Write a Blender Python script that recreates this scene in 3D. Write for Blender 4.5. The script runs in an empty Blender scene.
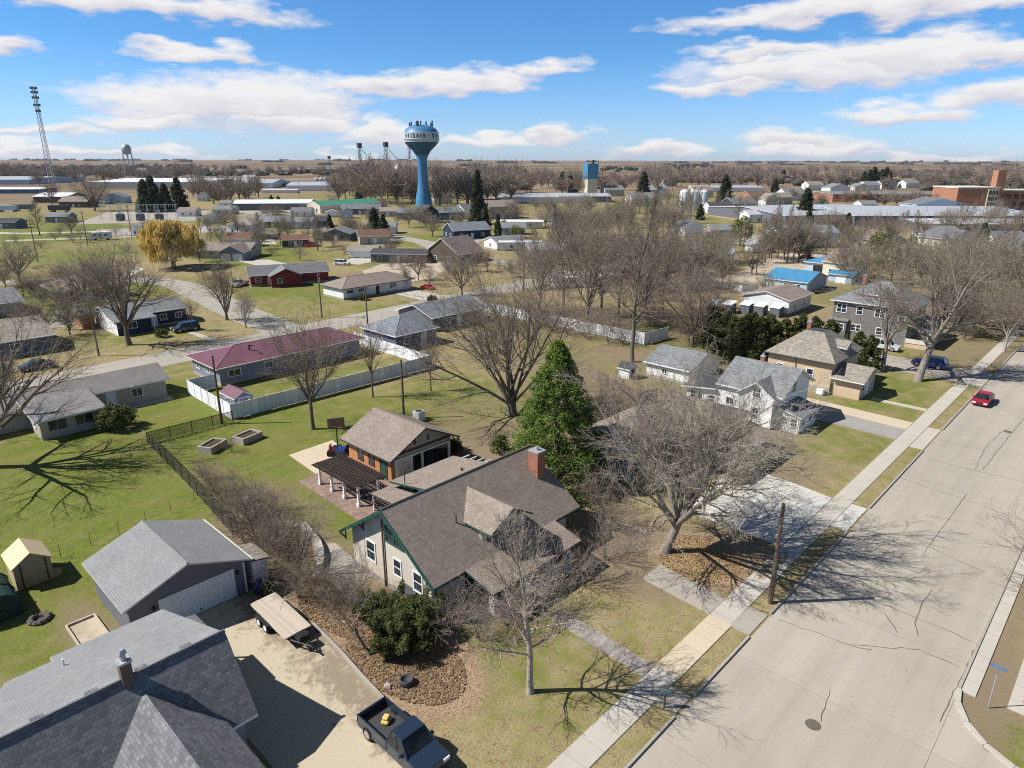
SUN = 5.0; SKY_STR = .05; SKY_SAT = 1.0; SKY_LO = (1.15, 1.56, 2.6); SKY_HI = (.62, 1.26, 2.0); CLOUD = 13.0; HAZE = 2.8e-5; EXPO = 0.47
import bpy, math, random
from mathutils import Vector, Matrix
SC = bpy.context.scene
COL = SC.collection
PI = math.pi
# ------------------------------------------------------------------ town frame: X runs along the main street, Y across it
CAM_H = 30.0
FPX = 683.0
PITCH = math.atan(224 / FPX)
YAW = math.radians(46.5)

def ray(u, v):
    x = (u - 512) / FPX; y = (384 - v) / FPX
    f = math.cos(PITCH) + y * math.sin(PITCH); z = -math.sin(PITCH) + y * math.cos(PITCH)
    c, s = math.cos(YAW), math.sin(YAW)
    return Vector((x * c + f * s, -x * s + f * c, z))

def gp(u, v, z=0.0):                       # survey: a photo point on the plane z -> town coordinates
    d = ray(u, v); t = (CAM_H - z) / -d.z
    return d.x * t, d.y * t

def tag(o, label=None, cat=None, group=None, kind=None):
    if label: o['label'] = label
    if cat: o['category'] = cat
    if group: o['group'] = group
    if kind: o['kind'] = kind
    return o

def empty(name, x, y, z=0, rz=0.0, label=None, cat=None, group=None):
    o = bpy.data.objects.new(name, None); COL.objects.link(o)
    o.empty_display_size = 0.3
    o.location = (x, y, z); o.rotation_euler = (0, 0, rz)
    return tag(o, label, cat, group)

class MB:
    def __init__(s): s.v = []; s.f = []; s.m = []
    def poly(s, pts, m=0):
        i = len(s.v); s.v.extend([tuple(p) for p in pts]); s.f.append(tuple(range(i, i + len(pts)))); s.m.append(m)
    def box(s, x0, x1, y0, y1, z0, z1, m=0):
        i = len(s.v)
        s.v.extend([(x0,y0,z0),(x1,y0,z0),(x1,y1,z0),(x0,y1,z0),(x0,y0,z1),(x1,y0,z1),(x1,y1,z1),(x0,y1,z1)])
        for q in ((0,3,2,1),(4,5,6,7),(0,1,5,4),(1,2,6,5),(2,3,7,6),(3,0,4,7)):
            s.f.append(tuple(i + k for k in q)); s.m.append(m)
    def prism(s, pts, z0, z1, m=0, mside=None):          # ccw footprint
        n = len(pts); i = len(s.v); ms = m if mside is None else mside
        s.v.extend([(p[0], p[1], z0) for p in pts]); s.v.extend([(p[0], p[1], z1) for p in pts])
        s.f.append(tuple(i + n - 1 - k for k in range(n))); s.m.append(ms)
        s.f.append(tuple(i + n + k for k in range(n))); s.m.append(m)
        for k in range(n):
            j = (k + 1) % n; s.f.append((i + k, i + j, i + n + j, i + n + k)); s.m.append(ms)
    def slab(s, top, th, m=0, mside=1):                  # top polygon ccw seen from above, thickened downwards
        n = len(top); i = len(s.v)
        s.v.extend([tuple(p) for p in top]); s.v.extend([(p[0], p[1], p[2] - th) for p in top])
        s.f.append(tuple(i + k for k in range(n))); s.m.append(m)
        s.f.append(tuple(i + n + n - 1 - k for k in range(n))); s.m.append(mside)
        for k in range(n):
            j = (k + 1) % n; s.f.append((i + k, i + n + k, i + n + j, i + j)); s.m.append(mside)
    def extr(s, prof, a, b, axis='x', m=None):           # closed profile of (u,z) swept along axis
        n = len(prof); i = len(s.v)
        for w in (a, b):
            s.v.extend([(w, p[0], p[1]) if axis == 'x' else (p[0], w, p[1]) for p in prof])
        s.f.append(tuple(i + n - 1 - k for k in range(n))); s.m.append(0 if m is None else m[-1])
        s.f.append(tuple(i + n + k for k in range(n))); s.m.append(0 if m is None else m[-1])
        for k in range(n):
            j = (k + 1) % n; s.f.append((i + k, i + j, i + n + j, i + n + k)); s.m.append(0 if m is None else m[k])
    def tube(s, pts, rad, n=4, m=0, cap=True):
        i0 = len(s.v); P = [Vector(p) for p in pts]; L = len(P)
        up = None
        for k in range(L):
            d = (P[min(k + 1, L - 1)] - P[max(k - 1, 0)])
            if d.length < 1e-9: d = Vector((0, 0, 1))
            d.normalize()
            if up is None:
                up = Vector((0, 0, 1)) if abs(d.z) < .9 else Vector((1, 0, 0))
            a = d.cross(up); 
            if a.length < 1e-6: a = d.orthogonal()
            a.normalize(); b = d.cross(a); up = b.cross(d) * 1.0; up = a.cross(d)
            r = rad[k] if hasattr(rad, '__len__') else rad
            for q in range(n):
                t = 2 * PI * q / n; c_, s_ = math.cos(t) * r, math.sin(t) * r
                s.v.append((P[k].x + a.x * c_ + b.x * s_, P[k].y + a.y * c_ + b.y * s_, P[k].z + a.z * c_ + b.z * s_))
        for k in range(L - 1):
            for q in range(n):
                j = (q + 1) % n; A = i0 + k * n
                s.f.append((A + q, A + j, A + n + j, A + n + q)); s.m.append(m)
        if cap:
            s.f.append(tuple(i0 + n - 1 - q for q in range(n))); s.m.append(m)
            s.f.append(tuple(i0 + (L - 1) * n + q for q in range(n))); s.m.append(m)
    def lathe(s, prof, n=16, cx=0, cy=0, m=0):            # (r,z) profile
        i0 = len(s.v)
        for r, z in prof:
            for q in range(n):
                t = 2 * PI * q / n; s.v.append((cx + r * math.cos(t), cy + r * math.sin(t), z))
        for k in range(len(prof) - 1):
            mm = m[k] if hasattr(m, '__len__') else m
            for q in range(n):
                j = (q + 1) % n; A = i0 + k * n
                s.f.append((A + q, A + j, A + n + j, A + n + q)); s.m.append(mm)
    def xform(s, M, start=0):
        s.v[start:] = [tuple(M @ Vector(p)) for p in s.v[start:]]
    def mesh(s, name, mats, off=(0, 0, 0), smooth=False, uv=True):
        me = bpy.data.meshes.new(name)
        ox, oy, oz = off
        me.from_pydata([(p[0] - ox, p[1] - oy, p[2] - oz) for p in s.v], [], s.f)
        if not isinstance(mats, (list, tuple)): mats = [mats]
        for mm in mats: me.materials.append(mm)
        if len(mats) > 1: me.polygons.foreach_set('material_index', s.m)
        if smooth: me.polygons.foreach_set('use_smooth', [True] * len(s.f))
        if uv:
            lay = me.uv_layers.new(name='UVMap'); out = [0.0] * (2 * len(me.loops)); V = s.v
            for p in me.polygons:
                n = p.normal
                if abs(n.z) > .985: h = (1, 0, 0); w = (0, 1, 0)
                else:
                    l = math.hypot(n.x, n.y); h = (-n.y / l, n.x / l, 0)
                    w = (n.y * h[2] - n.z * h[1], n.z * h[0] - n.x * h[2], n.x * h[1] - n.y * h[0])
                for li in p.loop_indices:
                    q = V[me.loops[li].vertex_index]
                    out[2 * li] = q[0] * h[0] + q[1] * h[1]; out[2 * li + 1] = q[0] * w[0] + q[1] * w[1] + q[2] * w[2]
            lay.data.foreach_set('uv', out)
        me.update()
        return me
    def build(s, name, mats, parent=None, smooth=False, loc=None, uv=True, rz=0.0):
        """vertices are town coordinates unless loc is given; parented parts become relative to the parent"""
        if parent is not None and loc is None:
            off = tuple(parent.get('_abs', parent.location)); me = s.mesh(name, mats, off, smooth, uv)
            o = bpy.data.objects.new(name, me); COL.objects.link(o); o.parent = parent
            o['_abs'] = list(off)
        elif parent is None and loc is None:
            xs = [p[0] for p in s.v]; ys = [p[1] for p in s.v]; zs = [p[2] for p in s.v]
            off = ((min(xs) + max(xs)) / 2, (min(ys) + max(ys)) / 2, min(zs))
            o = bpy.data.objects.new(name, s.mesh(name, mats, off, smooth, uv)); COL.objects.link(o); o.location = off
            o['_abs'] = list(off)
        else:
            o = bpy.data.objects.new(name, s.mesh(name, mats, (0, 0, 0), smooth, uv)); COL.objects.link(o)
            o.parent = parent; o.location = loc; o.rotation_euler = (0, 0, rz)
        return o

def link(name, me, parent=None, loc=(0, 0, 0), rz=0.0):
    o = bpy.data.objects.new(name, me); COL.objects.link(o); o.parent = parent
    o.location = loc; o.rotation_euler = (0, 0, rz); return o

def copy_tree(o, parent=None):
    c = o.copy(); COL.objects.link(c); c.parent = parent
    for ch in o.children: copy_tree(ch, c)
    return c

# ------------------------------------------------------------------ materials
class NT:
    def __init__(s, name, tree=None):
        if tree is None:
            s.mat = bpy.data.materials.new(name); s.mat.use_nodes = True; s.t = s.mat.node_tree
            s.b = s.t.nodes.get('Principled BSDF')
        else: s.t = tree
    def n(s, typ, **kw):
        nd = s.t.nodes.new(typ)
        for k, v in kw.items():
            if k.startswith('i_'):
                key = k[2:].replace('_', ' '); nd.inputs[int(key) if key.isdigit() else key].default_value = v
            else: setattr(nd, k, v)
        return nd
    def l(s, a, b): s.t.links.new(a, b)
    def uv(s): return s.n('ShaderNodeTexCoord').outputs['UV']
    def pos(s): return s.n('ShaderNodeNewGeometry').outputs['Position']
    def objc(s): return s.n('ShaderNodeTexCoord').outputs['Object']
    def noise(s, vec, scale, detail=4, rough=.55):
        nd = s.n('ShaderNodeTexNoise'); nd.inputs['Scale'].default_value = scale; nd.inputs['Detail'].default_value = detail
        nd.inputs['Roughness'].default_value = rough
        if vec is not None: s.l(vec, nd.inputs['Vector'])
        return nd.outputs['Fac']
    def math(s, op, a, b=None, clamp=False):
        nd = s.n('ShaderNodeMath', operation=op); nd.use_clamp = clamp
        for k, x in enumerate((a, b)):
            if x is None: continue
            if isinstance(x, (int, float)): nd.inputs[k].default_value = x
            else: s.l(x, nd.inputs[k])
        return nd.outputs[0]
    def rng(s, x, a, b, c=0., d=1.):
        nd = s.n('ShaderNodeMapRange'); nd.clamp = True
        nd.inputs[1].default_value = a; nd.inputs[2].default_value = b; nd.inputs[3].default_value = c; nd.inputs[4].default_value = d
        s.l(x, nd.inputs[0]); return nd.outputs[0]
    def mix(s, f, a, b, blend='MIX'):
        nd = s.n('ShaderNodeMix', data_type='RGBA', blend_type=blend)
        for key, x in ((0, f), (6, a), (7, b)):
            if isinstance(x, (int, float)): nd.inputs[key].default_value = x
            elif isinstance(x, tuple): nd.inputs[key].default_value = (*x, 1) if len(x) == 3 else x
            else: s.l(x, nd.inputs[key])
        return nd.outputs[2]
    def bump(s, h, strength=.3, dist=.02):
        nd = s.n('ShaderNodeBump'); nd.inputs['Strength'].default_value = strength; nd.inputs['Distance'].default_value = dist
        s.l(h, nd.inputs['Height']); s.l(nd.outputs[0], s.b.inputs['Normal'])
    def out(s, col, rough=.85, spec=.3, metal=0.0):
        if isinstance(col, tuple): s.b.inputs['Base Color'].default_value = (*col, 1)
        else: s.l(col, s.b.inputs['Base Color'])
        if isinstance(rough, (int, float)): s.b.inputs['Roughness'].default_value = rough
        else: s.l(rough, s.b.inputs['Roughness'])
        s.b.inputs['Specular IOR Level'].default_value = spec; s.b.inputs['Metallic'].default_value = metal
        return s.mat

def k(c, f): return tuple(min(1, x * f) for x in c)

def plain(name, c, rough=.7, spec=.3, metal=0., var=.18, scale=3.0):
    t = NT(name); n = t.noise(t.objc(), scale, 5)
    n2 = t.noise(t.objc(), scale * .17, 2)
    col = t.mix(t.rng(n, .3, .7), k(c, 1 - var), k(c, 1 + var))
    col = t.mix(t.rng(n2, .35, .7, 0, .35), col, k(c, 1 - 1.5 * var))
    return t.out(col, rough, spec, metal)

def shingle(name, c, row=.2, w=.42, var=.35):
    t = NT(name); uv = t.uv()
    br = t.n('ShaderNodeTexBrick'); t.l(uv, br.inputs['Vector'])
    br.inputs['Color1'].default_value = (*k(c, 1 - var), 1); br.inputs['Color2'].default_value = (*k(c, 1 + var), 1)
    br.inputs['Mortar'].default_value = (*k(c, .58), 1); br.inputs['Scale'].default_value = 1
    br.inputs['Mortar Size'].default_value = .014; br.inputs['Mortar Smooth'].default_value = .3
    br.inputs['Brick Width'].default_value = w; br.inputs['Row Height'].default_value = row
    n = t.noise(uv, .5, 5, .6); col = t.mix(t.rng(n, .3, .75), k((1, 1, 1), .8), (1.12, 1.1, 1.08), 'MULTIPLY')
    mul = t.n('ShaderNodeMix', data_type='RGBA', blend_type='MULTIPLY'); mul.inputs[0].default_value = 1
    t.l(br.outputs['Color'], mul.inputs[6]); t.l(t.mix(t.rng(n, .3, .75), (.82, .82, .82), (1.14, 1.12, 1.1)), mul.inputs[7])
    gr = t.noise(uv, 60, 2); col = t.mix(.25, mul.outputs[2], t.mix(gr, k(c, .5), k(c, 1.6)))
    t.bump(br.outputs['Fac'], .5, -.03)
    return t.out(col, .93, .15)

def metal_roof(name, c, pitch=.45):
    t = NT(name); uv = t.uv(); sep = t.n('ShaderNodeSeparateXYZ'); t.l(uv, sep.inputs[0])
    fr = t.math('FRACT', t.math('DIVIDE', sep.outputs[0], pitch)); rib = t.math('LESS_THAN', fr, .14)
    n = t.noise(uv, .6, 4); col = t.mix(t.rng(n, .3, .7), k(c, .85), k(c, 1.15))
    col = t.mix(t.math('MULTIPLY', rib, .55), col, k(c, .6))
    t.bump(rib, .6, .04)
    return t.out(col, .45, .5)

def siding(name, c, lap=.2):
    t = NT(name); uv = t.uv(); sep = t.n('ShaderNodeSeparateXYZ'); t.l(uv, sep.inputs[0])
    fr = t.math('FRACT', t.math('DIVIDE', sep.outputs[1], lap)); ln = t.math('LESS_THAN', fr, .12)
    n = t.noise(uv, .8, 5); col = t.mix(t.rng(n, .3, .75), k(c, .88), k(c, 1.08))
    col = t.mix(t.math('MULTIPLY', ln, .45), col, k(c, .45))
    t.bump(fr, .35, .02)
    return t.out(col, .7, .25)

def vboards(name, c, w=.3, dark=.5):
    t = NT(name); uv = t.uv(); sep = t.n('ShaderNodeSeparateXYZ'); t.l(uv, sep.inputs[0])
    q = t.math('DIVIDE', sep.outputs[0], w); fr = t.math('FRACT', q); ln = t.math('LESS_THAN', fr, .1)
    wn = t.n('ShaderNodeTexWhiteNoise', noise_dimensions='1D'); t.l(t.math('FLOOR', q), wn.inputs['W'])
    n = t.noise(uv, 2.5, 5); f = t.math('ADD', t.math('MULTIPLY', wn.outputs[0], .6), t.math('MULTIPLY', n, .5))
    col = t.mix(f, k(c, .75), k(c, 1.2)); col = t.mix(t.math('MULTIPLY', ln, dark), col, k(c, .35))
    return t.out(col, .75, .2)

def brick(name, c, mortar=(.35, .32, .29), bw=.24, bh=.085):
    t = NT(name); uv = t.uv(); br = t.n('ShaderNodeTexBrick'); t.l(uv, br.inputs['Vector'])
    br.inputs['Color1'].default_value = (*k(c, .75), 1); br.inputs['Color2'].default_value = (*k(c, 1.25), 1)
    br.inputs['Mortar'].default_value = (*mortar, 1); br.inputs['Scale'].default_value = 1; br.inputs['Mortar Size'].default_value = .008
    br.inputs['Brick Width'].default_value = bw; br.inputs['Row Height'].default_value = bh
    n = t.noise(uv, 1.2, 4); col = t.mix(t.rng(n, .35, .7, 0, .35), br.outputs['Color'], k(c, .6))
    t.bump(br.outputs['Fac'], .4, -.01)
    return t.out(col, .9, .15)

def stucco(name, c):
    t = NT(name); p = t.objc(); n = t.noise(p, 25, 5, .7); n2 = t.noise(p, .7, 4)
    col = t.mix(t.rng(n2, .3, .75), k(c, .86), k(c, 1.06)); col = t.mix(t.rng(n, .3, .7, 0, .25), col, k(c, .7))
    t.bump(n, .4, .02); return t.out(col, .9, .15)

def concrete(name, c, stain=.35, joint=None, sc=1.0):
    t = NT(name); p = t.pos(); n = t.noise(p, 14, 6, .7); n2 = t.noise(p, .35 * sc, 5, .6); n3 = t.noise(p, 1.6 * sc, 5, .65)
    col = t.mix(t.rng(n, .3, .7), k(c, .93), k(c, 1.06))
    col = t.mix(t.rng(n2, .45, .72, 0, stain), col, k(c, .62)); col = t.mix(t.rng(n3, .52, .75, 0, stain), col, (c[0] * .66, c[1] * .6, c[2] * .52))
    if joint:
        sep = t.n('ShaderNodeSeparateXYZ'); t.l(p, sep.inputs[0])
        for ax, st in joint:
            q = t.math('DIVIDE', sep.outputs[ax], st); fr = t.math('FRACT', q)
            col = t.mix(t.math('MULTIPLY', t.math('LESS_THAN', fr, .05 / st), .55), col, k(c, .45))
            wn = t.n('ShaderNodeTexWhiteNoise', noise_dimensions='1D'); t.l(t.math('FLOOR', q), wn.inputs['W'])
            col = t.mix(t.math('MULTIPLY', wn.outputs[0], .16), col, k(c, .6))
    if name.endswith('street') or name.startswith('street'):
        mp = t.n('ShaderNodeMapping'); mp.inputs['Scale'].default_value = (.03, .55, 1); t.l(p, mp.inputs['Vector']); nl = t.noise(mp.outputs[0], 1.0, 4, .6); col = t.mix(t.rng(nl, .42, .68, 0, .5), col, k(c, .68)); nb = t.noise(p, 3.5, 3, .5); col = t.mix(t.rng(nb, .66, .74, 0, .6), col, k(c, .5))
    t.bump(n, .2, .01); return t.out(col, .9, .2)

def bark(name, c):
    t = NT(name); p = t.objc(); n = t.noise(p, 9, 5, .7); n2 = t.noise(p, 1.1, 3)
    col = t.mix(t.rng(n, .3, .7), k(c, .6), k(c, 1.3)); col = t.mix(t.rng(n2, .4, .7, 0, .3), col, k(c, 1.4))
    return t.out(col, .95, .1)

def foliage(name, c, c2, sc=.9):
    t = NT(name); p = t.objc(); n = t.noise(p, sc, 3); n2 = t.noise(p, 9, 3)
    col = t.mix(t.rng(n, .35, .65), c, c2); col = t.mix(t.rng(n2, .3, .7), k((1, 1, 1), .0) if False else col, col)
    g = t.mix(t.rng(n2, .3, .7), (.6, .6, .6), (1.3, 1.3, 1.2)); mm = t.n('ShaderNodeMix', data_type='RGBA', blend_type='MULTIPLY')
    mm.inputs[0].default_value = 1; t.l(col, mm.inputs[6]); t.l(g, mm.inputs[7])
    m = t.out(mm.outputs[2], .7, .25)
    tr = t.n('ShaderNodeBsdfTranslucent'); t.l(mm.outputs[2], tr.inputs['Color']); ms = t.n('ShaderNodeMixShader'); ms.inputs[0].default_value = .3
    t.l(t.b.outputs[0], ms.inputs[1]); t.l(tr.outputs[0], ms.inputs[2]); t.l(ms.outputs[0], t.t.nodes['Material Output'].inputs['Surface']); return m

def paint(name, c, rough=.3):
    t = NT(name); m = t.out(c, rough, .5); t.b.inputs['Coat Weight'].default_value = .5; t.b.inputs['Coat Roughness'].default_value = .1; return m

def glass(name, c=(.02, .025, .03), rough=.08):
    t = NT(name); n = t.noise(t.objc(), 1.5, 3); col = t.mix(t.rng(n, .35, .65), k(c, .5), k(c, 2.2)); return t.out(col, rough, .6)

M = {}
M['glass'] = glass('window_glass'); M['carglass'] = glass('vehicle_glass', (.012, .014, .016), .05)
M['white'] = plain('white_paint', (.72, .73, .73), .6, var=.06); M['offwhite'] = plain('off_white_paint', (.6, .57, .5), .7, var=.08)
M['vinyl'] = vboards('white_vinyl', (.7, .71, .73), .9, .35); M['black'] = plain('black_metal', (.018, .018, .02), .5, .4)
M['dark'] = plain('dark_grey', (.05, .05, .055), .7); M['green'] = plain('green_trim_paint', (.02, .078, .056), .6)
M['galv'] = plain('galvanised_steel', (.42, .43, .44), .45, .5, .3); M['wood'] = vboards('weathered_wood', (.2, .15, .11), .16)
M['deckwood'] = vboards('grey_deck_boards', (.46, .4, .32), .19, .45); M['darkwood'] = vboards('dark_stained_wood', (.05, .038, .03), .14)
M['polewood'] = bark('pole_wood', (.13, .1, .075)); M['rubber'] = plain('tyre_rubber', (.015, .015, .015), .9)
M['rim'] = plain('wheel_rim', (.5, .5, .52), .35, .5, .6); M['redlens'] = plain('red_lens', (.35, .01, .01), .2, .5)
M['lamp'] = plain('lamp_lens', (.7, .7, .72), .1, .6)
M['r_brown'] = shingle('brown_shingles', (.255, .212, .182), .2, .32, .2); M['r_brown2'] = shingle('tan_brown_shingles', (.27, .226, .19), .2, .32, .2)
M['r_grey'] = shingle('light_grey_shingles', (.25, .258, .258), .15, .26, .13); M['r_slate'] = shingle('slate_grey_shingles', (.165, .168, .178), .2, .3, .33)
M['r_mid'] = shingle('mid_grey_shingles', (.2, .21, .215)); M['r_tan'] = shingle('sandy_grey_shingles', (.27, .245, .205))
M['r_dark'] = shingle('charcoal_shingles', (.07, .072, .078)); M['r_bluegrey'] = shingle('blue_grey_shingles', (.19, .21, .235))
M['r_maroon'] = metal_roof('maroon_metal_roof', (.16, .062, .085)); M['r_greymetal'] = metal_roof('ribbed_grey_roof', (.215, .2, .185), .4)
M['r_blue'] = metal_roof('bright_blue_roof', (.06, .23, .4), .5); M['r_green'] = metal_roof('green_metal_roof', (.07, .24, .16), .9)
M['r_white'] = metal_roof('white_metal_roof', (.7, .72, .74), .8); M['r_lgrey'] = metal_roof('pale_grey_metal_roof', (.4, .41, .43), .8)
M['r_redbrown'] = shingle('red_brown_shingles', (.17, .1, .075))
M['w_beige'] = stucco('beige_stucco', (.6, .54, .44)); M['w_white'] = siding('white_siding', (.72, .73, .72)); M['w_cream'] = siding('cream_siding', (.62, .57, .46))
M['w_grey'] = siding('grey_siding', (.26, .265, .28)); M['w_dgrey'] = siding('dark_blue_grey_siding', (.16, .16, .18), .12); M['w_navy'] = siding('navy_siding', (.03, .042, .075))
M['w_tan'] = stucco('peach_tan_wall', (.56, .43, .3)); M['w_orange'] = brick('orange_brick', (.5, .2, .08), (.4, .3, .22))
M['w_red'] = siding('barn_red_siding', (.2, .03, .03)); M['w_lav'] = siding('lavender_grey_siding', (.22, .23, .3)); M['w_ltan'] = siding('pale_tan_siding', (.42, .38, .31))
M['w_shgrey'] = shingle('grey_shingle_cladding', (.19, .18, .17), .25, .3, .2); M['w_blue'] = siding('blue_siding', (.1, .14, .2)); M['w_pblue'] = siding('pale_blue_siding', (.4, .5, .58))
M['w_dark'] = siding('charcoal_siding', (.05, .055, .06)); M['w_green'] = siding('dull_green_siding', (.09, .1, .08)); M['w_teal'] = siding('teal_blue_siding', (.04, .13, .2))
M['w_brickred'] = brick('red_brown_brick', (.36, .14, .07)); M['w_brown'] = siding('brown_siding', (.12, .09, .07)); M['w_slate'] = siding('slate_siding', (.13, .14, .16))
M['conc'] = concrete('pale_concrete', (.46, .425, .365), .25, ((0, 1.5),)); M['conc2'] = concrete('clean_concrete', (.54, .52, .47), .15, ((0, 2.8), (1, 2.8)))
M['concwarm'] = concrete('warm_concrete', (.53, .445, .325), .15, ((0, 1.5),)); M['concold'] = concrete('old_concrete', (.36, .325, .28), .4, ((0, 1.6),))
M['road'] = concrete('street_concrete', (.4, .358, .298), .3, ((0, 9.0),), .35); M['road2'] = concrete('worn_street', (.36, .33, .28), .3, ((0, 7.0),), .5)
M['asphalt'] = concrete('worn_asphalt', (.3, .285, .26), .4); M['drivedirt'] = concrete('dirty_driveway', (.44, .375, .28), .95, None, .8)
_t = NT('stained_driveway'); _p = _t.pos(); _n = _t.noise(_p, .55, 5, .65); _n2 = _t.noise(_p, 2.2, 5, .7); _n3 = _t.noise(_p, 16, 4, .7); _s = _t.n('ShaderNodeSeparateXYZ'); _t.l(_p, _s.inputs[0])
_m = _t.math('ADD', _t.rng(_s.outputs[0], 14.6, 17.2), _t.math('ADD', _t.math('MULTIPLY', _t.math('SUBTRACT', _n, .5), 2.6), _t.math('MULTIPLY', _t.math('SUBTRACT', _n2, .5), 1.6)))
_c = _t.mix(_t.rng(_n3, .3, .7), (.4, .34, .245), (.5, .43, .32)); _c = _t.mix(_t.rng(_m, .35, .95, 0, .8), _c, _t.mix(_t.rng(_n3, .3, .7), (.15, .115, .08), (.26, .205, .145))); _t.bump(_n3, .4, .02); M['drivestain'] = _t.out(_c, .95, .15)
M['gravel'] = concrete('gravel', (.36, .32, .28), .5, None, 6); M['pavers'] = brick('brick_pavers', (.27, .19, .15), (.2, .16, .14), .3, .2)
M['walkbrick'] = brick('grey_walk_bricks', (.29, .26, .23), (.2, .18, .16), .4, .25); M['tar'] = plain('crack_tar_and_shadow', (.12, .105, .085), .8)
M['canvas'] = plain('tan_shed_panels', (.58, .45, .28), .6, var=.05); M['canvasd'] = plain('tan_door_panels', (.38, .3, .19), .65, var=.07)
M['teal'] = plain('dark_green_cover', (.012, .04, .035), .6); M['chim'] = brick('chimney_brick', (.33, .11, .06))
M['bark1'] = bark('grey_bark', (.23, .2, .17)); M['bark2'] = bark('brown_bark', (.15, .125, .1)); M['bark3'] = bark('pale_bark', (.33, .29, .24))
M['twig1'] = bark('grey_twigs', (.25, .21, .17)); M['twig2'] = bark('brown_twigs', (.24, .195, .155)); M['twig3'] = bark('pale_twigs', (.32, .27, .22))
M['twigy'] = bark('yellow_twigs', (.5, .33, .1)); M['twigl'] = bark('light_ash_twigs', (.31, .27, .22)); M['twigr'] = bark('reddish_twigs', (.25, .2, .165)); M['twigo'] = bark('olive_twigs', (.23, .205, .14))
M['pine'] = foliage('pine_needles', (.19, .27, .05), (.09, .15, .03)); M['spruce'] = foliage('spruce_needles', (.035, .055, .025), (.075, .09, .04))
M['arbor'] = foliage('arborvitae_leaves', (.06, .09, .028), (.13, .14, .04)); M['juniper'] = foliage('juniper_leaves', (.05, .072, .022), (.13, .145, .045))
M['bushg'] = foliage('light_shrub_leaves', (.11, .14, .035), (.07, .1, .025)); M['willow'] = foliage('willow_strands', (.75, .56, .19), (.6, .44, .15))
M['olivefol'] = foliage('olive_spring_leaves', (.2, .2, .045), (.13, .14, .04))
M['leaf'] = foliage('fallen_leaves_colour', (.4, .27, .17), (.2, .135, .085), 3.0); M['leaf2'] = foliage('tan_fallen_leaves', (.5, .36, .17), (.33, .22, .11), 3.0)
M['woods'] = foliage('far_bare_woods', (.12, .1, .085), (.085, .078, .06), .02); M['woodsg'] = foliage('far_evergreen_woods', (.03, .045, .03), (.05, .06, .04), .03)
# ------------------------------------------------------------------ ground: one sheet to the horizon, with a cover attribute
def grid_coords(a, b, step, far):
    c = [a + i * step for i in range(int((b - a) / step) + 1)]
    x, d = c[0], step
    lo = []
    while x > -far: d = min(d * 1.28, 420); x -= d; lo.append(x)
    x, d = c[-1], step; hi = []
    while x < far: d = min(d * 1.28, 420); x += d; hi.append(x)
    return lo[::-1] + c + hi
import mathutils.noise as mn
def fbm(x, y, s, o=3, seed=0.0):
    r, a, tot = 0, 1, 0
    for i in range(o):
        r += a * mn.noise(Vector((x * s + seed, y * s - seed, seed * .7))); tot += a; a *= .5; s *= 2.1
    return r / tot
GREEN = [(12, 62, 14, 18, 1.0), (24, 82, 14, 8, .9), (36, 68, 12, 10, .5), (46, 84, 14, 5, .6), (35, 92, 6, 6, 1.0), (29, 48, 5, 6, .8), (8, 50, 5, 6, .5), (40, 131, 12, 6, .55),
         (86, 150, 12, 14, .6), (105, 225, 14, 18, .5), (90, 330, 60, 60, .35), (76, 23, 5, 5, .35), (98, 24, 8, 5, .35), (27, 25, 5, 6, .45), (55, 63, 12, 9, .42), (70, 135, 10, 8, .4), (34, 20.5, 5, 3, .15),
         (48, 180, 14, 14, .6), (75, 120, 12, 4, .35), (230, 250, 25, 15, .55), (106, 62, 6, 8, .3), (258, 350, 22, 22, .5), (130, 250, 12, 20, .5), (210, 215, 30, 12, .3)]
DIRT = [(21, 33, 4.5, 8, .7), (22, 45, 4, 9, .75), (25, 53, 4, 6, .45), (42.5, 25.5, 5, 6, .85), (47, 20, 6, 4, .6), (60, 50, 18, 12, .45), (80, 56, 18, 14, .5), (112, 150, 16, 12, .8), (128, 160, 14, 12, .5),
        (47, 49, 6, 5, .6), (64, 22, 6, 3, .4), (95, 50, 20, 9, .5), (150, 60, 60, 30, .45), (100, 75, 30, 14, .35), (200, 120, 60, 50, .3), (8.5, 43, 1.6, 8, .6), (130, 20, 12, 7, .55), (72, 45, 8, 6, .7), (225, 360, 20, 8, .9), (24, 69, 2, 12, .3), (44, 3, 12, 2.2, .6), (60, 3, 20, 2, .6)]
LEAF = [(21.2, 29.5, 3.2, 5.2, .95), (44.5, 21.5, 3.8, 3.4, .8), (20.5, 37.5, 1.8, 4, .6), (47.5, 17.2, 3, 1.2, .6)]
def blob(L, x, y):
    w = 0
    for cx, cy, rx, ry, a in L:
        d = ((x - cx) / rx) ** 2 + ((y - cy) / ry) ** 2
        if d < 2.6: w = max(w, a * min(1, max(0, (1.55 - math.sqrt(d)) / .7)))
    return w
def hill(x, y):
    d = math.hypot(x, y)
    if d < 1500: return 0
    a = math.atan2(x * math.sin(YAW) * -1 + y * math.cos(YAW) * 0 + 0, 1)
    side = (x * math.cos(YAW) - y * math.sin(YAW)) / d              # -1 west .. +1 east of the view axis
    f = min(1, (d - 1500) / 4000)
    return f * (14 - 26 * side + 26 * fbm(x, y, 1 / 2600, 3, 4.2)) * min(1, d / 6000)
XS = grid_coords(-6, 130, 1.0, 16000); YS = grid_coords(-6, 150, 1.0, 16000)
gm = bpy.data.meshes.new('ground'); vv = []; cc = []
nx, ny = len(XS), len(YS)
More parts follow.
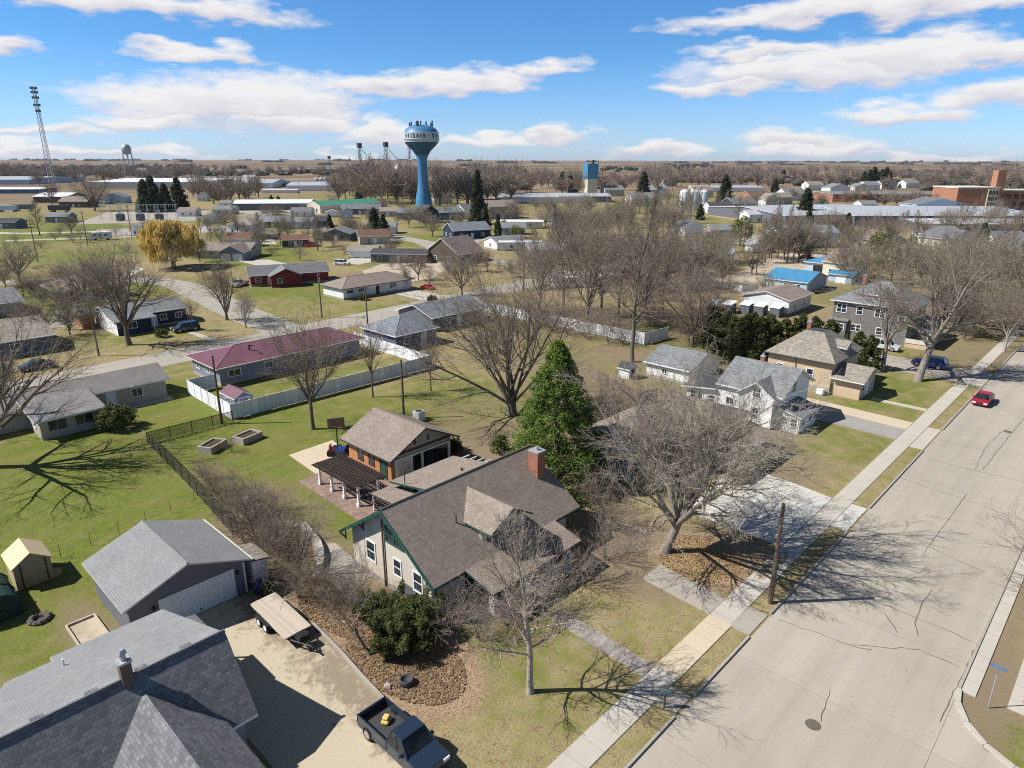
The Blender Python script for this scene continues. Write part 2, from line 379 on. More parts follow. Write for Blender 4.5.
for y in YS:
    for x in XS:
        vv.append((x, y, hill(x, y)))
        if -400 < x < 1400 and -400 < y < 1400:
            g = .38 + .35 * fbm(x, y, 1 / 24, 3, 1.3) + .15 * fbm(x, y, 1 / 5, 2, 2.2)
            band_i = 0 if y < 15 else 1 if y < 44 else 2 if y < 77.5 else 3 if y < 108 else 4 if y < 150 else 5 if y < 195 else 6 if y < 240 else 7 + int(y / 45); cell = random.Random(int(x / 21 + band_i * 5.3) * 77 + band_i * 1009).random(); g += (cell - .42) * .75
            g = max(g, 0) + .8 * blob(GREEN, x, y); dd = blob(DIRT, x, y) + .06 + .42 * fbm(x, y, 1 / 11, 4, 6.1); ll = blob(LEAF, x, y)
            n = fbm(x, y, 1 / 140, 3, 8.8)
            d = max((x - 520) / 120, (y - 520) / 120, (-x - 120) / 80, (-y - 150) / 100, (x + y - 860) / 150, 0); d = min(1, max(0, d + n * .6 - .1)) if d > 0 else 0
        else: g, dd, ll, d = .3, 0, 0, 1
        cc.extend((min(1, g), min(1, max(0, dd)), ll, d))
ff = [(j * nx + i, j * nx + i + 1, (j + 1) * nx + i + 1, (j + 1) * nx + i) for j in range(ny - 1) for i in range(nx - 1)]
gm.from_pydata(vv, [], ff); at = gm.attributes.new('cover', 'FLOAT_COLOR', 'POINT'); at.data.foreach_set('color', cc)
gm.polygons.foreach_set('use_smooth', [True] * len(ff))
t = NT('turf_and_fields'); p = t.pos()
av = t.n('ShaderNodeAttribute', attribute_name='cover'); sp = t.n('ShaderNodeSeparateColor'); t.l(av.outputs['Color'], sp.inputs[0])
n1 = t.noise(p, .45, 5, .6); n2 = t.noise(p, 2.6, 5, .65); n3 = t.noise(p, 22, 4, .7); n4 = t.noise(p, .11, 4, .6)
n5 = t.noise(p, 1.3, 6, .75); n6 = t.noise(p, 7, 4, .75)
gf = t.math('ADD', t.math('SUBTRACT', sp.outputs[0], .08), t.math('ADD', t.math('MULTIPLY', t.math('SUBTRACT', n1, .5), 2.0), t.math('ADD', t.math('MULTIPLY', t.math('SUBTRACT', n5, .5), 2.4), t.math('MULTIPLY', t.math('SUBTRACT', n6, .5), 1.6))))
nm = t.math('ADD', t.math('MULTIPLY', n6, .6), t.math('MULTIPLY', n5, .4)); straw = t.mix(t.rng(nm, .38, .62), (.13, .095, .045), (.42, .345, .19)); grn = t.mix(t.rng(nm, .38, .62), (.05, .07, .012), (.195, .23, .042))
grn = t.mix(t.rng(n4, .4, .65, 0, .5), grn, (.19, .17, .055))
col = t.mix(t.rng(gf, .15, .85), straw, grn)
df = t.math('ADD', sp.outputs[1], t.math('MULTIPLY', t.math('SUBTRACT', n2, .5), 1.1))
col = t.mix(t.rng(df, .3, .75, 0, .9), col, t.mix(t.rng(n3, .3, .7), (.15, .115, .08), (.28, .21, .14)))
lf = t.math('ADD', sp.outputs[2], t.math('MULTIPLY', t.math('SUBTRACT', n2, .5), .6))
vo = t.n('ShaderNodeTexVoronoi'); vo.inputs['Scale'].default_value = 15; t.l(p, vo.inputs['Vector']); vs = t.n('ShaderNodeSeparateColor'); t.l(vo.outputs['Color'], vs.inputs[0])
col = t.mix(t.rng(lf, .3, .6), col, t.mix(vs.outputs[0], (.15, .1, .065), (.42, .3, .19)))
# open farmland
mp = t.n('ShaderNodeMapping'); mp.inputs['Rotation'].default_value = (0, 0, .75); mp.inputs['Scale'].default_value = (1 / 900, 1 / 420, 1); t.l(p, mp.inputs['Vector'])
v2 = t.n('ShaderNodeTexVoronoi', distance='CHEBYCHEV'); v2.inputs['Scale'].default_value = 1; v2.inputs['Randomness'].default_value = .7; t.l(mp.outputs[0], v2.inputs['Vector'])
v2s = t.n('ShaderNodeSeparateColor'); t.l(v2.outputs['Color'], v2s.inputs[0])
cr = t.n('ShaderNodeValToRGB'); t.l(v2s.outputs[0], cr.inputs[0])
e = cr.color_ramp; e.interpolation = 'CONSTANT'; e.elements[0].color = (.27, .2, .135, 1); e.elements[1].position = .22; e.elements[1].color = (.34, .27, .18, 1)
for pz, cz in ((.4, (.2, .15, .105, 1)), (.55, (.3, .25, .165, 1)), (.72, (.16, .17, .085, 1)), (.8, (.36, .3, .2, 1)), (.92, (.24, .19, .14, 1))):
    q = e.elements.new(pz); q.color = cz
nf = t.noise(p, .012, 5, .6); fld = t.mix(t.rng(nf, .3, .7), (.78, .78, .78), (1.18, 1.16, 1.12)); fm = t.mix(1.0, t.mix(1.0, cr.outputs[0], (.66, .61, .6), 'MULTIPLY'), fld, 'MULTIPLY')
col = t.mix(t.rng(sp.outputs[2], 0, 1, 0, 0), col, col); ga = av.outputs['Alpha']
col = t.mix(ga, col, fm)
t.bump(n3, .5, .06); gm.materials.append(t.out(col, .95, .1))
ground = bpy.data.objects.new('ground', gm); COL.objects.link(ground); tag(ground, kind='structure')

def strip(name, pts, z, mat):                       # flat polygon laid on the ground
    b = MB(); b.prism(pts, z - .3, z); o = b.build(name, mat); tag(o, kind='structure'); return o
def band(name, path, w, z, mat):                    # road along a centre line
    b = MB(); L = []; R = []
    for i, (x, y) in enumerate(path):
        x0, y0 = path[max(i - 1, 0)]; x1, y1 = path[min(i + 1, len(path) - 1)]
        l = math.hypot(x1 - x0, y1 - y0) or 1; nxx, nyy = -(y1 - y0) / l, (x1 - x0) / l
        L.append((x + nxx * w / 2, y + nyy * w / 2, z)); R.append((x - nxx * w / 2, y - nyy * w / 2, z))
    for i in range(len(path) - 1): b.poly([R[i], R[i + 1], L[i + 1], L[i]])
    o = b.build(name, mat); tag(o, kind='structure'); return o
def R4(x0, x1, y0, y1): return [(x0, y0), (x1, y0), (x1, y1), (x0, y1)]

strip('main_street', R4(-60, 520, 3.4, 14.5), .02, M['road'])
strip('corner_street', [(20, -60), (37.2, -60), (37.4, -2), (38.2, 1.4), (40, 2.9), (42.2, 3.38), (20, 3.38)], .016, M['road'])
band('side_street', [(-150, 111), (30, 111.6), (60, 112.5), (110, 115.5), (150, 118), (260, 122), (420, 122)], 8.6, .035, M['road2'])
band('cross_street', [(60.5, 116), (62, 135), (65, 160), (67, 178), (65, 192), (56, 205), (40, 214), (10, 222)], 8.0, .03, M['road2'])
band('north_lane', [(150, 122), (151, 150), (157, 180), (170, 208), (176, 240), (170, 290), (168, 350)], 8, .03, M['road2'])
band('east_lane', [(158, 186), (185, 196), (230, 214), (300, 240)], 5, .026, M['concold'])
band('alley', [(206, 100), (228, 122), (250, 140), (300, 160)], 7, .04, M['concold'])
band('gravel_lane', [(60, 330), (100, 310), (150, 330), (190, 350)], 5, .026, M['conc'])
band('park_path', [(46, 210), (58, 217), (66, 222), (70, 215), (63, 205), (52, 200)], 3, .05, M['conc'])
band('far_road', [(104, 340), (70, 360), (40, 420), (20, 480)], 6, .026, M['conc'])
# walks and drives
strip('sidewalk', R4(-40, 31.5, 16.0, 17.6), .05, M['conc']); strip('warm_sidewalk_slab', R4(31.51, 38.5, 15.95, 17.62), .055, M['concwarm'])
strip('sidewalk', R4(38.51, 520, 16.05, 17.65), .05, M['conc'])
strip('front_walkway', [(30.2, 17.65), (31.5, 17.65), (31.9, 25.2), (30.5, 25.2)], .04, M['walkbrick'])
strip('walk_apron', R4(28.9, 30.7, 14.66, 15.98), .045, M['concold']); strip('drive_apron', R4(38.3, 41.2, 14.66, 16.04), .045, M['concold'])
strip('short_driveway', [(38.5, 17.68), (40.9, 17.68), (41.5, 23.4), (38.9, 23.4)], .06, M['concold'])
strip('neighbour_driveway', [(50.6, 17.7), (62.0, 17.7), (62.9, 23), (63.2, 27.4), (51, 27.4), (50.4, 25)], .06, M['conc2'])
strip('driveway_apron', R4(56.8, 62.1, 14.66, 16.0), .045, M['conc2'])
strip('asphalt_driveway', [(81.6, 17.7), (85.6, 17.7), (86.2, 34), (81.9, 34)], .03, M['asphalt']); strip('concrete_drive_strip', [(85.7, 17.7), (88.6, 17.7), (89.2, 36), (86.3, 36)], .05, M['concwarm'])
strip('driveway_apron', R4(80.4, 88.2, 14.66, 16.0), .04, M['conc'])
strip('grey_house_driveway', [(110.6, 17.7), (118.5, 17.7), (119.5, 38), (121, 48), (112, 48), (111.5, 36)], .05, M['concold']); strip('driveway_apron', R4(110, 119, 14.66, 16.0), .04, M['conc'])
strip('path_to_porch', R4(94.1, 95.1, 17.7, 24.2), .04, M['conc'])
strip('gravel_driveway', [(11.4, -5), (17.2, 15), (18.1, 27.8), (18.75, 36.0), (19.4, 41.6), (16.9, 43.4), (11.2, 43.4), (11.4, 30)], .03, M['drivestain'])
strip('court_slab', [(31.7, 57.2), (36.4, 57.8), (37.7, 63.6), (32.2, 63.4)], .05, M['concwarm'])
strip('brick_patio', [(29.2, 45.2), (36, 45.2), (36, 57.1), (29.6, 57.1)], .04, M['pavers'])
strip('gravel_patch', [(22.3, 37.4), (25.2, 38.6), (25.8, 44.5), (24.6, 46.2), (22.6, 42)], .03, M['gravel'])
strip('far_sidewalk', R4(42.5, 300, -1.2, 1.05), .05, M['conc']); strip('gutter_strip', R4(42.2, 300, 2.55, 3.3), .07, M['conc'])
strip('ranch_driveway', [(96, 117), (104, 117.5), (103, 131), (97, 131)], .03, M['conc']); strip('house_path', [(47.6, 116.6), (48.8, 116.6), (48.3, 131), (47.2, 131)], .04, M['conc'])
strip('garage_driveway', [(96, 190), (104, 186), (105, 206), (97, 212)], .03, M['conc']); strip('yard_of_gravel', [(228, 352), (262, 352), (250, 400), (205, 405)], .03, M['concwarm'])
strip('dirt_lot', [(104, 140), (118, 141), (133, 152), (138, 162), (124, 172), (112, 165), (104, 152)], .03, M['drivedirt']); strip('yard_drive', [(118, 176), (124, 178), (146, 200), (142, 204), (118, 184)], .03, M['conc']); strip('yard_drive', [(148, 214), (152, 210), (176, 228), (172, 233)], .03, M['concold'])
strip('yard_drive', [(121, 250), (128, 243), (136, 262), (131, 268)], .03, M['conc']); strip('works_yard', [(180, 390), (215, 372), (218, 412), (196, 425)], .03, M['gravel']); strip('works_yard', [(100, 390), (150, 370), (190, 440), (140, 470)], .03, M['concold']); strip('yard_drive', [(176, 196), (182, 190), (196, 204), (192, 210)], .03, M['concold'])
strip('substation_yard', [(88, 322), (142, 300), (152, 330), (100, 355)], .035, M['gravel']); strip('yard_drive', [(30, 148), (36, 149), (44, 170), (38, 171)], .03, M['concold']); strip('house_drive', [(4, 152), (18, 150), (20, 166), (6, 166)], .03, M['conc'])
strip('yard_drive', [(72.5, 98), (76, 98), (77, 110.8), (73, 110.6)], .03, M['conc']); strip('maroon_drive', [(56, 101.6), (62, 101.6), (62, 107.8), (56, 107.6)], .03, M['conc'])
strip('parking_yard', [(150, 62), (250, 70), (245, 96), (160, 84)], .03, M['drivedirt'])
def kerb(segs, z=.14, w=.16):
    b = MB()
    for x0, x1, y in segs: b.box(x0, x1, y - w / 2, y + w / 2, -.1, z)
    tag(b.build('kerb', M['concold']), kind='structure')
kerb([(-60, 28.7, 14.58), (30.9, 38.1, 14.58), (41.4, 56.6, 14.58), (62.3, 80.2, 14.58), (88.4, 109.8, 14.58), (119.2, 300, 14.58), (42.3, 300, 3.4)])
b = MB(); P = [(42.25, 3.4), (41, 3.2), (39.6, 2.5), (38.5, 1.4), (37.8, 0), (37.5, -2), (37.4, -30)]
for a_, c_ in zip(P, P[1:]):
    dx, dy = c_[0] - a_[0], c_[1] - a_[1]; l = math.hypot(dx, dy); px, py = -dy / l * .14, dx / l * .14
    b.prism([(a_[0] - px, a_[1] - py), (c_[0] - px, c_[1] - py), (c_[0] + px, c_[1] + py), (a_[0] + px, a_[1] + py)], -.1, .14)
tag(b.build('corner_kerb', M['conc']), kind='structure')
# tar filled cracks and joints of the main street, plus a painted streetlight shadow
rc = random.Random(5); b = MB()
def crack_shadow_line(pts, w=.028, wob=.1):
    Q = []
    for a_, c_ in zip(pts, pts[1:]):
        n = max(2, int(math.hypot(c_[0] - a_[0], c_[1] - a_[1]) / .5))
        for i in range(n): f = i / n; Q.append((a_[0] + (c_[0] - a_[0]) * f + rc.uniform(-wob, wob), a_[1] + (c_[1] - a_[1]) * f + rc.uniform(-wob, wob) * .6))
    Q.append(pts[-1])
    for a_, c_ in zip(Q, Q[1:]):
        dx, dy = c_[0] - a_[0], c_[1] - a_[1]; l = math.hypot(dx, dy) or 1; ww = w * rc.uniform(.6, 1.3); px, py = -dy / l * ww, dx / l * ww
        b.poly([(a_[0] - px, a_[1] - py, .026), (c_[0] - px, c_[1] - py, .026), (c_[0] + px, c_[1] + py, .026), (a_[0] + px, a_[1] + py, .026)])
for uvs in ([(778, 620), (850, 645), (920, 650), (960, 668)], [(866, 596), (900, 612), (945, 630), (972, 642)], [(864, 599), (885, 615), (897, 633)], [(931, 590), (922, 605), (915, 622), (918, 636)],  # path with fewest points here: a streetlight's cast shadow drawn in tar colour
            [(922, 556), (945, 525), (967, 493)], [(983, 470), (1000, 448), (1024, 418)], [(975, 470), (985, 448), (1000, 433), (1010, 428)], [(1012, 568), (1000, 600), (985, 630), (965, 668), (940, 722)], [(925, 458), (980, 472), (1024, 482)], [(900, 478), (960, 498), (1024, 521)], [(872, 532), (930, 548), (985, 573)], [(940, 440), (990, 452)], [(850, 646), (872, 650)], [(820, 722), (830, 690)], [(925, 515), (965, 523)]):
    crack_shadow_line([gp(*q) for q in uvs])
tag(b.build('tar_seams_and_shadow', M['tar']), kind='structure')
# ------------------------------------------------------------------ building kit
def gable_roof(root, x0, x1, y0, y1, zE, zR, axis='s', mats=None, th=.17, ridge=None, zE2=None, name='roof'):
    b = MB(); e2 = zE if zE2 is None else zE2
    a0, a1 = (y0, y1) if axis == 's' else (x0, x1); r = (a0 + a1) / 2 if ridge is None else ridge
    prof = [(a0, zE), (r, zR), (a1, e2), (a1, e2 - th), (r, zR - th), (a0, zE - th)]
    b.extr(prof, *((x0, x1) if axis == 's' else (y0, y1)), 'x' if axis == 's' else 'y', [0, 0, 1, 1, 1, 1])
    return b.build(name, mats, root)
def hip_roof(root, x0, x1, y0, y1, zE, zR, mats, th=.17, ins=None, axis=None, name='roof'):
    b = MB(); w, d = x1 - x0, y1 - y0
    axis = axis or ('s' if w >= d else 't'); h = (d if axis == 's' else w) / 2; ins = h if ins is None else ins
    if axis == 's': r0, r1 = (x0 + ins, (y0 + y1) / 2, zR), (x1 - ins, (y0 + y1) / 2, zR)
    else: r0, r1 = ((x0 + x1) / 2, y0 + ins, zR), ((x0 + x1) / 2, y1 - ins, zR)
    A, B, C, D = (x0, y0, zE), (x1, y0, zE), (x1, y1, zE), (x0, y1, zE)
    if axis == 's': F = [[A, B, r1, r0], [B, C, r1], [C, D, r0, r1], [D, A, r0]]
    else: F = [[A, B, r0], [B, C, r1, r0], [C, D, r1], [D, A, r0, r1]]
    for f in F: b.poly(f, 0)
    lo = [(p[0], p[1], zE - th) for p in (A, B, C, D)]
    b.poly(lo[::-1], 1)
    for i, (p, q) in enumerate(((A, B), (B, C), (C, D), (D, A))): b.poly([lo[i], lo[(i + 1) % 4], q, p], 1)
    # ridge and hip caps
    for p, q in ((r0, r1), (A, r0), (D, r0) if axis == 's' else (B, r0), (B, r1) if axis == 's' else (D, r1), (C, r1)):
        if math.dist(p, q) > .2: b.tube([p, q], .06, 4, 0)
    return b.build(name, mats, root)
def ridge_cap(root, p, q, mat):
    b = MB(); b.tube([p, q], .075, 5); return b.build('ridge_cap', mat, root)
def walls(root, x0, x1, y0, y1, fz, mat, z0=-.2, name='wall'):
    """fz(x, y) = wall top; gable peaks are added where fz bends"""
    b = MB()
    def side(p, q):
        N = 8; pts = [(p[0] + (q[0] - p[0]) * i / N, p[1] + (q[1] - p[1]) * i / N) for i in range(N + 1)]
        tops = [(x, y, fz(x, y)) for x, y in pts]; keep = [tops[0]]
        for i in range(1, N):
            if abs(tops[i][2] - (tops[i - 1][2] + tops[i + 1][2]) / 2) > 1e-3: keep.append(tops[i])
        keep.append(tops[-1])
        b.poly([(p[0], p[1], z0), (q[0], q[1], z0)] + keep[::-1])
    side((x0, y0), (x1, y0)); side((x1, y0), (x1, y1)); side((x1, y1), (x0, y1)); side((x0, y1), (x0, y0))
    return b.build(name, mat, root)
def gable_under(a0, a1, zE, zR, axis, th=.17, ridge=None, zE2=None):
    r = (a0 + a1) / 2 if ridge is None else ridge; e2 = zE if zE2 is None else zE2
    def f(x, y):
        a = y if axis == 's' else x
        z = zE + (zR - zE) * (a - a0) / (r - a0) if a < r else e2 + (zR - e2) * (a1 - a) / (a1 - r)
        return z - th - .012
    return f
ROT = {'f': 0.0, 'l': -PI / 2, 'r': PI / 2, 'b': PI}
CACHE = {}
def win_meshes(w, h, style, fm, pm):
    key = (round(w, 2), round(h, 2), style, fm.name, pm.name)
    if key in CACHE: return CACHE[key]
    c = .11 if style != 'thin' else .06; b = MB(); W, H = w / 2, h / 2
    b.box(-W - c, W + c, -.06, .02, H, H + c); b.box(-W - c, W + c, -.09, .02, -H - c * .8, -H)
    b.box(-W - c, -W, -.055, .02, -H, H); b.box(W, W + c, -.055, .02, -H, H)
    if style in ('dh', 'pair', 'triple'): b.box(-W, W, -.045, .02, -.03, .03)
    if style == 'pair': b.box(-.05, .05, -.052, .02, -H, H)
    if style == 'triple':
        for q in (-W / 3, W / 3): b.box(q - .05, q + .05, -.052, .02, -H, H)
    if style == 'slide': b.box(-.03, .03, -.045, .02, -H, H)
    if style == 'grid':
        for i in range(1, 4): b.box(-W + 2 * W * i / 4 - .02, -W + 2 * W * i / 4 + .02, -.045, .02, -H, H)
        for i in range(1, 3): b.box(-W, W, -.04, .02, -H + 2 * H * i / 3 - .02, -H + 2 * H * i / 3 + .02)
    g = MB(); g.box(-W, W, -.02, .015, -H, H)
    CACHE[key] = (b.mesh('window', fm), g.mesh('pane', pm)); return CACHE[key]
def win(root, face, u, z, w, h, pos, style='dh', fm=None, pm=None):
    fm = fm or M['white']; pm = pm or M['glass']; a, g = win_meshes(w, h, style, fm, pm); P = root.location
    x, y = (u, pos) if face in 'fb' else (pos, u)
    o = link('window', a, root, (x - P[0], y - P[1], z - P[2]), ROT[face]); link('pane', g, o); return o
def door(root, face, u, w, h, pos, mat, fm=None, z0=0.0, handle=True, name='door'):
    key = ('door', w, h, mat.name, (fm or M['white']).name, name)
    if key not in CACHE:
        b = MB(); b.box(-w / 2, w / 2, -.03, .02, 0, h)
        if name == 'door':
            b.box(-w / 2 + .12, w / 2 - .12, -.045, -.03, h * .55, h - .15); b.box(-w / 2 + .12, w / 2 - .12, -.045, -.03, .15, h * .45)
        else:
            n = max(3, round(h / .5))
            for i in range(n):
                q = h / n; m_ = max(2, round(w / .6))
                for j in range(m_): ww = w / m_; b.box(-w / 2 + j * ww + .06, -w / 2 + (j + 1) * ww - .06, -.05, -.03, i * q + .06, (i + 1) * q - .05)
        f = MB(); c = .12; f.box(-w / 2 - c, -w / 2, -.06, .02, 0, h + c); f.box(w / 2, w / 2 + c, -.06, .02, 0, h + c); f.box(-w / 2, w / 2, -.06, .02, h, h + c)
        hd = MB(); hd.box(w * .36, w * .42, -.1, -.03, h * .47, h * .5) if name == 'door' else hd.box(-.1, .1, -.09, -.03, .22, .27)
        CACHE[key] = (b.mesh(name, mat), f.mesh('frame', fm or M['white']), hd.mesh('handle', M['black']))
    P = root.location; x, y = (u, pos) if face in 'fb' else (pos, u); a, f, hd = CACHE[key]
    o = link(name, a, root, (x - P[0], y - P[1], z0 - P[2]), ROT[face]); link('frame', f, o)
    if handle: link('handle', hd, o)
    return o
def chimney(root, x, y, z0, z1, w=.8, d=.8, mat=None, name='chimney'):
    b = MB(); b.box(x - w / 2, x + w / 2, y - d / 2, y + d / 2, z0, z1 - .12)
    c = b.build(name, mat or M['chim'], root)
    q = MB(); q.box(x - w / 2 - .05, x + w / 2 + .05, y - d / 2 - .05, y + d / 2 + .05, z1 - .12, z1)
    q.tube([(x, y, z1), (x, y, z1 + .3)], .14, 8); q.build('cap', M['galv'], c); return c
def vent(root, x, y, z, mat=None, h=.4, r=.07, name='vent_pipe'):
    b = MB(); b.tube([(x, y, z - .1), (x, y, z + h)], r, 8); return b.build(name, mat or M['galv'], root)
def gutter(root, face, a0, a1, pos, z, mat):
    b = MB(); d = .12
    if face == 'f': b.box(a0, a1, pos - d, pos - .004, z - .13, z - .01)
    elif face == 'b': b.box(a0, a1, pos + .004, pos + d, z - .13, z - .01)
    elif face == 'l': b.box(pos - d, pos - .004, a0, a1, z - .13, z - .01)
    else: b.box(pos + .004, pos + d, a0, a1, z - .13, z - .01)
    return b.build('gutter', mat, root)
def foundation(root, x0, x1, y0, y1, mat=None, h=.4):
    b = MB(); e = .025; b.box(x0 - e, x1 + e, y0 - e, y1 + e, -.3, h); return b.build('foundation', mat or M['concold'], root)

def house(name, label, cat, R, zE, zR, axis='s', kind='gable', wall=None, roof=None, trim=None, oh=.5, wins=(), doors=(), group=None, found=True, frame=None, chim=None, ins=None, ridge=None, vents=0, gut=True):
    x0, x1, y0, y1 = R; trim = trim or M['white']; root = empty(name, (x0 + x1) / 2, (y0 + y1) / 2, 0, 0, label, cat, group)
    wx0, wx1, wy0, wy1 = x0 + oh, x1 - oh, y0 + oh, y1 - oh
    if kind == 'gable':
        gable_roof(root, x0, x1, y0, y1, zE, zR, axis, [roof, trim], ridge=ridge)
        a0, a1 = (y0, y1) if axis == 's' else (x0, x1)
        walls(root, wx0, wx1, wy0, wy1, gable_under(a0, a1, zE, zR, axis, ridge=ridge), wall)
        if gut and axis == 's': gutter(root, 'f', x0, x1, y0, zE, trim)
        elif gut: gutter(root, 'l', y0, y1, x0, zE, trim)
    elif kind == 'hip':
        hip_roof(root, x0, x1, y0, y1, zE, zR, [roof, trim], ins=ins, axis=axis if ins is not None else None)
        walls(root, wx0, wx1, wy0, wy1, lambda x, y: zE - .18, wall)
        if gut: gutter(root, 'f', x0, x1, y0, zE, trim)
    else:                                                     # flat or single slope: zE at y0, zR at y1
        b = MB(); b.slab([(x0, y0, zE), (x1, y0, zE), (x1, y1, zR), (x0, y1, zR)], .2); b.build('roof', [roof, trim], root)
        walls(root, wx0, wx1, wy0, wy1, lambda x, y: zE + (zR - zE) * (y - y0) / (y1 - y0) - .215, wall)
    if found: foundation(root, wx0, wx1, wy0, wy1)
    pos = {'f': wy0, 'b': wy1, 'l': wx0, 'r': wx1}
    for w_ in wins:
        f, u, z, ww, hh = w_[:5]; win(root, f, u, z, ww, hh, pos[f], w_[5] if len(w_) > 5 else 'dh', frame)
    for d_ in doors:
        f, u, ww, hh, mt = d_[:5]; door(root, f, u, ww, hh, pos[f], M[mt], name='garage_door' if ww > 2 else 'door', z0=.02 if ww > 2 else .15)
    if chim: chimney(root, *chim)
    for i in range(vents):
        yy = y0 + (y1 - y0) * .3; vent(root, x0 + (x1 - x0) * (.3 + .3 * i), yy, zE + (zR - zE) * .6 if axis == 's' else zE + .3)
    return root

# ------------------------------------------------------------------ the main house
mh = empty('bungalow', 32.5, 36, 0, 0, 'big beige stucco house with brown shingled roof and green eaves in the foreground', 'house')
gable_roof(mh, 24.5, 40.1, 30.35, 41.45, 3.05, 6.85, 's', [M['r_brown'], M['green']], th=.2)
ridge_cap(mh, (24.5, 35.9, 6.87), (40.1, 35.9, 6.87), M['r_brown'])
fz = gable_under(30.35, 41.45, 3.05, 6.85, 's', .2)
walls(mh, 25.1, 39.3, 31.2, 40.7, fz, M['w_beige'])
foundation(mh, 25.1, 39.3, 31.2, 40.7, M['concold'], .5)
for y, z in ((30.5, 3.05), (33, 4.77), (38.8, 4.77), (41.3, 3.05)):                   # knee brackets under the rake
    b = MB(); zz = z - .25 + (.05 if y in (33, 38.8) else 0.0); b.tube([(25.08, y + .3, zz - .75), (24.55, y + .3, zz)], .06, 4); b.tube([(25.08, y + .3, zz - .02), (24.52, y + .3, zz - .02)], .06, 4)
    b.tube([(25.06, y + .3, zz), (25.06, y + .3, zz - .9)], .06, 4); b.build('bracket', M['dark'], mh)
b = MB()
for s_ in (1, -1):                                                                     # green barge boards
    ys = (35.9, 30.3) if s_ > 0 else (35.9, 41.5)
    b.extr([(ys[0], 6.84), (ys[1], 3.0), (ys[1], 2.72), (ys[0], 6.56)], 24.4, 24.497, 'x')
b.build('barge_board', M['green'], mh)
win(mh, 'l', 35.3, 4.6, 1.9, 1.1, 25.1, 'pair', M['green']); win(mh, 'l', 38.3, 2.3, .95, 1.5, 25.1); win(mh, 'l', 35.1, 2.25, .75, 1.25, 25.1); win(mh, 'l', 32.8, 2.1, .85, 1.4, 25.1)
win(mh, 'f', 28.6, 1.8, 1.3, 1.6, 31.2, 'dh'); win(mh, 'f', 33.5, 1.7, 1.8, 1.5, 31.2, 'pair'); door(mh, 'f', 31.4, .95, 2.0, 31.2, M['darkwood'], z0=.3)
b = MB(); b.tube([(25.0, 36.6, 5.6), (25.0, 36.6, .1)], .07, 6); b.build('downpipe', M['wood'], mh)
b = MB(); b.slab([(24.5, 34.5, 1.1), (24.5, 32.9, 1.1), (25.12, 32.9, 1.35), (25.12, 34.5, 1.35)][::-1], .1, 0, 0); b.build('side_canopy', M['dark'], mh)
# front porch with its own lower roof
b = MB(); b.slab([(27.35, 27.7, 2.42), (36.9, 27.7, 2.42), (36.9, 30.42, 3.1), (27.35, 30.42, 3.1)], .16); b.build('porch_roof', [M['r_brown2'], M['green']], mh)
b = MB(); b.box(27.9, 36.4, 28.1, 31.15, -.2, .42); b.build('porch_floor', M['concold'], mh)
for x in (28.1, 31.2, 33.6, 36.2):
    b = MB(); b.box(x - .22, x + .22, 28.15, 28.6, .42, 1.35); b.box(x - .13, x + .13, 28.25, 28.5, 1.35, 2.36); b.build('porch_post', M['white'], mh)
for x0, x1 in ((28.32, 30.98), (33.82, 35.98)): b = MB(); b.box(x0, x1, 28.3, 28.42, .42, 1.15); b.build('porch_rail', M['w_beige'], mh)
b = MB(); [b.box(31.45, 33.4, 27.4 - .3 * i, 28.09 if i == 0 else 27.7 - .3 * i, -.1, .3 - .15 * i) for i in range(2)]; b.build('porch_step', M['concold'], mh)
# gable dormer
dm = MB()
def rz_(y): return 3.05 + (y - 30.35) * (3.8 / 5.55)
zr, ze, xm, hw = 6.25, 4.88, 31.9, 2.25
for sg in (-1, 1):
    ridge_f, ridge_b = (xm, 30.05, zr), (xm, 30.35 + (zr - 3.05) / (3.8 / 5.55), zr)
    eave_f, eave_b = (xm + sg * hw, 30.2, ze), (xm + sg * hw, 30.35 + (ze - 3.05) / (3.8 / 5.55), ze)
    q = [ridge_f, ridge_b, eave_b, eave_f]; q = q if sg > 0 else q[::-1]
    dm.slab([(p[0], p[1], p[2] + .02) for p in q], .14)
d_ = dm.build('dormer', [M['r_brown2'], M['green']], mh)
b = MB(); ww = 1.85; zt = lambda x: zr - (zr - ze) * abs(x - xm) / hw - .14
y_ = 31.5; b.poly([(xm - ww, y_, rz_(y_) - .05), (xm + ww, y_, rz_(y_) - .05), (xm + ww, y_, zt(xm + ww)), (xm, y_, zt(xm)), (xm - ww, y_, zt(xm - ww))])
for sg in (-1, 1):
    x = xm + sg * ww; zz = zt(x); yb = 30.35 + (zz - 3.05) / (3.8 / 5.55); b.poly([(x, y_, rz_(y_) - .05), (x, yb, zz), (x, y_, zz)])
b.build('dormer_wall', M['w_ltan'], d_)
for u in (xm - .75, xm + .75): o = win(mh, 'f', u, 4.45, .8, 1.15, 31.5, 'dh'); 
chimney(mh, 38.75, 33.95, 4.8, 7.45, .95, 1.0)
vent(mh, 29.1, 33.2, 5.05, M['dark'], .6, .05)
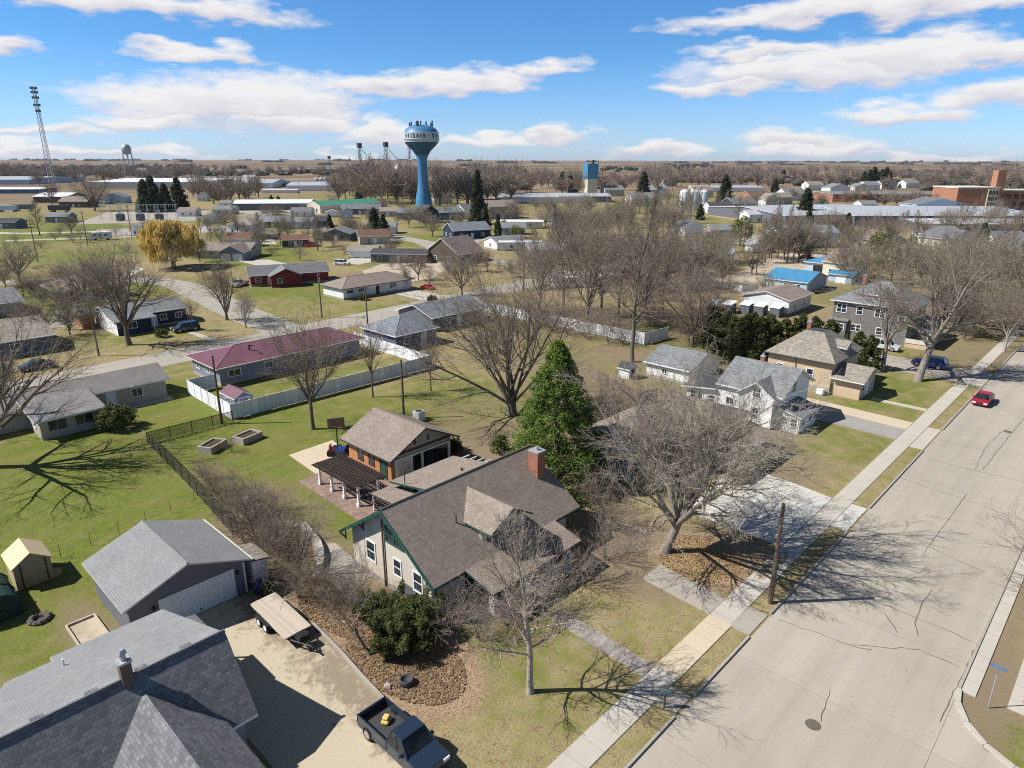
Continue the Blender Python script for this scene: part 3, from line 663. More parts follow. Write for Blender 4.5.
# back wing (low slope link) and the small porch slab at its corner
b = MB(); b.slab([(33.4, 40.9, 3.2), (41.0, 40.9, 3.2), (40.6, 46.5, 2.45), (32.9, 46.5, 2.45)], .18); b.build('back_wing_roof', [M['r_brown2'], M['green']], mh)
walls(mh, 34.0, 40.2, 40.75, 45.7, lambda x, y: 2.98 - (y - 40.9) * .134 - .02, M['w_grey'], name='back_wing_wall'); win(mh, 'l', 43.8, 1.6, 1.6, 1.1, 34.0, 'slide')
for i in range(4):
    b = MB(); yy = 42.6 + i * 1.0; b.box(41.02, 42.0, yy, yy + .1, 2.86 - (yy - 40.9) * .134, 3.0 - (yy - 40.9) * .134); b.build('rafter_tail', M['white'], mh)
b = MB(); b.slab([(31.1, 43.0, 1.95), (33.9, 43.0, 1.95), (33.9, 46.9, 1.75), (31.1, 46.9, 1.75)], .12); b.build('side_porch_roof', [M['r_brown2'], M['dark']], mh)
for x, y in ((31.25, 46.75), (31.25, 43.2)): b = MB(); b.box(x - .06, x + .06, y - .06, y + .06, 0, 1.66); b.build('side_porch_post', M['white'], mh)
b = MB(); b.tube([(33.2, 44.6, 2.3), (33.2, 44.6, 4.1)], .045, 6); b.build('mast', M['dark'], mh); vent(mh, 38.2, 42.6, 2.95, M['dark'], .25, .12)

# ------------------------------------------------------------------ brick garage behind it, pergola beside it
gh = empty('brick_garage', 39.6, 53.6, 0, 0, 'orange brick garage with brown gable roof standing behind the beige house', 'garage')
gable_roof(gh, 35.1, 44.1, 49.3, 57.9, 2.68, 4.9, 't', [M['r_brown'], M['dark']])
ridge_cap(gh, (39.6, 49.3, 4.92), (39.6, 57.9, 4.92), M['r_brown'])
fg = gable_under(35.1, 44.1, 2.68, 4.9, 't'); walls(gh, 35.75, 43.45, 50.1, 57.3, fg, M['w_orange'])
b = MB(); b.poly([(36.0, 50.06, 2.1), (43.2, 50.06, 2.1), (43.2, 50.06, fg(43.2, 0)), (39.6, 50.06, fg(39.6, 0)), (36.0, 50.06, fg(36.0, 0))]); b.build('gable_boards', M['w_ltan'], gh)
b = MB(); b.box(35.8, 43.4, 49.98, 50.1, 2.66, 2.86); b.build('gable_band', M['dark'], gh)
for u in (38.7, 40.4): win(gh, 'f', u, 3.45, .5, .6, 50.06, 'thin', M['white'])
b = MB()
for x in (36.15, 38.05, 39.4, 42.95): b.box(x, x + .28, 49.95, 50.09, 0, 2.1)
b.box(36.15, 43.23, 49.93, 50.08, 2.1, 2.28); b.build('door_frame', M['white'], gh)
b = MB(); b.box(39.7, 42.93, 50.02, 50.08, .02, 2.08); b.build('shaded_doorway_panel', M['carglass'], gh)  # dark panels laid on the wall, their colour standing for shade inside the openings
b = MB(); b.box(38.35, 39.38, 50.02, 50.08, .02, 2.08); b.build('shaded_doorway_panel', M['carglass'], gh)
door(gh, 'f', 37.25, 1.3, 2.0, 50.05, M['offwhite'], z0=.03)
for u in (55.2, 53.3): win(gh, 'l', u, 1.55, .75, 1.2, 35.75, 'dh', M['dark'])
door(gh, 'l', 51.3, .95, 2.0, 35.75, M['green'], M['dark'], z0=.05)
pg = empty('pergola', 31.5, 51.2, 0, 0, 'dark wooden slatted pergola on white posts over the brick patio', 'pergola')
b = MB()
for i in range(26): y = 47.5 + i * .276; b.box(29.8, 33.3, y, y + .15, 2.5, 2.56)
for i in range(7): x = 29.95 + i * .52; b.box(x, x + .07, 47.4, 54.6, 2.36, 2.497)
b.build('slats', M['darkwood'], pg)
b = MB(); b.box(30.7, 30.85, 47.5, 55.1, 2.2, 2.355); b.box(32.9, 33.05, 47.5, 55.1, 2.2, 2.355); b.build('beam', M['darkwood'], pg)
for x in (30.78, 32.98):
    for y in (48.4, 50.7, 52.8, 54.9):
        b = MB(); b.box(x - .1, x + .1, y - .1, y + .1, .35, 2.197); b.box(x - .17, x + .17, y - .17, y + .17, .04, .35); b.build('post', M['white'], pg)
# ------------------------------------------------------------------ left garage and the grey house at the bottom left
lg = empty('gable_garage', 13.65, 47, 0, 0, 'dark sided two car garage with pale grey shingles and white door', 'garage')
gable_roof(lg, 9.5, 18.1, 42.95, 51.2, 2.8, 4.4, 't', [M['r_grey'], M['offwhite']], th=.12); ridge_cap(lg, (13.8, 42.95, 4.42), (13.8, 51.2, 4.42), M['r_grey'])
walls(lg, 9.95, 17.65, 43.5, 50.8, gable_under(9.5, 18.1, 2.8, 4.4, 't'), M['w_dgrey']); gutter(lg, 'r', 42.95, 51.2, 18.1, 2.78, M['offwhite'])
door(lg, 'f', 14.35, 4.9, 2.15, 43.5, M['white'], name='garage_door', z0=.03)
for x in (11.45, 17.15): b = MB(); b.box(x - .09, x + .09, 43.33, 43.5, 1.75, 2.05); b.build('wall_lamp', M['black'], lg)
b = MB(); b.box(17.6, 17.72, 43.42, 43.55, 0, 2.5); b.build('corner_board', M['white'], lg)
b = MB(); b.slab([(18.25, 43.4, 2.35), (19.55, 43.2, 2.2), (19.65, 46, 2.2), (18.25, 46.2, 2.35)], .1); o = b.build('side_shed', [M['r_tan'], M['dark']], lg)
b = MB(); b.box(18.3, 19.4, 43.5, 45.8, 0, 2.15); b.build('side_shed_wall', M['white'], o)
gr = empty('grey_cottage', 4, 34, 0, 0, 'grey shingled house at the bottom left corner, its brick chimney on the ridge', 'house')
rz0, rt, rs = 6.1, 32.2, 11.6
b = MB(); b.slab([(-9, 29.0, 2.8), (rs - .15, 29.0, 2.8), (rs, rt, rz0), (-9, rt, rz0)], .18); b.build('roof', [M['r_slate'], M['white']], gr)
b = MB(); b.slab([(-9, rt + .01, rz0), (rs - .1, rt + .01, rz0), (11.3, 41.1, 3.1), (5.2, 41.3, 3.03), (5.15, 40.35, 3.36), (2.8, 40.2, 3.4), (2.75, 39.6, 3.6), (-9, 39.6, 3.6)], .16); b.build('back_roof', [M['r_grey'], M['white']], gr)
b = MB(); b.tube([(-9, rt, rz0 + .01), (rs, rt, rz0 + .01)], .1, 6); b.build('ridge_cap', M['r_slate'], gr)
for i in range(6): b = MB(); x = -1.6 + i * 2.2; b.box(x, x + .55, rt + .15, rt + .4, rz0 - .13, rz0 + .03); b.build('ridge_vent', M['r_slate'], gr)
g_ = MB()                                                     # cross gable on the front slope
zr2 = 5.4; yb = rt - (rz0 - zr2) / 1.03
for sg in (-1, 1):
    q = [(7.2, 24.6, zr2), (7.2, yb, zr2), (7.2 + sg * 2.75, 29.0 + (3.2 - 2.8) / 1.03, 3.2 + .03), (7.2 + sg * 2.75, 24.6, 3.2)]
    g_.slab([(p[0], p[1], p[2] + .02) for p in (q if sg > 0 else q[::-1])], .14)
g_.build('cross_gable_roof', [M['r_slate'], M['white']], gr)
walls(gr, 4.9, 9.5, 25.1, 29.4, lambda x, y: 5.2 - abs(x - 7.2) * .8, M['w_grey'], name='cross_gable_wall')
walls(gr, -8.5, 10.9, 29.5, 38.9, lambda x, y: min(2.8 + (y - 29.0) * 1.03 - .25, 6.1 - (y - 32.2) * .335 - .2), M['w_grey']); walls(gr, 5.7, 10.85, 38.92, 40.8, lambda x, y: 2.95, M['w_grey'], name='back_wall')
win(gr, 'r', 31.5, 1.8, 1.1, 1.4, 10.9)
c_ = chimney(gr, 6.75, 32.15, 5.4, 7.2, .5, .5, M['w_brown']); b = MB(); b.tube([(6.75, 32.15, 7.2), (6.75, 32.15, 7.55)], .12, 10); b.tube([(6.75, 32.15, 7.58), (6.75, 32.15, 7.8)], [.22, .12], 10); b.build('chimney_cowl', M['galv'], c_)
b = MB(); b.tube([(5.35, 38.6, 3.9), (5.35, 38.6, 4.35)], .055, 8); b.build('vent_pipe', M['white'], gr)
b = MB(); b.slab([(11.56, 35.9, 3.38), (12.45, 35.9, 3.25), (12.45, 38.9, 3.25), (11.56, 38.9, 3.38)], .12); b.build('side_porch_roof', [M['r_slate'], M['white']], gr)
for y in (36.1, 38.7): b = MB(); b.box(12.28, 12.4, y - .06, y + .06, 0, 3.12); b.build('side_porch_post', M['white'], gr)
# tan garden shed
ts = empty('garden_shed', 7.3, 57, 0, 0, 'small tan garden shed with dark door strips on the lawn', 'shed')
gable_roof(ts, 6.0, 8.65, 55.5, 58.6, 1.85, 2.75, 't', [M['canvas'], M['canvas']], th=.08)
walls(ts, 6.15, 8.5, 55.7, 58.5, gable_under(6.0, 8.65, 1.85, 2.75, 't', .08), M['canvasd'], 0); 
for x in (6.55, 8.12): b = MB(); b.box(x, x + .07, 55.64, 55.7, .05, 1.95); b.build('door_strip', M['darkwood'], ts)
b = MB(); b.prism([(8.52, 55.75), (9.1, 55.9), (9.1, 56.0), (8.52, 56.3)], 0, .5); b.build('ramp', M['canvasd'], ts)
tc = empty('tarp_cover', 4.2, 54.2, 0, 0, 'dark green rounded cover beside the tan shed at the edge', 'cover')
b = MB(); prof = [(2.6, 0)] + [(4.2 - 1.6 * math.cos(a * PI / 10), 1.0 + 1.0 * math.sin(a * PI / 10)) for a in range(11)] + [(5.8, 0)]
b.extr(prof, 52.3, 56.1, 'y'); b.build('sheet', M['teal'], tc, smooth=False)
for y in (52.26, 54.2, 56.12): b = MB(); b.tube([(4.2 - 1.63 * math.cos(a * PI / 10), y, 1.0 + 1.03 * math.sin(a * PI / 10)) for a in range(11)], .04, 4); b.build('hoop', M['dark'], tc)

# ------------------------------------------------------------------ left ranch
lr = empty('ranch_house', 18, 94, 0, 0, 'long beige ranch house with ribbed grey roof at the left edge', 'house')
gable_roof(lr, -6, 31.4, 92.2, 99.8, 2.55, 3.95, 's', [M['r_greymetal'], M['white']]); walls(lr, -5.5, 30.9, 92.8, 99.3, gable_under(92.2, 99.8, 2.55, 3.95, 's'), M['w_ltan'])
b = MB(); b.slab([(14.6, 86.4, 2.5), (21.9, 86.4, 2.5), (21.9, 93.4, 3.3), (14.6, 93.4, 3.3)], .18); b.build('wing_roof', [M['r_greymetal'], M['white']], lr)
walls(lr, 15.2, 21.3, 87.2, 92.78, lambda x, y: 2.5 + (y - 86.4) * .114 - .2, M['w_ltan'], name='wing_wall'); foundation(lr, 15.2, 21.3, 87.2, 92.8)
win(lr, 'f', 16.9, 1.45, 1.8, 1.1, 87.2, 'slide', M['w_ltan']); win(lr, 'f', 19.6, 1.45, 1.8, 1.1, 87.2, 'slide', M['w_ltan']); win(lr, 'f', 27.3, 1.45, 1.2, 1.0, 92.8, 'slide'); win(lr, 'l', 89.6, 1.5, .8, 1.0, 15.2); win(lr, 'f', 8, 1.45, 1.6, 1.1, 92.8, 'slide')
door(lr, 'f', 24.2, .95, 2.0, 92.8, M['white'], z0=.1); b = MB(); b.box(26.4, 26.7, 92.1, 99.9, 2.5, 2.52); b.build('downpipe', M['white'], lr)
b = MB(); b.box(22.5, 31, 91, 92.7, 0, .12); b.build('patio_step', M['conc'], lr)
# maroon ranch and its shed
mr = house('ranch_house', 'long maroon metal roofed ranch house inside the white fence', 'house', (37, 61.4, 91, 101.4), 2.75, 4.25, 's', 'hip', M['w_lav'], M['r_maroon'], M['offwhite'], .7,
      [('f', 39.8, 1.55, 1.7, .9, 'slide'), ('f', 45.0, 1.6, 1.1, .8, 'slide'), ('f', 49.5, 1.5, 1.6, 1.1, 'slide'), ('f', 57.2, 1.5, 1.6, 1.1, 'slide'), ('l', 95.5, 1.7, 1.0, .9, 'slide'), ('l', 98.7, 1.7, 1.0, .9, 'slide')], [('f', 53.2, .95, 2.0, 'white')])
b = MB(); b.tube([(43.5, 94.2, 3.5), (43.5, 94.2, 4.35)], .12, 8); b.tube([(43.5, 94.2, 4.35), (43.9, 94, 4.2)], .1, 8); b.build('stove_pipe', M['black'], mr); vent(mr, 44.3, 92.6, 3.3, M['dark'], .2, .1)
ms = house('garden_shed', 'small lavender shed with maroon metal roof inside the white fence', 'shed', (33.85, 36.5, 79.2, 83.3), 2.1, 2.85, 't', 'gable', M['w_lav'], M['r_maroon'], M['white'], .15, [('l', 81.6, 1.4, .5, .5, 'thin')], [('f', 35.2, 1.3, 1.75, 'w_lav')], found=False, gut=False)

# ------------------------------------------------------------------ houses along the right of the main house
hn = empty('hip_roof_house', 61, 35, 0, 0, 'brown roofed house half hidden behind the big spreading bare tree', 'house')
gable_roof(hn, 50.6, 60.4, 32.9, 39.0, 4.2, 5.3, 's', [M['r_brown'], M['white']]); walls(hn, 51.3, 59.8, 33.6, 38.4, gable_under(32.9, 39.0, 4.2, 5.3, 's'), M['w_grey']); gutter(hn, 'f', 50.6, 59, 32.9, 4.3, M['white'])
hip_roof(hn, 57.6, 67.8, 28.5, 36.6, 4.2, 6.1, [M['r_brown'], M['white']], ins=2.2, axis='t', name='front_roof'); walls(hn, 58.2, 67.2, 29.2, 36, lambda x, y: 4.0, M['w_beige'], name='front_wall')
b = MB(); b.slab([(57.6, 25.8, 2.5), (68, 25.8, 2.5), (68, 29.18, 3.2), (57.6, 29.18, 3.2)], .15); b.build('porch_roof', [M['r_brown2'], M['white']], hn)
for x in (57.9, 61, 64.4, 67.7): b = MB(); b.box(x - .1, x + .1, 26.0, 26.2, 0, 2.4); b.build('porch_post', M['white'], hn)
for x in (53, 55.5, 57.8): win(hn, 'f', x, 3.1, 1.0, 1.2, 33.6); win(hn, 'f', x, 1.2, 1.0, 1.2, 33.6)
win(hn, 'l', 31, 2.4, 1, 1.3, 58.2); win(hn, 'f', 60.5, 1.5, 1.6, 1.3, 29.2, 'pair'); door(hn, 'f', 64, .95, 2, 29.2, M['white'], z0=.1)
# white two storey house
wh = empty('farmhouse', 77.5, 32, 0, 0, 'white sided two storey house with grey cross gable roof', 'house')
gable_roof(wh, 75.0, 84.6, 28.2, 36.7, 4.0, 6.5, 't', [M['r_mid'], M['white']]); walls(wh, 75.5, 84.0, 28.8, 36.1, gable_under(75.0, 84.6, 4.0, 6.5, 't'), M['w_white'])
cg = MB(); xm_, hw_, zt_, zb_ = 31.25, 2.35, 5.5, 3.85
for sg in (-1, 1):
    q = [(74.05, xm_, zt_), (79.4, xm_, zt_), (75.6, xm_ + sg * hw_, zb_), (74.05, xm_ + sg * hw_, zb_)]
    cg.slab([(p[0], p[1], p[2] + .03) for p in (q if sg < 0 else q[::-1])], .14)
cg.build('cross_gable_roof', [M['r_mid'], M['white']], wh)
b = MB(); zz = lambda y: zt_ - (zt_ - zb_) * abs(y - xm_) / hw_ - .12
b.poly([(74.45, 29.2, -.2), (74.45, 33.3, -.2), (74.45, 33.3, zz(33.3)), (74.45, xm_, zz(xm_)), (74.45, 29.2, zz(29.2))]); b.poly([(74.45, 29.2, -.2), (74.45, 29.2, zz(29.2)), (75.48, 29.2, zz(29.2)), (75.48, 29.2, -.2)]); b.poly([(74.45, 33.3, -.2), (74.45, 33.3, zz(33.3)), (75.48, 33.3, zz(33.3)), (75.48, 33.3, -.2)])
b.build('cross_gable_wall', M['w_white'], wh)
win(wh, 'l', 31.2, 4.2, .85, 1.25, 74.45, 'dh'); win(wh, 'l', 31.2, 1.6, .85, 1.4, 74.45); win(wh, 'l', 34.9, 2.0, .9, .8, 75.5, 'slide'); win(wh, 'f', 79.3, 4.3, .8, 1.1, 28.8); win(wh, 'f', 81.5, 1.6, .9, 1.4, 28.8)
b = MB(); b.slab([(75.2, 26.0, 2.1), (80.9, 26.0, 2.1), (80.9, 28.78, 2.75), (75.2, 28.78, 2.75)], .14); b.build('porch_roof', [M['r_mid'], M['white']], wh)
walls(wh, 75.5, 80.6, 26.3, 28.78, lambda x, y: 1.98 + (y - 26) * .22, M['w_white'], name='porch_wall')
for y in (26.9, 28.0): win(wh, 'l', y, 1.25, .7, .9, 75.5)
for x in (76.5, 78.6, 80): win(wh, 'f', x, 1.25, .8, .8, 26.3, 'slide')
b = MB(); b.slab([(74.9, 36.7, 3.3), (81.5, 36.7, 3.3), (81.5, 41.4, 2.7), (74.9, 41.4, 2.7)], .14); b.build('back_wing_roof', [M['r_dark'], M['white']], wh)
walls(wh, 75.5, 81, 36.12, 40.9, lambda x, y: 3.1 - (y - 36.7) * .13, M['w_white'], name='back_wing_wall'); win(wh, 'l', 39.4, 1.7, 1.6, .9, 75.5, 'slide'); win(wh, 'l', 37.3, 1.7, .9, .9, 75.5)
chimney(wh, 80.6, 33.5, 5, 7.0, .5, .5)
wg = house('white_garage', 'low white garage with patchy grey roof beside the evergreen hedge', 'garage', (82.4, 92, 44.2, 51.9), 2.2, 3.9, 't', 'gable', M['w_white'], M['r_mid'], M['white'], .4, [('l', 48.5, 1.3, .7, .6, 'slide')], [('f', 87.2, 2.6, 1.9, 'white')])
pl = house('playhouse', 'tiny white playhouse with dark opening beside the low white garage', 'shed', (79.2, 81.4, 52.0, 54.2), 1.5, 2.3, 't', 'gable', M['w_white'], M['r_dark'], M['white'], .2, [], [('f', 80.3, .9, 1.3, 'black')], found=False, gut=False)
# tan brick house with hipped roof
th = empty('hip_roof_house', 97.5, 33, 0, 0, 'tan brick house with sandy hipped roof and brick chimney', 'house')
b = MB(); x0, x1, y0, y1 = 91.7, 103.2, 28.4, 38.1
A, B, C, D = (x0, y0, 4.45), (x1, y0, 4.45), (x1, y1, 4.45), (x0, y1, 4.45); T = [(96.2, 31.9, 7.4), (98.4, 31.9, 7.4), (98.4, 34.4, 7.4), (96.2, 34.4, 7.4)]
for q in ([A, B, T[1], T[0]], [B, C, T[2], T[1]], [C, D, T[3], T[2]], [D, A, T[0], T[3]]): b.poly(q, 0)
b.poly(T, 2); b.poly([(p[0], p[1], 4.28) for p in (D, C, B, A)], 1)
for p, q in ((A, B), (B, C), (C, D), (D, A)): b.poly([(p[0], p[1], 4.28), (q[0], q[1], 4.28), q, p], 1)
b.build('roof', [M['r_tan'], M['dark'], M['r_dark']], th); walls(th, 92.2, 102.7, 28.9, 37.6, lambda x, y: 4.27, M['w_tan']); foundation(th, 92.2, 102.7, 28.9, 37.6, M['concold'], .9)
win(th, 'l', 31.7, 2.3, .8, 1.5, 92.2); win(th, 'l', 35.8, 2.3, .8, 1.4, 92.2); b = MB(); b.tube([(92.12, 33.7, 4.2), (92.12, 33.7, .2)], .05, 6); b.build('downpipe', M['wood'], th); gutter(th, 'l', 28.4, 38.1, 91.7, 4.45, M['dark'])
chimney(th, 98.0, 34.6, 6.6, 8.3, .55, .55); dz = MB()
for sg in (-1, 1):
    q = [(97.6, 28.6, 6.5), (97.6, 31.4, 6.5), (97.6 + sg * 1.5, 30.2, 5.75), (97.6 + sg * 1.5, 28.6, 5.65)]; dz.slab(q if sg > 0 else q[::-1], .12)
d_ = dz.build('dormer', [M['r_tan'], M['white']], th); b = MB(); b.poly([(96.4, 28.95, 4.5), (98.8, 28.95, 4.5), (98.8, 28.95, 5.75), (97.6, 28.95, 6.35), (96.4, 28.95, 5.75)]); b.poly([(96.4, 28.95, 4.6), (96.4, 28.95, 5.75), (96.4, 30.3, 5.75)]); b.build('dormer_wall', M['w_slate'], d_); win(th, 'f', 97.6, 5.3, .8, .8, 28.95)
gable_roof(th, 91.9, 98.9, 24.6, 28.88, 2.55, 4.0, 't', [M['r_tan'], M['white']], th=.14, name='porch_roof'); walls(th, 92.6, 98.4, 25.2, 28.88, gable_under(91.9, 98.9, 2.55, 4.0, 't', .14), M['w_tan'], name='porch_wall')
door(th, 'f', 95.4, .95, 2.0, 25.2, M['white'], z0=.1); win(th, 'f', 97.2, 1.6, .8, 1.1, 25.2); win(th, 'f', 93.8, 1.6, .8, 1.1, 25.2); b = MB(); b.box(91.2, 91.9, 29.3, 30.2, .1, .8); b.build('air_conditioner', M['white'], th)
# big grey shingle house
gs = empty('foursquare_house', 131, 35, 0, 0, 'large grey shingled two storey house with hipped roof and porch', 'house')
hip_roof(gs, 125.9, 137.5, 28.1, 41.6, 6.5, 9.8, [M['r_mid'], M['white']], ins=5.8, axis='t'); walls(gs, 126.5, 136.9, 28.8, 41, lambda x, y: 6.32, M['w_shgrey'])
for y, w_ in ((39.6, 'pair'), (36.6, 'dh'), (33.3, 'pair'), (29.9, 'dh')): win(gs, 'l', y, 5.1, 1.5 if w_ == 'pair' else .9, 1.35, 126.5, w_)
for y, w_ in ((39.4, 'triple'), (36.8, 'pair'), (33, 'dh')): win(gs, 'l', y, 2.0, 2.0 if w_ == 'triple' else 1.5 if w_ == 'pair' else .9, 1.1, 126.5, w_)
for x in (128.8, 131.7, 134.6): win(gs, 'f', x, 5.1, 1.0, 1.35, 28.8)
b = MB(); b.slab([(126.2, 25.0, 2.75), (137.2, 25.0, 2.75), (137.2, 28.78, 3.9), (126.2, 28.78, 3.9)], .16); b.build('porch_roof', [M['r_mid'], M['white']], gs)
b = MB(); b.box(126.5, 136.9, 25.4, 28.78, -.2, .8); b.build('porch_base', M['w_tan'], gs)
for x in (126.7, 130, 133.4, 136.7): b = MB(); b.box(x - .14, x + .14, 25.5, 25.78, .8, 2.65); b.build('porch_post', M['white'], gs)
b = MB(); b.box(126.4, 126.6, 25.5, 28.78, .8, 1.5); b.build('porch_rail', M['offwhite'], gs); win(gs, 'f', 129, 2, 1.6, 1.2, 28.8, 'pair'); door(gs, 'f', 132, .95, 2, 28.8, M['darkwood'], z0=.8); win(gs, 'f', 135, 2, 1.6, 1.2, 28.8, 'pair')
dz = MB(); hip = [(127.6, 33.0, 7.9), (127.6, 36.2, 7.9), (130.5, 36.2, 9.1), (130.5, 33.0, 9.1)]; dz.slab(hip[::-1], .14); d_ = dz.build('dormer', [M['r_mid'], M['white']], gs)
b = MB(); b.box(127.9, 130.2, 33.4, 35.8, 6.9, 7.88); b.build('dormer_wall', M['w_shgrey'], d_); win(gs, 'l', 34.6, 7.45, 1.6, .7, 127.9, 'pair'); chimney(gs, 131.5, 38, 8.5, 10.5, .6, .6)
b = MB(); b.box(125.7, 126.48, 38.2, 41.2, 0, 3.1); b.slab([(125.5, 38.0, 3.1), (126.5, 38.0, 3.35), (126.5, 41.4, 3.35), (125.5, 41.4, 3.1)], .1); b.build('bay', M['w_shgrey'], gs); win(gs, 'l', 39.7, 1.9, 2.2, 1.1, 125.7, 'triple')
# ------------------------------------------------------------------ houses farther off: survey point of the footprint centre, size, turn
def far_house(u, v, ws, wt, zE, zR, label, wall, roof, axis='s', kind='gable', rz=0.0, trim=None, nl=2, nf=2, door_=True, name='house', cat='house', group=None, oh=.4, two=False, frame=None, style='dh', wz=None):
    x, y = gp(u, v); R = (x - ws / 2, x + ws / 2, y - wt / 2, y + wt / 2); wins = []
    zc = 1.5 if wz is None else wz
    for lv in ((zc, zc + 2.5) if two else (zc,)):
        for i in range(nf): wins.append(('f', R[0] + ws * (i + .8) / (nf + .6), lv, 1.0, 1.1, style))
        for i in range(nl): wins.append(('l', R[2] + wt * (i + .8) / (nl + .6), lv, 1.0, 1.1, style))
    doors = [('f', R[0] + ws * .5, .95, 2.0, 'white')] if door_ else []
    h = house(name, label, cat, R, zE, zR, axis, kind, M[wall], M[roof], trim, oh, wins, doors, group, frame=frame)
    h.rotation_euler = (0, 0, math.radians(rz)); return h

nb = house('ranch_house', 'dark blue house with white end wall and grey roof behind the big maple', 'house', (37.3, 51.6, 135.4, 145.2), 2.9, 4.4, 's', 'gable', M['w_navy'], M['r_mid'], M['white'], .5,
           [('f', 46.8, 1.6, 1.1, 1.0, 'slide'), ('f', 49.6, 1.6, 1.1, 1.0, 'slide')], [('f', 45.1, .95, 2.0, 'white')])
b = MB(); b.poly([(37.74, 135.9, 0), (37.74, 144.7, 0), (37.74, 144.7, 2.95), (37.74, 140.3, 4.15), (37.74, 135.9, 2.95)]); b.build('white_end_wall', M['w_white'], nb)
b = MB(); b.slab([(37.2, 132.2, 2.75), (44.4, 132.2, 2.75), (44.4, 136.4, 3.15), (37.2, 136.4, 3.15)], .15); b.build('wing_roof', [M['r_mid'], M['white']], nb)
walls(nb, 37.8, 43.4, 133, 135.88, lambda x, y: 2.62 + (y - 132.2) * .09, M['w_navy'], name='wing_wall'); win(nb, 'f', 40.3, 1.6, 1.5, 1.1, 133, 'slide'); b = MB(); b.poly([(37.77, 133, 0), (37.77, 135.88, 0), (37.77, 135.88, 2.9), (37.77, 133, 2.68)]); b.build('white_end_wall', M['w_white'], nb)
for x in (43.9,): b = MB(); b.box(x - .08, x + .08, 132.5, 132.66, 0, 2.6); b.build('porch_post', M['white'], nb)
b = MB(); b.box(35.2, 37.2, 143.5, 148.5, 0, 2.3); o = b.build('brick_annex', M['w_brickred'], nb); b = MB(); b.box(34.8, 37.25, 143.1, 148.9, 2.3, 2.48); b.build('annex_roof', M['r_mid'], o)
house('hip_roof_house', 'brown hip roofed house behind the bare shrubs above the blue house', 'house', (38.5, 53, 173, 187), 2.7, 4.9, 's', 'hip', M['w_brickred'], M['r_brown2'], M['offwhite'], .5, [('f', 42, 1.5, 1.6, 1.1, 'slide'), ('f', 48, 1.5, 1.6, 1.1, 'slide'), ('l', 180, 1.5, 1.2, 1.1)], [('f', 45, .95, 2, 'white')])
house('ranch_house', 'grey roofed house at the far left edge, beyond the low ranch nearest the street', 'house', (8, 31.5, 167, 181.5), 2.7, 4.7, 's', 'gable', M['w_ltan'], M['r_mid'], M['white'], .5, [('f', 14, 1.5, 1.4, 1.1, 'slide'), ('f', 26, 1.5, 1.4, 1.1, 'slide')], [('f', 20, .95, 2, 'white')])
house('ranch_house', 'low grey roofed house at the left edge directly across the side street', 'house', (2, 27.8, 130, 147), 2.7, 4.7, 's', 'gable', M['w_slate'], M['r_tan'], M['white'], .5, [('f', 10, 1.5, 1.4, 1.1, 'slide'), ('f', 22, 1.5, 1.4, 1.1, 'slide')], [('f', 16, .95, 2, 'white')])
g6 = house('ranch_house', 'brown roofed ranch with a grey gabled two door garage facing the road', 'house', (90, 110, 223, 234), 2.7, 4.6, 's', 'gable', M['w_ltan'], M['r_brown'], M['white'], .5, [('f', 93, 1.5, 1.4, 1.1, 'slide'), ('f', 97, 1.5, 1.4, 1.1, 'slide')], [])
gable_roof(g6, 101.8, 110.2, 217.5, 228.4, 2.7, 4.75, 't', [M['r_brown'], M['white']], name='garage_roof'); walls(g6, 102.3, 109.7, 218, 223.4, gable_under(101.8, 110.2, 2.7, 4.75, 't'), M['w_lav'], name='garage_wall')
for x in (104.2, 107.8): door(g6, 'f', x, 2.7, 2.1, 218, M['white'], name='garage_door', z0=.02)
g6.rotation_euler = (0, 0, math.radians(-48)); g6.location = (99.5, 223, 0)
rh = house('ranch_house', 'long red sided house with dark roof beside the green corner lawn', 'house', (84, 104, 154, 164), 2.75, 4.6, 's', 'gable', M['w_red'], M['r_slate'], M['white'], .5, [('f', 86.3, 1.5, 1.2, 1.1), ('l', 159, 1.5, 1.2, 1.1)], [('f', 89, .95, 2, 'white')])
gable_roof(rh, 88.6, 96.5, 150.4, 158.5, 2.75, 4.55, 't', [M['r_mid'], M['dark']], name='wing_roof'); walls(rh, 89, 96.1, 150.9, 154.48, gable_under(88.6, 96.5, 2.75, 4.55, 't'), M['w_red'], name='wing_wall'); win(rh, 'f', 91, 1.5, 1, 1.1, 150.9)
rh.rotation_euler = (0, 0, math.radians(-22)); rh.location = (88.5, 164, 0)
house('ranch_house', 'long low white ranch with brown hip roof facing the side street', 'house', (83.6, 104.2, 131.5, 141), 2.6, 4.4, 's', 'hip', M['w_white'], M['r_brown2'], M['dark'], .6, [('f', 86, 1.7, 1.6, .7, 'slide'), ('f', 89, 1.7, 1.6, .7, 'slide'), ('f', 98, 1.6, 2.0, 1.0, 'triple')], [('f', 93.5, 1.0, 2.0, 'darkwood')])
house('hip_roof_house', 'blue walled house with grey pyramid roof outside the white fence corner', 'house', (65.2, 74.8, 88, 98), 2.7, 4.7, 's', 'hip', M['w_blue'], M['r_bluegrey'], M['white'], .5, [('f', 68, 1.5, 1.2, 1.0), ('l', 93, 1.5, 1.2, 1.0)], [('f', 71.5, .95, 2, 'white')])
house('ranch_house', 'grey blue roofed house behind the pyramid roofed one', 'house', (78, 92, 94, 105), 2.7, 4.5, 's', 'gable', M['w_slate'], M['r_bluegrey'], M['white'], .5, [('f', 82, 1.5, 1.4, 1.0, 'slide'), ('f', 88, 1.5, 1.4, 1.0, 'slide')], [('f', 85, .95, 2, 'white')])
far_house(402, 261, 18, 9.5, 2.8, 3.9, 'charcoal roofed ranch with grey siding beside the dirt lot', 'w_slate', 'r_dark', 's', rz=-52, nf=4)
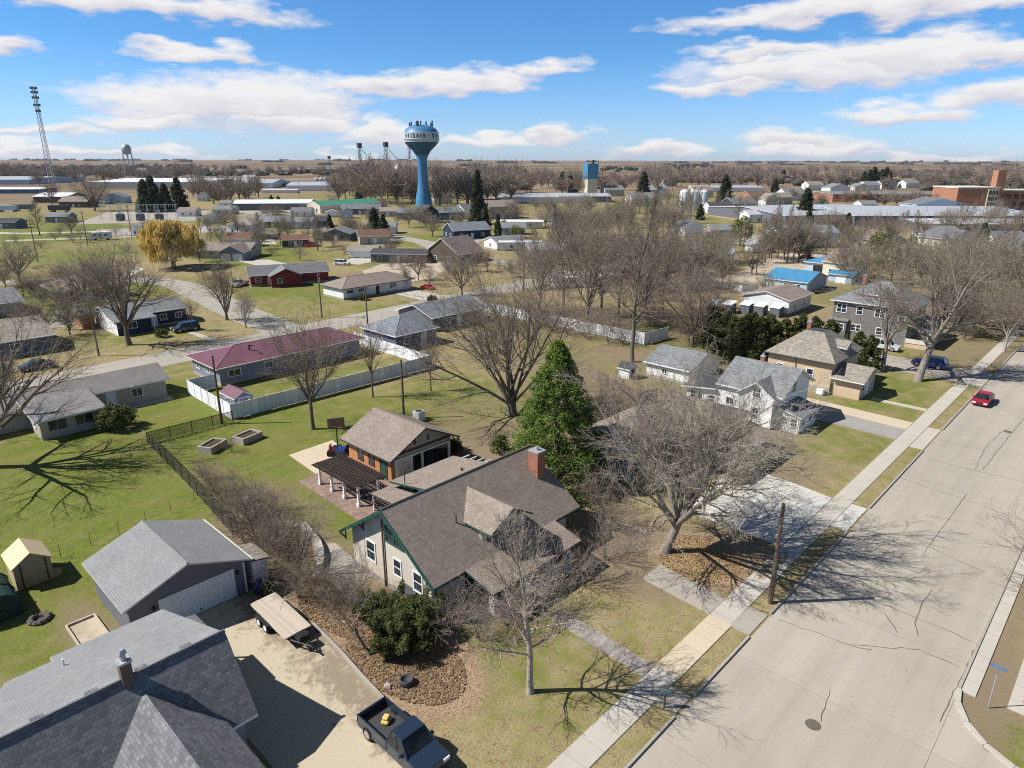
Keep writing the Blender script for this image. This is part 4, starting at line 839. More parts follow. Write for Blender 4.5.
far_house(365, 257, 10, 7, 2.6, 3.9, 'tan roofed white garage standing on the dirt lot', 'w_white', 'r_tan', 's', rz=-50, nf=0, nl=1, name='garage', cat='garage')
bb = far_house(455, 261, 13, 14, 3.0, 7.6, 'large steep brown roofed house screened by a grey bare tree', 'w_brown', 'r_brown', 's', rz=8)
far_house(467, 238, 17, 11, 3.6, 6.4, 'navy gabled house with blue grey roof and white gable window', 'w_navy', 'r_bluegrey', 's', rz=-18, nl=2, nf=3, wz=1.8)
far_house(374, 243, 12, 10, 3.0, 5.2, 'red brown roofed house with a tan chimney left of the dark ranch', 'w_ltan', 'r_redbrown', 's', rz=-30)
far_house(340, 240, 12, 11, 3.0, 5.0, 'slate blue gabled house with pale grey roof near the red car', 'w_slate', 'r_mid', 't', rz=-50, frame=M['dark'])
far_house(296, 246, 10, 9, 2.7, 4.2, 'small dark gabled house with a pale side beside the red car', 'w_dark', 'r_redbrown', 's', rz=-30)
far_house(299, 228, 14, 10, 3.2, 4.8, 'pale blue house with grey roof and dark recess', 'w_pblue', 'r_mid', 's', rz=-40)
far_house(277, 227, 15, 11, 3.0, 5.2, 'green grey shingled house behind the dark shed', 'w_green', 'r_mid', 's', rz=-50)
far_house(269, 239, 9, 5, 2.3, 2.9, 'low dark wooden shed with flat grey roof', 'w_dark', 'r_mid', 's', rz=-48, nf=0, nl=0, name='shed', cat='shed', door_=False)
far_house(247, 233, 12, 12, 4.2, 6.6, 'two storey white house with sandy roof right of the yellow willow', 'w_white', 'r_tan', 's', kind='hip', rz=-55, two=False, nf=3)
far_house(213, 223, 9, 7, 3.2, 5.0, 'little white gabled house half hidden right of the willow', 'w_white', 'r_mid', 't', rz=-30)
far_house(233, 207, 16, 10, 3.0, 4.6, 'white ranch house beyond the curve of the far road', 'w_white', 'r_mid', 's', rz=-45)
far_house(204, 201, 8, 9, 4.0, 6.5, 'white gabled cottage left of the far road', 'w_white', 'r_tan', 't', rz=-40)
far_house(427, 222, 9.5, 9.5, 5.5, 8.6, 'tall dark blue gabled house in front of the blue water tower', 'w_navy', 'r_dark', 't', rz=-12, nl=1, nf=1, wz=4.4)
far_house(411, 219, 14, 9, 3.6, 6.0, 'grey roofed house with pale walls left of the tall dark gable', 'w_slate', 'r_mid', 's', rz=-48)
far_house(446, 219, 18, 11, 3.8, 6.3, 'blue walled house with grey roof right of the tall dark gable', 'w_teal', 'r_mid', 's', rz=-15)
far_house(466, 218, 9, 11, 4.4, 7.5, 'narrow white gabled house left of the tall spruce', 'w_white', 'r_slate', 's', rz=-10)
far_house(505, 248, 13, 10, 2.8, 4.4, 'white garage with grey roof beside the grey hedge row', 'w_white', 'r_mid', 's', rz=-15, nf=1, nl=1, name='garage', cat='garage')
far_house(441, 203, 14, 12, 5, 7.5, 'white house with dark roof behind the water tower foot', 'w_white', 'r_dark', 's', rz=-20)
far_house(362, 214, 24, 11, 3.4, 5.6, 'long dark roofed house with a pale blue front gable', 'w_slate', 'r_slate', 's', rz=-46, nf=3)
far_house(347, 218, 7, 8, 3.4, 5.6, 'pale blue gabled wing house with white trim', 'w_pblue', 'r_slate', 't', rz=-35, nf=1, nl=1)
far_house(333, 217, 8, 6, 2.8, 4.0, 'small white garage beside the green roofed building', 'w_white', 'r_lgrey', 't', rz=-35, nf=0, nl=0, name='garage', cat='garage', door_=False)
# sheds, barns, works
house('metal_building', 'long cream metal building with green roof', 'building', (222, 266, 366, 381), 4.6, 7.0, 's', 'gable', M['w_cream'], M['r_green'], M['white'], .2, [('l', 370, 1.6, 1.4, 2.4, 'thin'), ('l', 376, 1.6, 1.4, 2.4, 'thin')], [], found=False)
far_house(276, 209, 48, 24, 4.2, 6, 'long shed with white roof and blue grey side wall', 'w_slate', 'r_white', 's', rz=-40, nf=0, nl=0, name='shed', cat='building', door_=False)
far_house(320, 190, 58, 50, 5.5, 8.5, 'big white barn with pale roof and dark doorway', 'w_white', 'r_lgrey', 's', rz=-42, nf=0, nl=1, name='barn', cat='barn')
far_house(294, 185, 95, 130, 3.5, 5.0, 'broad low warehouse with dark navy roof', 'w_slate', 'r_dark', 's', rz=-42, nf=0, nl=0, name='warehouse', cat='building', door_=False)
far_house(281, 193, 34, 9, 3.2, 3.6, 'white flat roofed unit in front of the navy roof', 'w_white', 'r_white', 's', 'flat', rz=-46, nf=0, nl=0, name='workshop', cat='building', door_=False)
far_house(262, 187, 46, 60, 5.5, 9, 'white works building with pale grey roof', 'w_white', 'r_lgrey', 's', rz=-46, nf=3, nl=0, name='workshop', cat='building', door_=False)
far_house(228, 184, 70, 80, 5, 8, 'pale blue grey works building among white sheds', 'w_pblue', 'r_lgrey', 's', rz=-46, nf=4, nl=0, name='workshop', cat='building', door_=False)
far_house(165, 187, 130, 90, 7, 9, 'very long cream factory with white roof behind the dark conifers', 'w_cream', 'r_white', 's', 'flat', rz=-46, nf=0, nl=0, name='factory', cat='building', door_=False)
far_house(18, 183, 110, 120, 6, 9, 'large grey industrial hall at the far left edge', 'w_pblue', 'r_lgrey', 's', rz=-46, nf=0, nl=0, name='factory', cat='building', door_=False)
far_house(18, 193, 60, 26, 4, 5, 'low teal fronted building with white roof at the left edge', 'w_teal', 'r_white', 's', 'flat', rz=-46, nf=5, nl=0, name='workshop', cat='building', door_=False)
far_house(62, 202, 26, 26, 4.5, 7, 'building with white metal roof near the radio mast', 'w_brown', 'r_white', 's', rz=-48, nf=0, nl=0, name='workshop', cat='building', door_=False)
far_house(80, 207, 20, 14, 4, 7, 'dark brown roofed house behind the substation', 'w_brown', 'r_brown', 's', rz=-48)
far_house(118, 203, 16, 12, 4.5, 7.5, 'pale blue gabled house behind the substation', 'w_pblue', 'r_mid', 't', rz=-40)
far_house(102, 204, 9, 10, 4, 6.5, 'white gabled house behind the substation', 'w_white', 'r_mid', 't', rz=-40)
far_house(8, 228, 14, 9, 3, 4.6, 'dark roofed house at the left edge by the gravel lane', 'w_slate', 'r_dark', 's', rz=-46)
far_house(498, 218, 18, 14, 6.5, 9.5, 'beige two storey house right of the tall spruce', 'w_ltan', 'r_brown2', 's', rz=-20, two=True, nf=3)
far_house(541, 201, 72, 44, 4.0, 6, 'very long low white building with pale roof', 'w_white', 'r_lgrey', 's', rz=-44, nf=0, nl=0, name='workshop', cat='building', door_=False)
far_house(522, 228, 20, 8, 3.2, 3.8, 'white flat roofed unit with cream wall above the yellow shrubs', 'w_cream', 'r_white', 's', rz=-48, nf=2, nl=0, name='mobile_home', cat='mobile home')
far_house(520, 250, 15, 5.5, 3.0, 3.3, 'white mobile home with two dark windows', 'w_white', 'r_white', 's', rz=-46, nf=2, nl=0, name='mobile_home', cat='mobile home')
far_house(560, 228, 10, 9, 3.5, 5.5, 'white house glimpsed through the bare trees below the silo tower', 'w_white', 'r_mid', 't', rz=-40)
far_house(582, 201, 40, 40, 4.5, 6, 'silver roofed shed at the foot of the silo tower', 'w_slate', 'r_lgrey', 's', rz=-46, nf=0, nl=0, name='shed', cat='building', door_=False)
far_house(580, 285, 16, 7, 2.7, 3.6, 'low white house seen through the tall grove', 'w_white', 'r_white', 's', rz=-30)
far_house(682, 288, 13, 10, 2.8, 4.6, 'rust brown roofed house behind the forked bare tree', 'w_ltan', 'r_redbrown', 's', rz=0)
far_house(690, 265, 12, 9, 2.8, 4.2, 'house with almost white roof behind the pale tree', 'w_ltan', 'r_white', 's', rz=-10)
far_house(687, 236, 10, 10, 4, 6.6, 'white gabled house by the alley', 'w_white', 'r_slate', 't', rz=-25)
far_house(718, 213, 16, 12, 4.4, 6.6, 'white house with dark roof right of the white silos', 'w_white', 'r_dark', 's', rz=-40, nf=4)
far_house(738, 212, 18, 14, 5.5, 8.5, 'charcoal gabled house left of the red roof', 'w_dark', 'r_slate', 's', rz=-25)
far_house(755, 205, 18, 16, 6, 9.5, 'house with large red brown roof', 'w_brickred', 'r_redbrown', 's', rz=-30)
far_house(768, 207, 10, 12, 5.0, 9.0, 'white gabled house right of the red brown roof', 'w_white', 'r_brown2', 't', rz=-40)
far_house(760, 222, 18, 12, 4.2, 6.2, 'pale grey house with light roof below the red brown roof', 'w_white', 'r_lgrey', 's', rz=-40)
far_house(759, 252, 8, 7, 2.6, 3.8, 'small white garage with two dark doors', 'w_white', 'r_lgrey', 't', rz=-42, nf=0, nl=0, name='garage', cat='garage', door_=True)
far_house(726, 191, 70, 30, 4, 5, 'row of white low sheds left of the town houses', 'w_white', 'r_lgrey', 's', 'flat', rz=-46, nf=0, nl=0, name='shed', cat='building', door_=False)
far_house(800, 246, 22, 14, 5.6, 7.6, 'big white two storey building behind the bare row of trunks', 'w_white', 'r_bluegrey', 's', rz=-45, two=True, nf=4)
far_house(778, 204, 16, 12, 5, 8, 'tan brown roofed house beyond the long grey roof', 'w_ltan', 'r_brown2', 's', rz=-30)
far_house(835, 194, 20, 16, 6, 9.5, 'white twin gabled house beyond the long grey roof', 'w_white', 'r_mid', 't', rz=-40)
far_house(858, 193, 16, 14, 6, 9, 'cream gabled house left of the brick row', 'w_cream', 'r_mid', 't', rz=-40)
far_house(800, 219, 70, 72, 5, 7, 'long grey roofed warehouse on the left of two', 'w_slate', 'r_lgrey', 's', rz=-32, nf=0, nl=0, name='warehouse', cat='building', door_=False)
far_house(906, 220, 92, 74, 5, 7, 'huge pale grey roofed warehouse in front of the school', 'w_slate', 'r_lgrey', 's', rz=-46, nf=0, nl=0, name='warehouse', cat='building', door_=False)
far_house(985, 230, 66, 22, 3.6, 4.2, 'low shed with bright white roof right of the warehouses', 'w_slate', 'r_white', 's', 'flat', rz=-50, nf=0, nl=0, name='shed', cat='building', door_=False)
far_house(885, 201, 95, 40, 6, 6.4, 'long flat roofed red brick building', 'w_brickred', 'r_mid', 's', 'flat', rz=-50, nf=0, nl=0, name='brick_building', cat='building', door_=False)
far_house(931, 214, 30, 18, 6, 9.5, 'pale blue gabled hall in front of the school', 'w_pblue', 'r_slate', 't', rz=-45, nf=3, nl=0, name='hall', cat='building')
far_house(951, 201, 36, 60, 5, 5.6, 'white flat roofed block left of the school', 'w_white', 'r_white', 's', 'flat', rz=-50, nf=3, nl=0, name='block', cat='building', door_=False)
far_house(879, 252, 12, 12, 4.4, 7.2, 'beige house with white gable among the bare trees', 'w_cream', 'r_brown2', 't', rz=-40)
far_house(945, 252, 13, 13, 5, 8, 'cream gabled house behind the leaning street tree', 'w_cream', 'r_slate', 't', rz=-30)
far_house(985, 262, 12, 11, 4, 6, 'grey roofed house deep in the right hand trees', 'w_slate', 'r_mid', 's', rz=-10)
far_house(1016, 254, 14, 10, 3.5, 5.2, 'pale house at the right edge above the street end', 'w_ltan', 'r_mid', 's', rz=-30)
far_house(845, 276, 10, 9, 4, 6.5, 'tan gabled house behind the big grey house', 'w_cream', 'r_brown2', 't', rz=-10)
# more town roofs further out
for (u, v, w_, r_, lb) in ((868, 190, 'w_white', 'r_mid', 'distant white house between dark pines and the brick row'), (884, 189, 'w_cream', 'r_dark', 'distant cream house before the dark pines'), (700, 197, 'w_ltan', 'r_brown2', 'distant tan house above the white silos'), (655, 196, 'w_white', 'r_lgrey', 'distant white house left of the white silos'), (640, 206, 'w_cream', 'r_mid', 'distant cream house above the grove'),
                         (668, 186, 'w_white', 'r_mid', 'distant white house before the far woods'), (812, 190, 'w_white', 'r_brown2', 'distant white house above the warehouse'), (908, 188, 'w_white', 'r_mid', 'distant white house right of the dark pines'), (480, 194, 'w_white', 'r_slate', 'distant white house right of the water tower'), (612, 196, 'w_ltan', 'r_mid', 'distant house right of the silo tower'), (790, 200, 'w_white', 'r_mid', 'distant white house over the grey roof'), (846, 182, 'w_white', 'r_dark', 'distant white farmhouse on the rise'), (872, 179, 'w_ltan', 'r_dark', 'distant grey farm building on the rise'),
                         (205, 184, 'w_white', 'r_mid', 'distant white shed behind the factory'), (250, 181, 'w_white', 'r_lgrey', 'distant white works by the field edge'), (30, 178, 'w_white', 'r_lgrey', 'distant white shed in the left hand woods'), (78, 180, 'w_white', 'r_lgrey', 'distant white hall right of the radio mast')):
    far_house(u, v, 18, 14, 5.5, 9, lb, w_, r_, 's', rz=-35, nf=2, nl=1)
for (u, v, ws, wt, w_, r_, kd, rz, lb) in ((243, 246, 10, 8, 'w_white', 'r_redbrown', 'gable', -50, 'small white house with rusty roof below the sandy roofed one'), (318, 226, 11, 9, 'w_slate', 'r_dark', 'gable', -40, 'dark little house right of the pale blue one'), (386, 233, 10, 8, 'w_white', 'r_mid', 'gable', -46, 'white cottage behind the bushy bare trees of the north lane'), (258, 224, 10, 8, 'w_cream', 'r_brown', 'gable', -46, 'cream house between the sandy and the green grey roofs'), (226, 214, 13, 10, 'w_cream', 'r_mid', 'gable', -46, 'cream house beside the far road above the willow'), (190, 216, 11, 8, 'w_white', 'r_brown', 'gable', -46, 'low white house just right of the dark conifers'), (303, 216, 12, 9, 'w_white', 'r_slate', 'gable', -46, 'white house at the end of the white roofed shed'), (389, 216, 10, 9, 'w_ltan', 'r_brown2', 'gable', -46, 'tan house in the shade of the big evergreen'),
        (478, 212, 12, 10, 'w_white', 'r_mid', 'gable', -46, 'white house directly behind the tall spruce'), (492, 206, 14, 12, 'w_cream', 'r_slate', 'gable', -30, 'cream house with slate roof behind the beige two storey one'), (512, 234, 12, 8, 'w_pblue', 'r_mid', 'gable', -46, 'pale blue cottage among the yellow green shrubs'), (545, 258, 13, 7, 'w_white', 'r_lgrey', 'gable', -46, 'white house with pale roof left of the tall grove'), (600, 262, 12, 9, 'w_white', 'r_mid', 'gable', -30, 'white house low in the middle of the tall grove'), (640, 250, 12, 9, 'w_ltan', 'r_brown2', 'gable', -30, 'tan house behind the right flank of the grove'), (722, 236, 13, 10, 'w_ltan', 'r_mid', 'gable', -46, 'tan house beside the yellow green tree'), (712, 262, 12, 8, 'w_white', 'r_lgrey', 'gable', -46, 'white house with flat pale roof beyond the black car'), (62, 222, 12, 9, 'w_slate', 'r_mid', 'gable', -46, 'grey house in front of the black truck'),
        (140, 236, 5, 4, 'w_white', 'r_mid', 'gable', -46, 'tiny white hut beside the willow'), (830, 216, 14, 12, 'w_cream', 'r_brown2', 'gable', -46, 'cream house wedged between the two grey warehouses'), (935, 238, 14, 11, 'w_white', 'r_mid', 'gable', -46, 'white house below the pale blue hall'), (1000, 244, 14, 11, 'w_cream', 'r_slate', 'gable', -46, 'cream house with slate roof near the right edge'), (905, 260, 12, 10, 'w_ltan', 'r_brown', 'gable', -20, 'tan house behind the crown of the leaning tree'), (815, 206, 14, 12, 'w_white', 'r_redbrown', 'gable', -40, 'white house with red brown roof above the long warehouse'), (865, 208, 12, 10, 'w_white', 'r_mid', 'gable', -40, 'white house at the back of the huge warehouse')):
    far_house(u, v, ws, wt, 3.0, 4.9, lb, w_, r_, 's', kd, rz)
# school
sx, sy = gp(975, 211); sc = empty('school', sx, sy, 0, math.radians(-46), 'red brick school with tall square tower and pale window bay', 'school')
def sb(nm, x0, x1, y0, y1, z0, z1, m):
    b = MB(); b.box(x0, x1, y0, y1, z0, z1); o = b.build(nm, m, None, loc=(0, 0, 0)); o.parent = sc; return o
sb('wall', -13, 13, 0, 26, -.3, 13.5, M['w_brickred']); sb('roof', -13.3, 13.3, -.3, 26.3, 13.5, 14.2, M['offwhite']); sb('right_wing_wall', 13.01, 44, 8, 24, -.3, 11.5, M['w_brickred']); sb('right_wing_roof', 13.3, 44.3, 7.7, 24.3, 11.5, 12.3, M['offwhite'])
sb('tower', 11.8, 17, 3, 8, 0, 24, M['w_brickred']); sb('window_bay', 5.5, 12, -.6, -.01, 1.5, 13, M['w_cream'])
for i in range(3):
    for j in range(3): sb('window', 6.1 + i * 2, 7.5 + i * 2, -.75, -.61, 2.5 + j * 3.6, 5 + j * 3.6, M['glass'])
for i in range(5):
    for j in range(2): sb('window', 18 + i * 5, 21 + i * 5, 7.85, 7.99, 2.5 + j * 4.5, 5.2 + j * 4.5, M['glass'])
# buildings with blue roofs and the skylit workshop
house('blue_roof_building', 'pale blue garage with long bright blue metal roof', 'building', (163, 176, 59.2, 70), 2.7, 4.6, 't', 'gable', M['w_pblue'], M['r_blue'], M['white'], .3, [('l', 61.5, 1.5, .9, 1.0), ('l', 64.5, 1.5, .9, 1.0)], [('l', 67, .95, 2.0, 'white')])
house('carport', 'tall open shelter with blue hipped roof behind the long blue roof', 'building', (196, 206, 64.5, 73.5), 3.0, 4.2, 't', 'hip', M['w_pblue'], M['r_blue'], M['white'], .5, [], [('l', 69, 3.4, 2.3, 'black')])
house('garden_shed', 'small pale shed with low blue roof by the yard', 'shed', (184, 190.5, 56, 62.5), 2.2, 2.9, 't', 'gable', M['w_pblue'], M['r_blue'], M['white'], .3, [], [('l', 59, 2.2, 1.8, 'white')])
house('workshop', 'white workshop with brown low gable roof behind the hedge', 'building', (136.6, 149, 52.6, 63.2), 3.1, 4.5, 's', 'gable', M['w_white'], M['r_brown'], M['offwhite'], .4, [('f', 140, 1.5, .8, .8), ('f', 145, 1.5, .8, .8)], [])
for i, (x, y) in enumerate(((135, 54.5), (134.2, 57.5), (133.6, 60.2), (131.4, 63.0), (130.4, 66.0))):
    r_ = empty('cold_frame', x, y, 0, 0, ['white slatted cold frame nearest the hedge', 'second white slatted cold frame from the hedge', 'middle white slatted cold frame', 'white slatted cold frame beside a post row', 'outermost white slatted cold frame'][i], 'cold frame', 'white cold frames beside the workshop')
    b = MB(); b.slab([(x - 1.3, y - 1.1, 1.9), (x + 1.3, y - 1.1, 2.5), (x + 1.3, y + 1.1, 2.5), (x - 1.3, y + 1.1, 1.9)], .06, 0, 0); b.build('cover', M['r_white'], r_)
    b = MB(); b.box(x - 1.2, x + 1.2, y - 1, y + 1, 0, 1.85); b.build('frame', M['w_slate'], r_)
# water towers, masts, silos
wx, wy = gp(424, 206); wt = empty('water_tower', wx, wy, 0, 0, 'blue pedestal water tower with pale lettered band', 'water tower')
k_ = 53.8 / 53.8
b = MB(); b.lathe([(5.8, 0), (5.2, 6), (4.3, 10), (3.65, 14), (3.4, 17), (3.3, 30), (4.2, 33)], 32, wx, wy); b.build('pedestal', NT('tower_blue').out((.055, .195, .35), .45, .4), wt, smooth=True)
b = MB(); b.lathe([(4.2, 33), (6.2, 36), (9, 38.6), (10.8, 40.6), (11.3, 41.4)], 40, wx, wy); b.build('cone', NT('tower_deep_blue').out((.02, .1, .18), .5, .3), wt, smooth=True)
b = MB(); b.lathe([(11.3, 41.4), (11.8, 43), (11.9, 45), (11.5, 47.2)], 40, wx, wy); band_ = b.build('lettered_band', plain('band_grey', (.46, .5, .5), .6, var=.3, scale=.6), wt, smooth=True)
b = MB(); b.lathe([(11.5, 47.2), (10.2, 49.4), (7.5, 51.2), (4, 52.1), (0.01, 52.4)], 40, wx, wy); b.build('dome', bpy.data.materials['tower_blue'], wt, smooth=True)
b = MB()
for z in (41.5, 43.0, 47.1): b.lathe([(11.95, z), (12.1, z + .15), (11.95, z + .3)], 40, wx, wy)
b.build('ring', M['r_white'], wt, smooth=True)
for i, (a, h_, w_) in enumerate(((-3.25, 2.2, .5), (-3.05, 2.2, .5), (-2.85, 2.2, .25), (-2.68, 2.2, .5), (-2.48, 2.2, .5), (-2.28, 2.2, .25), (-2.1, 2.2, .5), (-1.55, 2.6, .7), (-1.3, 2.2, .5))):
    b = MB(); x, y = wx + 11.93 * math.cos(a), wy + 11.93 * math.sin(a); px_, py_ = -math.sin(a) * w_, math.cos(a) * w_; qx, qy = math.cos(a) * .06, math.sin(a) * .06
    b.prism([(x - px_ - qx, y - py_ - qy), (x - px_ + qx, y - py_ + qy), (x + px_ + qx, y + py_ + qy), (x + px_ - qx, y + py_ - qy)], 44, 44 + h_); b.build('painted_mark', bpy.data.materials['tower_deep_blue'], wt)
b = MB()
for a, h in ((-2.6, 3.2), (-2.5, 3.0), (-.6, 3.6), (-.2, 2.4), (.4, 3.4), (.9, 3.8), (1.3, 2.8), (1.9, 3.0), (2.6, 2.2)):
    x, y = wx + 7.5 * math.cos(a), wy + 7.5 * math.sin(a); b.box(x - .35, x + .35, y - .35, y + .35, 50.8, 51.2 + h)
b.build('antenna', M['dark'], wt)
tx, ty = gp(131, 178); tw = empty('water_tower', tx, ty, 0, 0, 'silver legged water tower far off on the left', 'water tower'); kk = 57 / 40
b = MB(); b.lathe([(.6 * kk, 27 * kk), (3.5 * kk, 28 * kk), (5.2 * kk, 30.5 * kk), (5.6 * kk, 33 * kk), (5.2 * kk, 36 * kk), (3.4 * kk, 38.6 * kk), (.01, 39.8 * kk)], 24, tx, ty); b.build('tank', M['galv'], tw, smooth=True)
for i in range(6): a = i * PI / 3 + .3; b = MB(); b.tube([(tx + 7.5 * kk * math.cos(a), ty + 7.5 * kk * math.sin(a), 0), (tx + 4.9 * kk * math.cos(a), ty + 4.9 * kk * math.sin(a), 31 * kk)], .42 * kk, 6); b.build('leg', M['galv'], tw)
b = MB(); b.tube([(tx, ty, 0), (tx, ty, 28 * kk)], 1.0 * kk, 8); b.build('riser', M['galv'], tw)
mx, my = gp(54, 190); ma = empty('radio_mast', mx, my, 0, 0, 'tall lattice radio mast with clustered antennas at the left', 'radio mast')
for i in range(3):
    a = i * 2 * PI / 3 + .4; b = MB(); b.tube([(mx + 3.4 * math.cos(a), my + 3.4 * math.sin(a), 0), (mx + 1.3 * math.cos(a), my + 1.3 * math.sin(a), 100)], .32, 5); b.build('leg', M['galv'], ma)
b = MB(); N = 22
for j in range(N):
    z0, z1 = 100 * j / N, 100 * (j + 1) / N
    for i in range(3):
        a, c = i * 2 * PI / 3 + .4, (i + 1) * 2 * PI / 3 + .4; r0, r1 = 3.4 - 2.1 * j / N, 3.4 - 2.1 * (j + 1) / N
        b.tube([(mx + r0 * math.cos(a), my + r0 * math.sin(a), z0), (mx + r1 * math.cos(c), my + r1 * math.sin(c), z1)], .16, 3, cap=False); b.tube([(mx + r0 * math.cos(a), my + r0 * math.sin(a), z0), (mx + r0 * math.cos(c), my + r0 * math.sin(c), z0)], .14, 3, cap=False)
b.build('lattice', plain('mast_red_white', (.4, .3, .3), .6), ma)
for z in (99, 95, 90, 83, 77.5): 
    b = MB()
    for i in range(9):
        a = i * 2 * PI / 9; r = 2.8 if z > 82 else 2.0; x, y = mx + r * math.cos(a), my + r * math.sin(a); b.box(x - .35, x + .35, y - .35, y + .35, z - 1.1, z + 1.1)
    b.lathe([(2.2, z - .2), (2.5, z), (2.2, z + .2)], 12, mx, my); b.build('antenna', M['dark'], ma)
sx, sy = gp(590, 196); st_ = empty('silo_tower', sx, sy, 0, math.radians(-30), 'square cream silo tower with bright blue top', 'tower')
b = MB(); b.box(-4.6, 4.6, -4.6, 4.6, 0, 14.5); o = b.build('shaft', M['w_cream'], None, loc=(0, 0, 0)); o.parent = st_
b = MB(); b.box(-5, 5, -5, 5, 14.5, 27); o = b.build('blue_top', M['r_blue'], None, loc=(0, 0, 0)); o.parent = st_; b = MB(); b.box(1, 2.5, -1, 1, 27, 30); o = b.build('vent', M['dark'], None, loc=(0, 0, 0)); o.parent = st_
sx, sy = gp(572, 193); t_ = empty('dark_tower', sx, sy, 0, math.radians(-40), 'dark square tower left of the blue topped silo', 'tower'); b = MB(); b.box(-5, 5, -5, 5, 0, 15); o = b.build('wall', M['w_dark'], None, loc=(0, 0, 0)); o.parent = t_; b = MB(); b.box(-5.3, 5.3, -5.3, 5.3, 15, 15.8); o = b.build('roof', M['r_dark'], None, loc=(0, 0, 0)); o.parent = t_
for u, v, lb in ((683, 211, 'leftmost of three round white silos'), (693, 211, 'middle of three round white silos'), (702, 211, 'rightmost of three round white silos')):
    x, y = gp(u, v); s_ = empty('silo', x, y, 0, 0, lb, 'silo', 'round white silos'); b = MB(); b.lathe([(2.9, 0), (2.9, 11), (2.6, 11.8), (1.4, 12.6), (.01, 12.9)], 20, x, y); b.build('wall', M['white'], s_, smooth=True); b = MB(); b.tube([(x - 2.95, y - .5, 0), (x - 2.95, y - .5, 11.5)], .15, 5); b.build('ladder', M['galv'], s_)
def elevator(u, v, h, label):
    x, y = gp(u, v); e = empty('grain_elevator', x, y, 0, 0, label, 'grain elevator'); b = MB(); w = h * .022
    for sx in (-1, 1):
        for sy in (-1, 1): b.tube([(x + sx * w, y + sy * w, 0), (x + sx * w, y + sy * w, h)], w * .28, 4)
    for j in range(10):
        for sx in (-1, 1): b.tube([(x + sx * w, y - w, h * j / 10), (x + sx * w, y + w, h * (j + 1) / 10)], w * .16, 3); b.tube([(x - w, y + sx * w, h * j / 10), (x + w, y + sx * w, h * (j + 1) / 10)], w * .16, 3)
    b.build('frame', M['galv'], e); b = MB(); b.box(x - 2 * w, x + 2 * w, y - 2 * w, y + 2 * w, h * .93, h * 1.04); b.build('head', M['dark'], e)
    b = MB(); b.tube([(x, y, h * .96), (x + h * .2, y - h * .2, h * .62)], w * .35, 5); b.build('spout', M['galv'], e); return e
elevator(331, 183, 34, 'grain leg standing above white bins beyond the big barn'); elevator(362, 188, 46, 'leftmost grain leg rising out of the trees near the water tower'); elevator(388, 188, 47, 'middle grain leg rising out of the trees near the water tower'); elevator(411, 188, 50, 'grain leg just behind the blue water tower')
for i, u in enumerate((317, 321.5, 326, 332.5)):
    x, y = gp(u, 183); s_ = empty('grain_bin', x, y, 0, 0, ['leftmost of four low white bins', 'second of four low white bins', 'third of four low white bins', 'white bin at the foot of the grain leg'][i], 'bin', 'white bins beyond the barn'); b = MB(); b.lathe([(3.6, 0), (3.6, 5.5), (.3, 8)], 14, x, y); b.build('wall', M['galv'], s_, smooth=False)
x, y = gp(399, 190); s_ = empty('grain_bin', x, y, 0, 0, 'large silver domed bin in the trees left of the water tower', 'bin'); b = MB(); b.lathe([(9, 0), (9, 17), (1, 26)], 20, x, y); b.build('wall', M['galv'], s_)
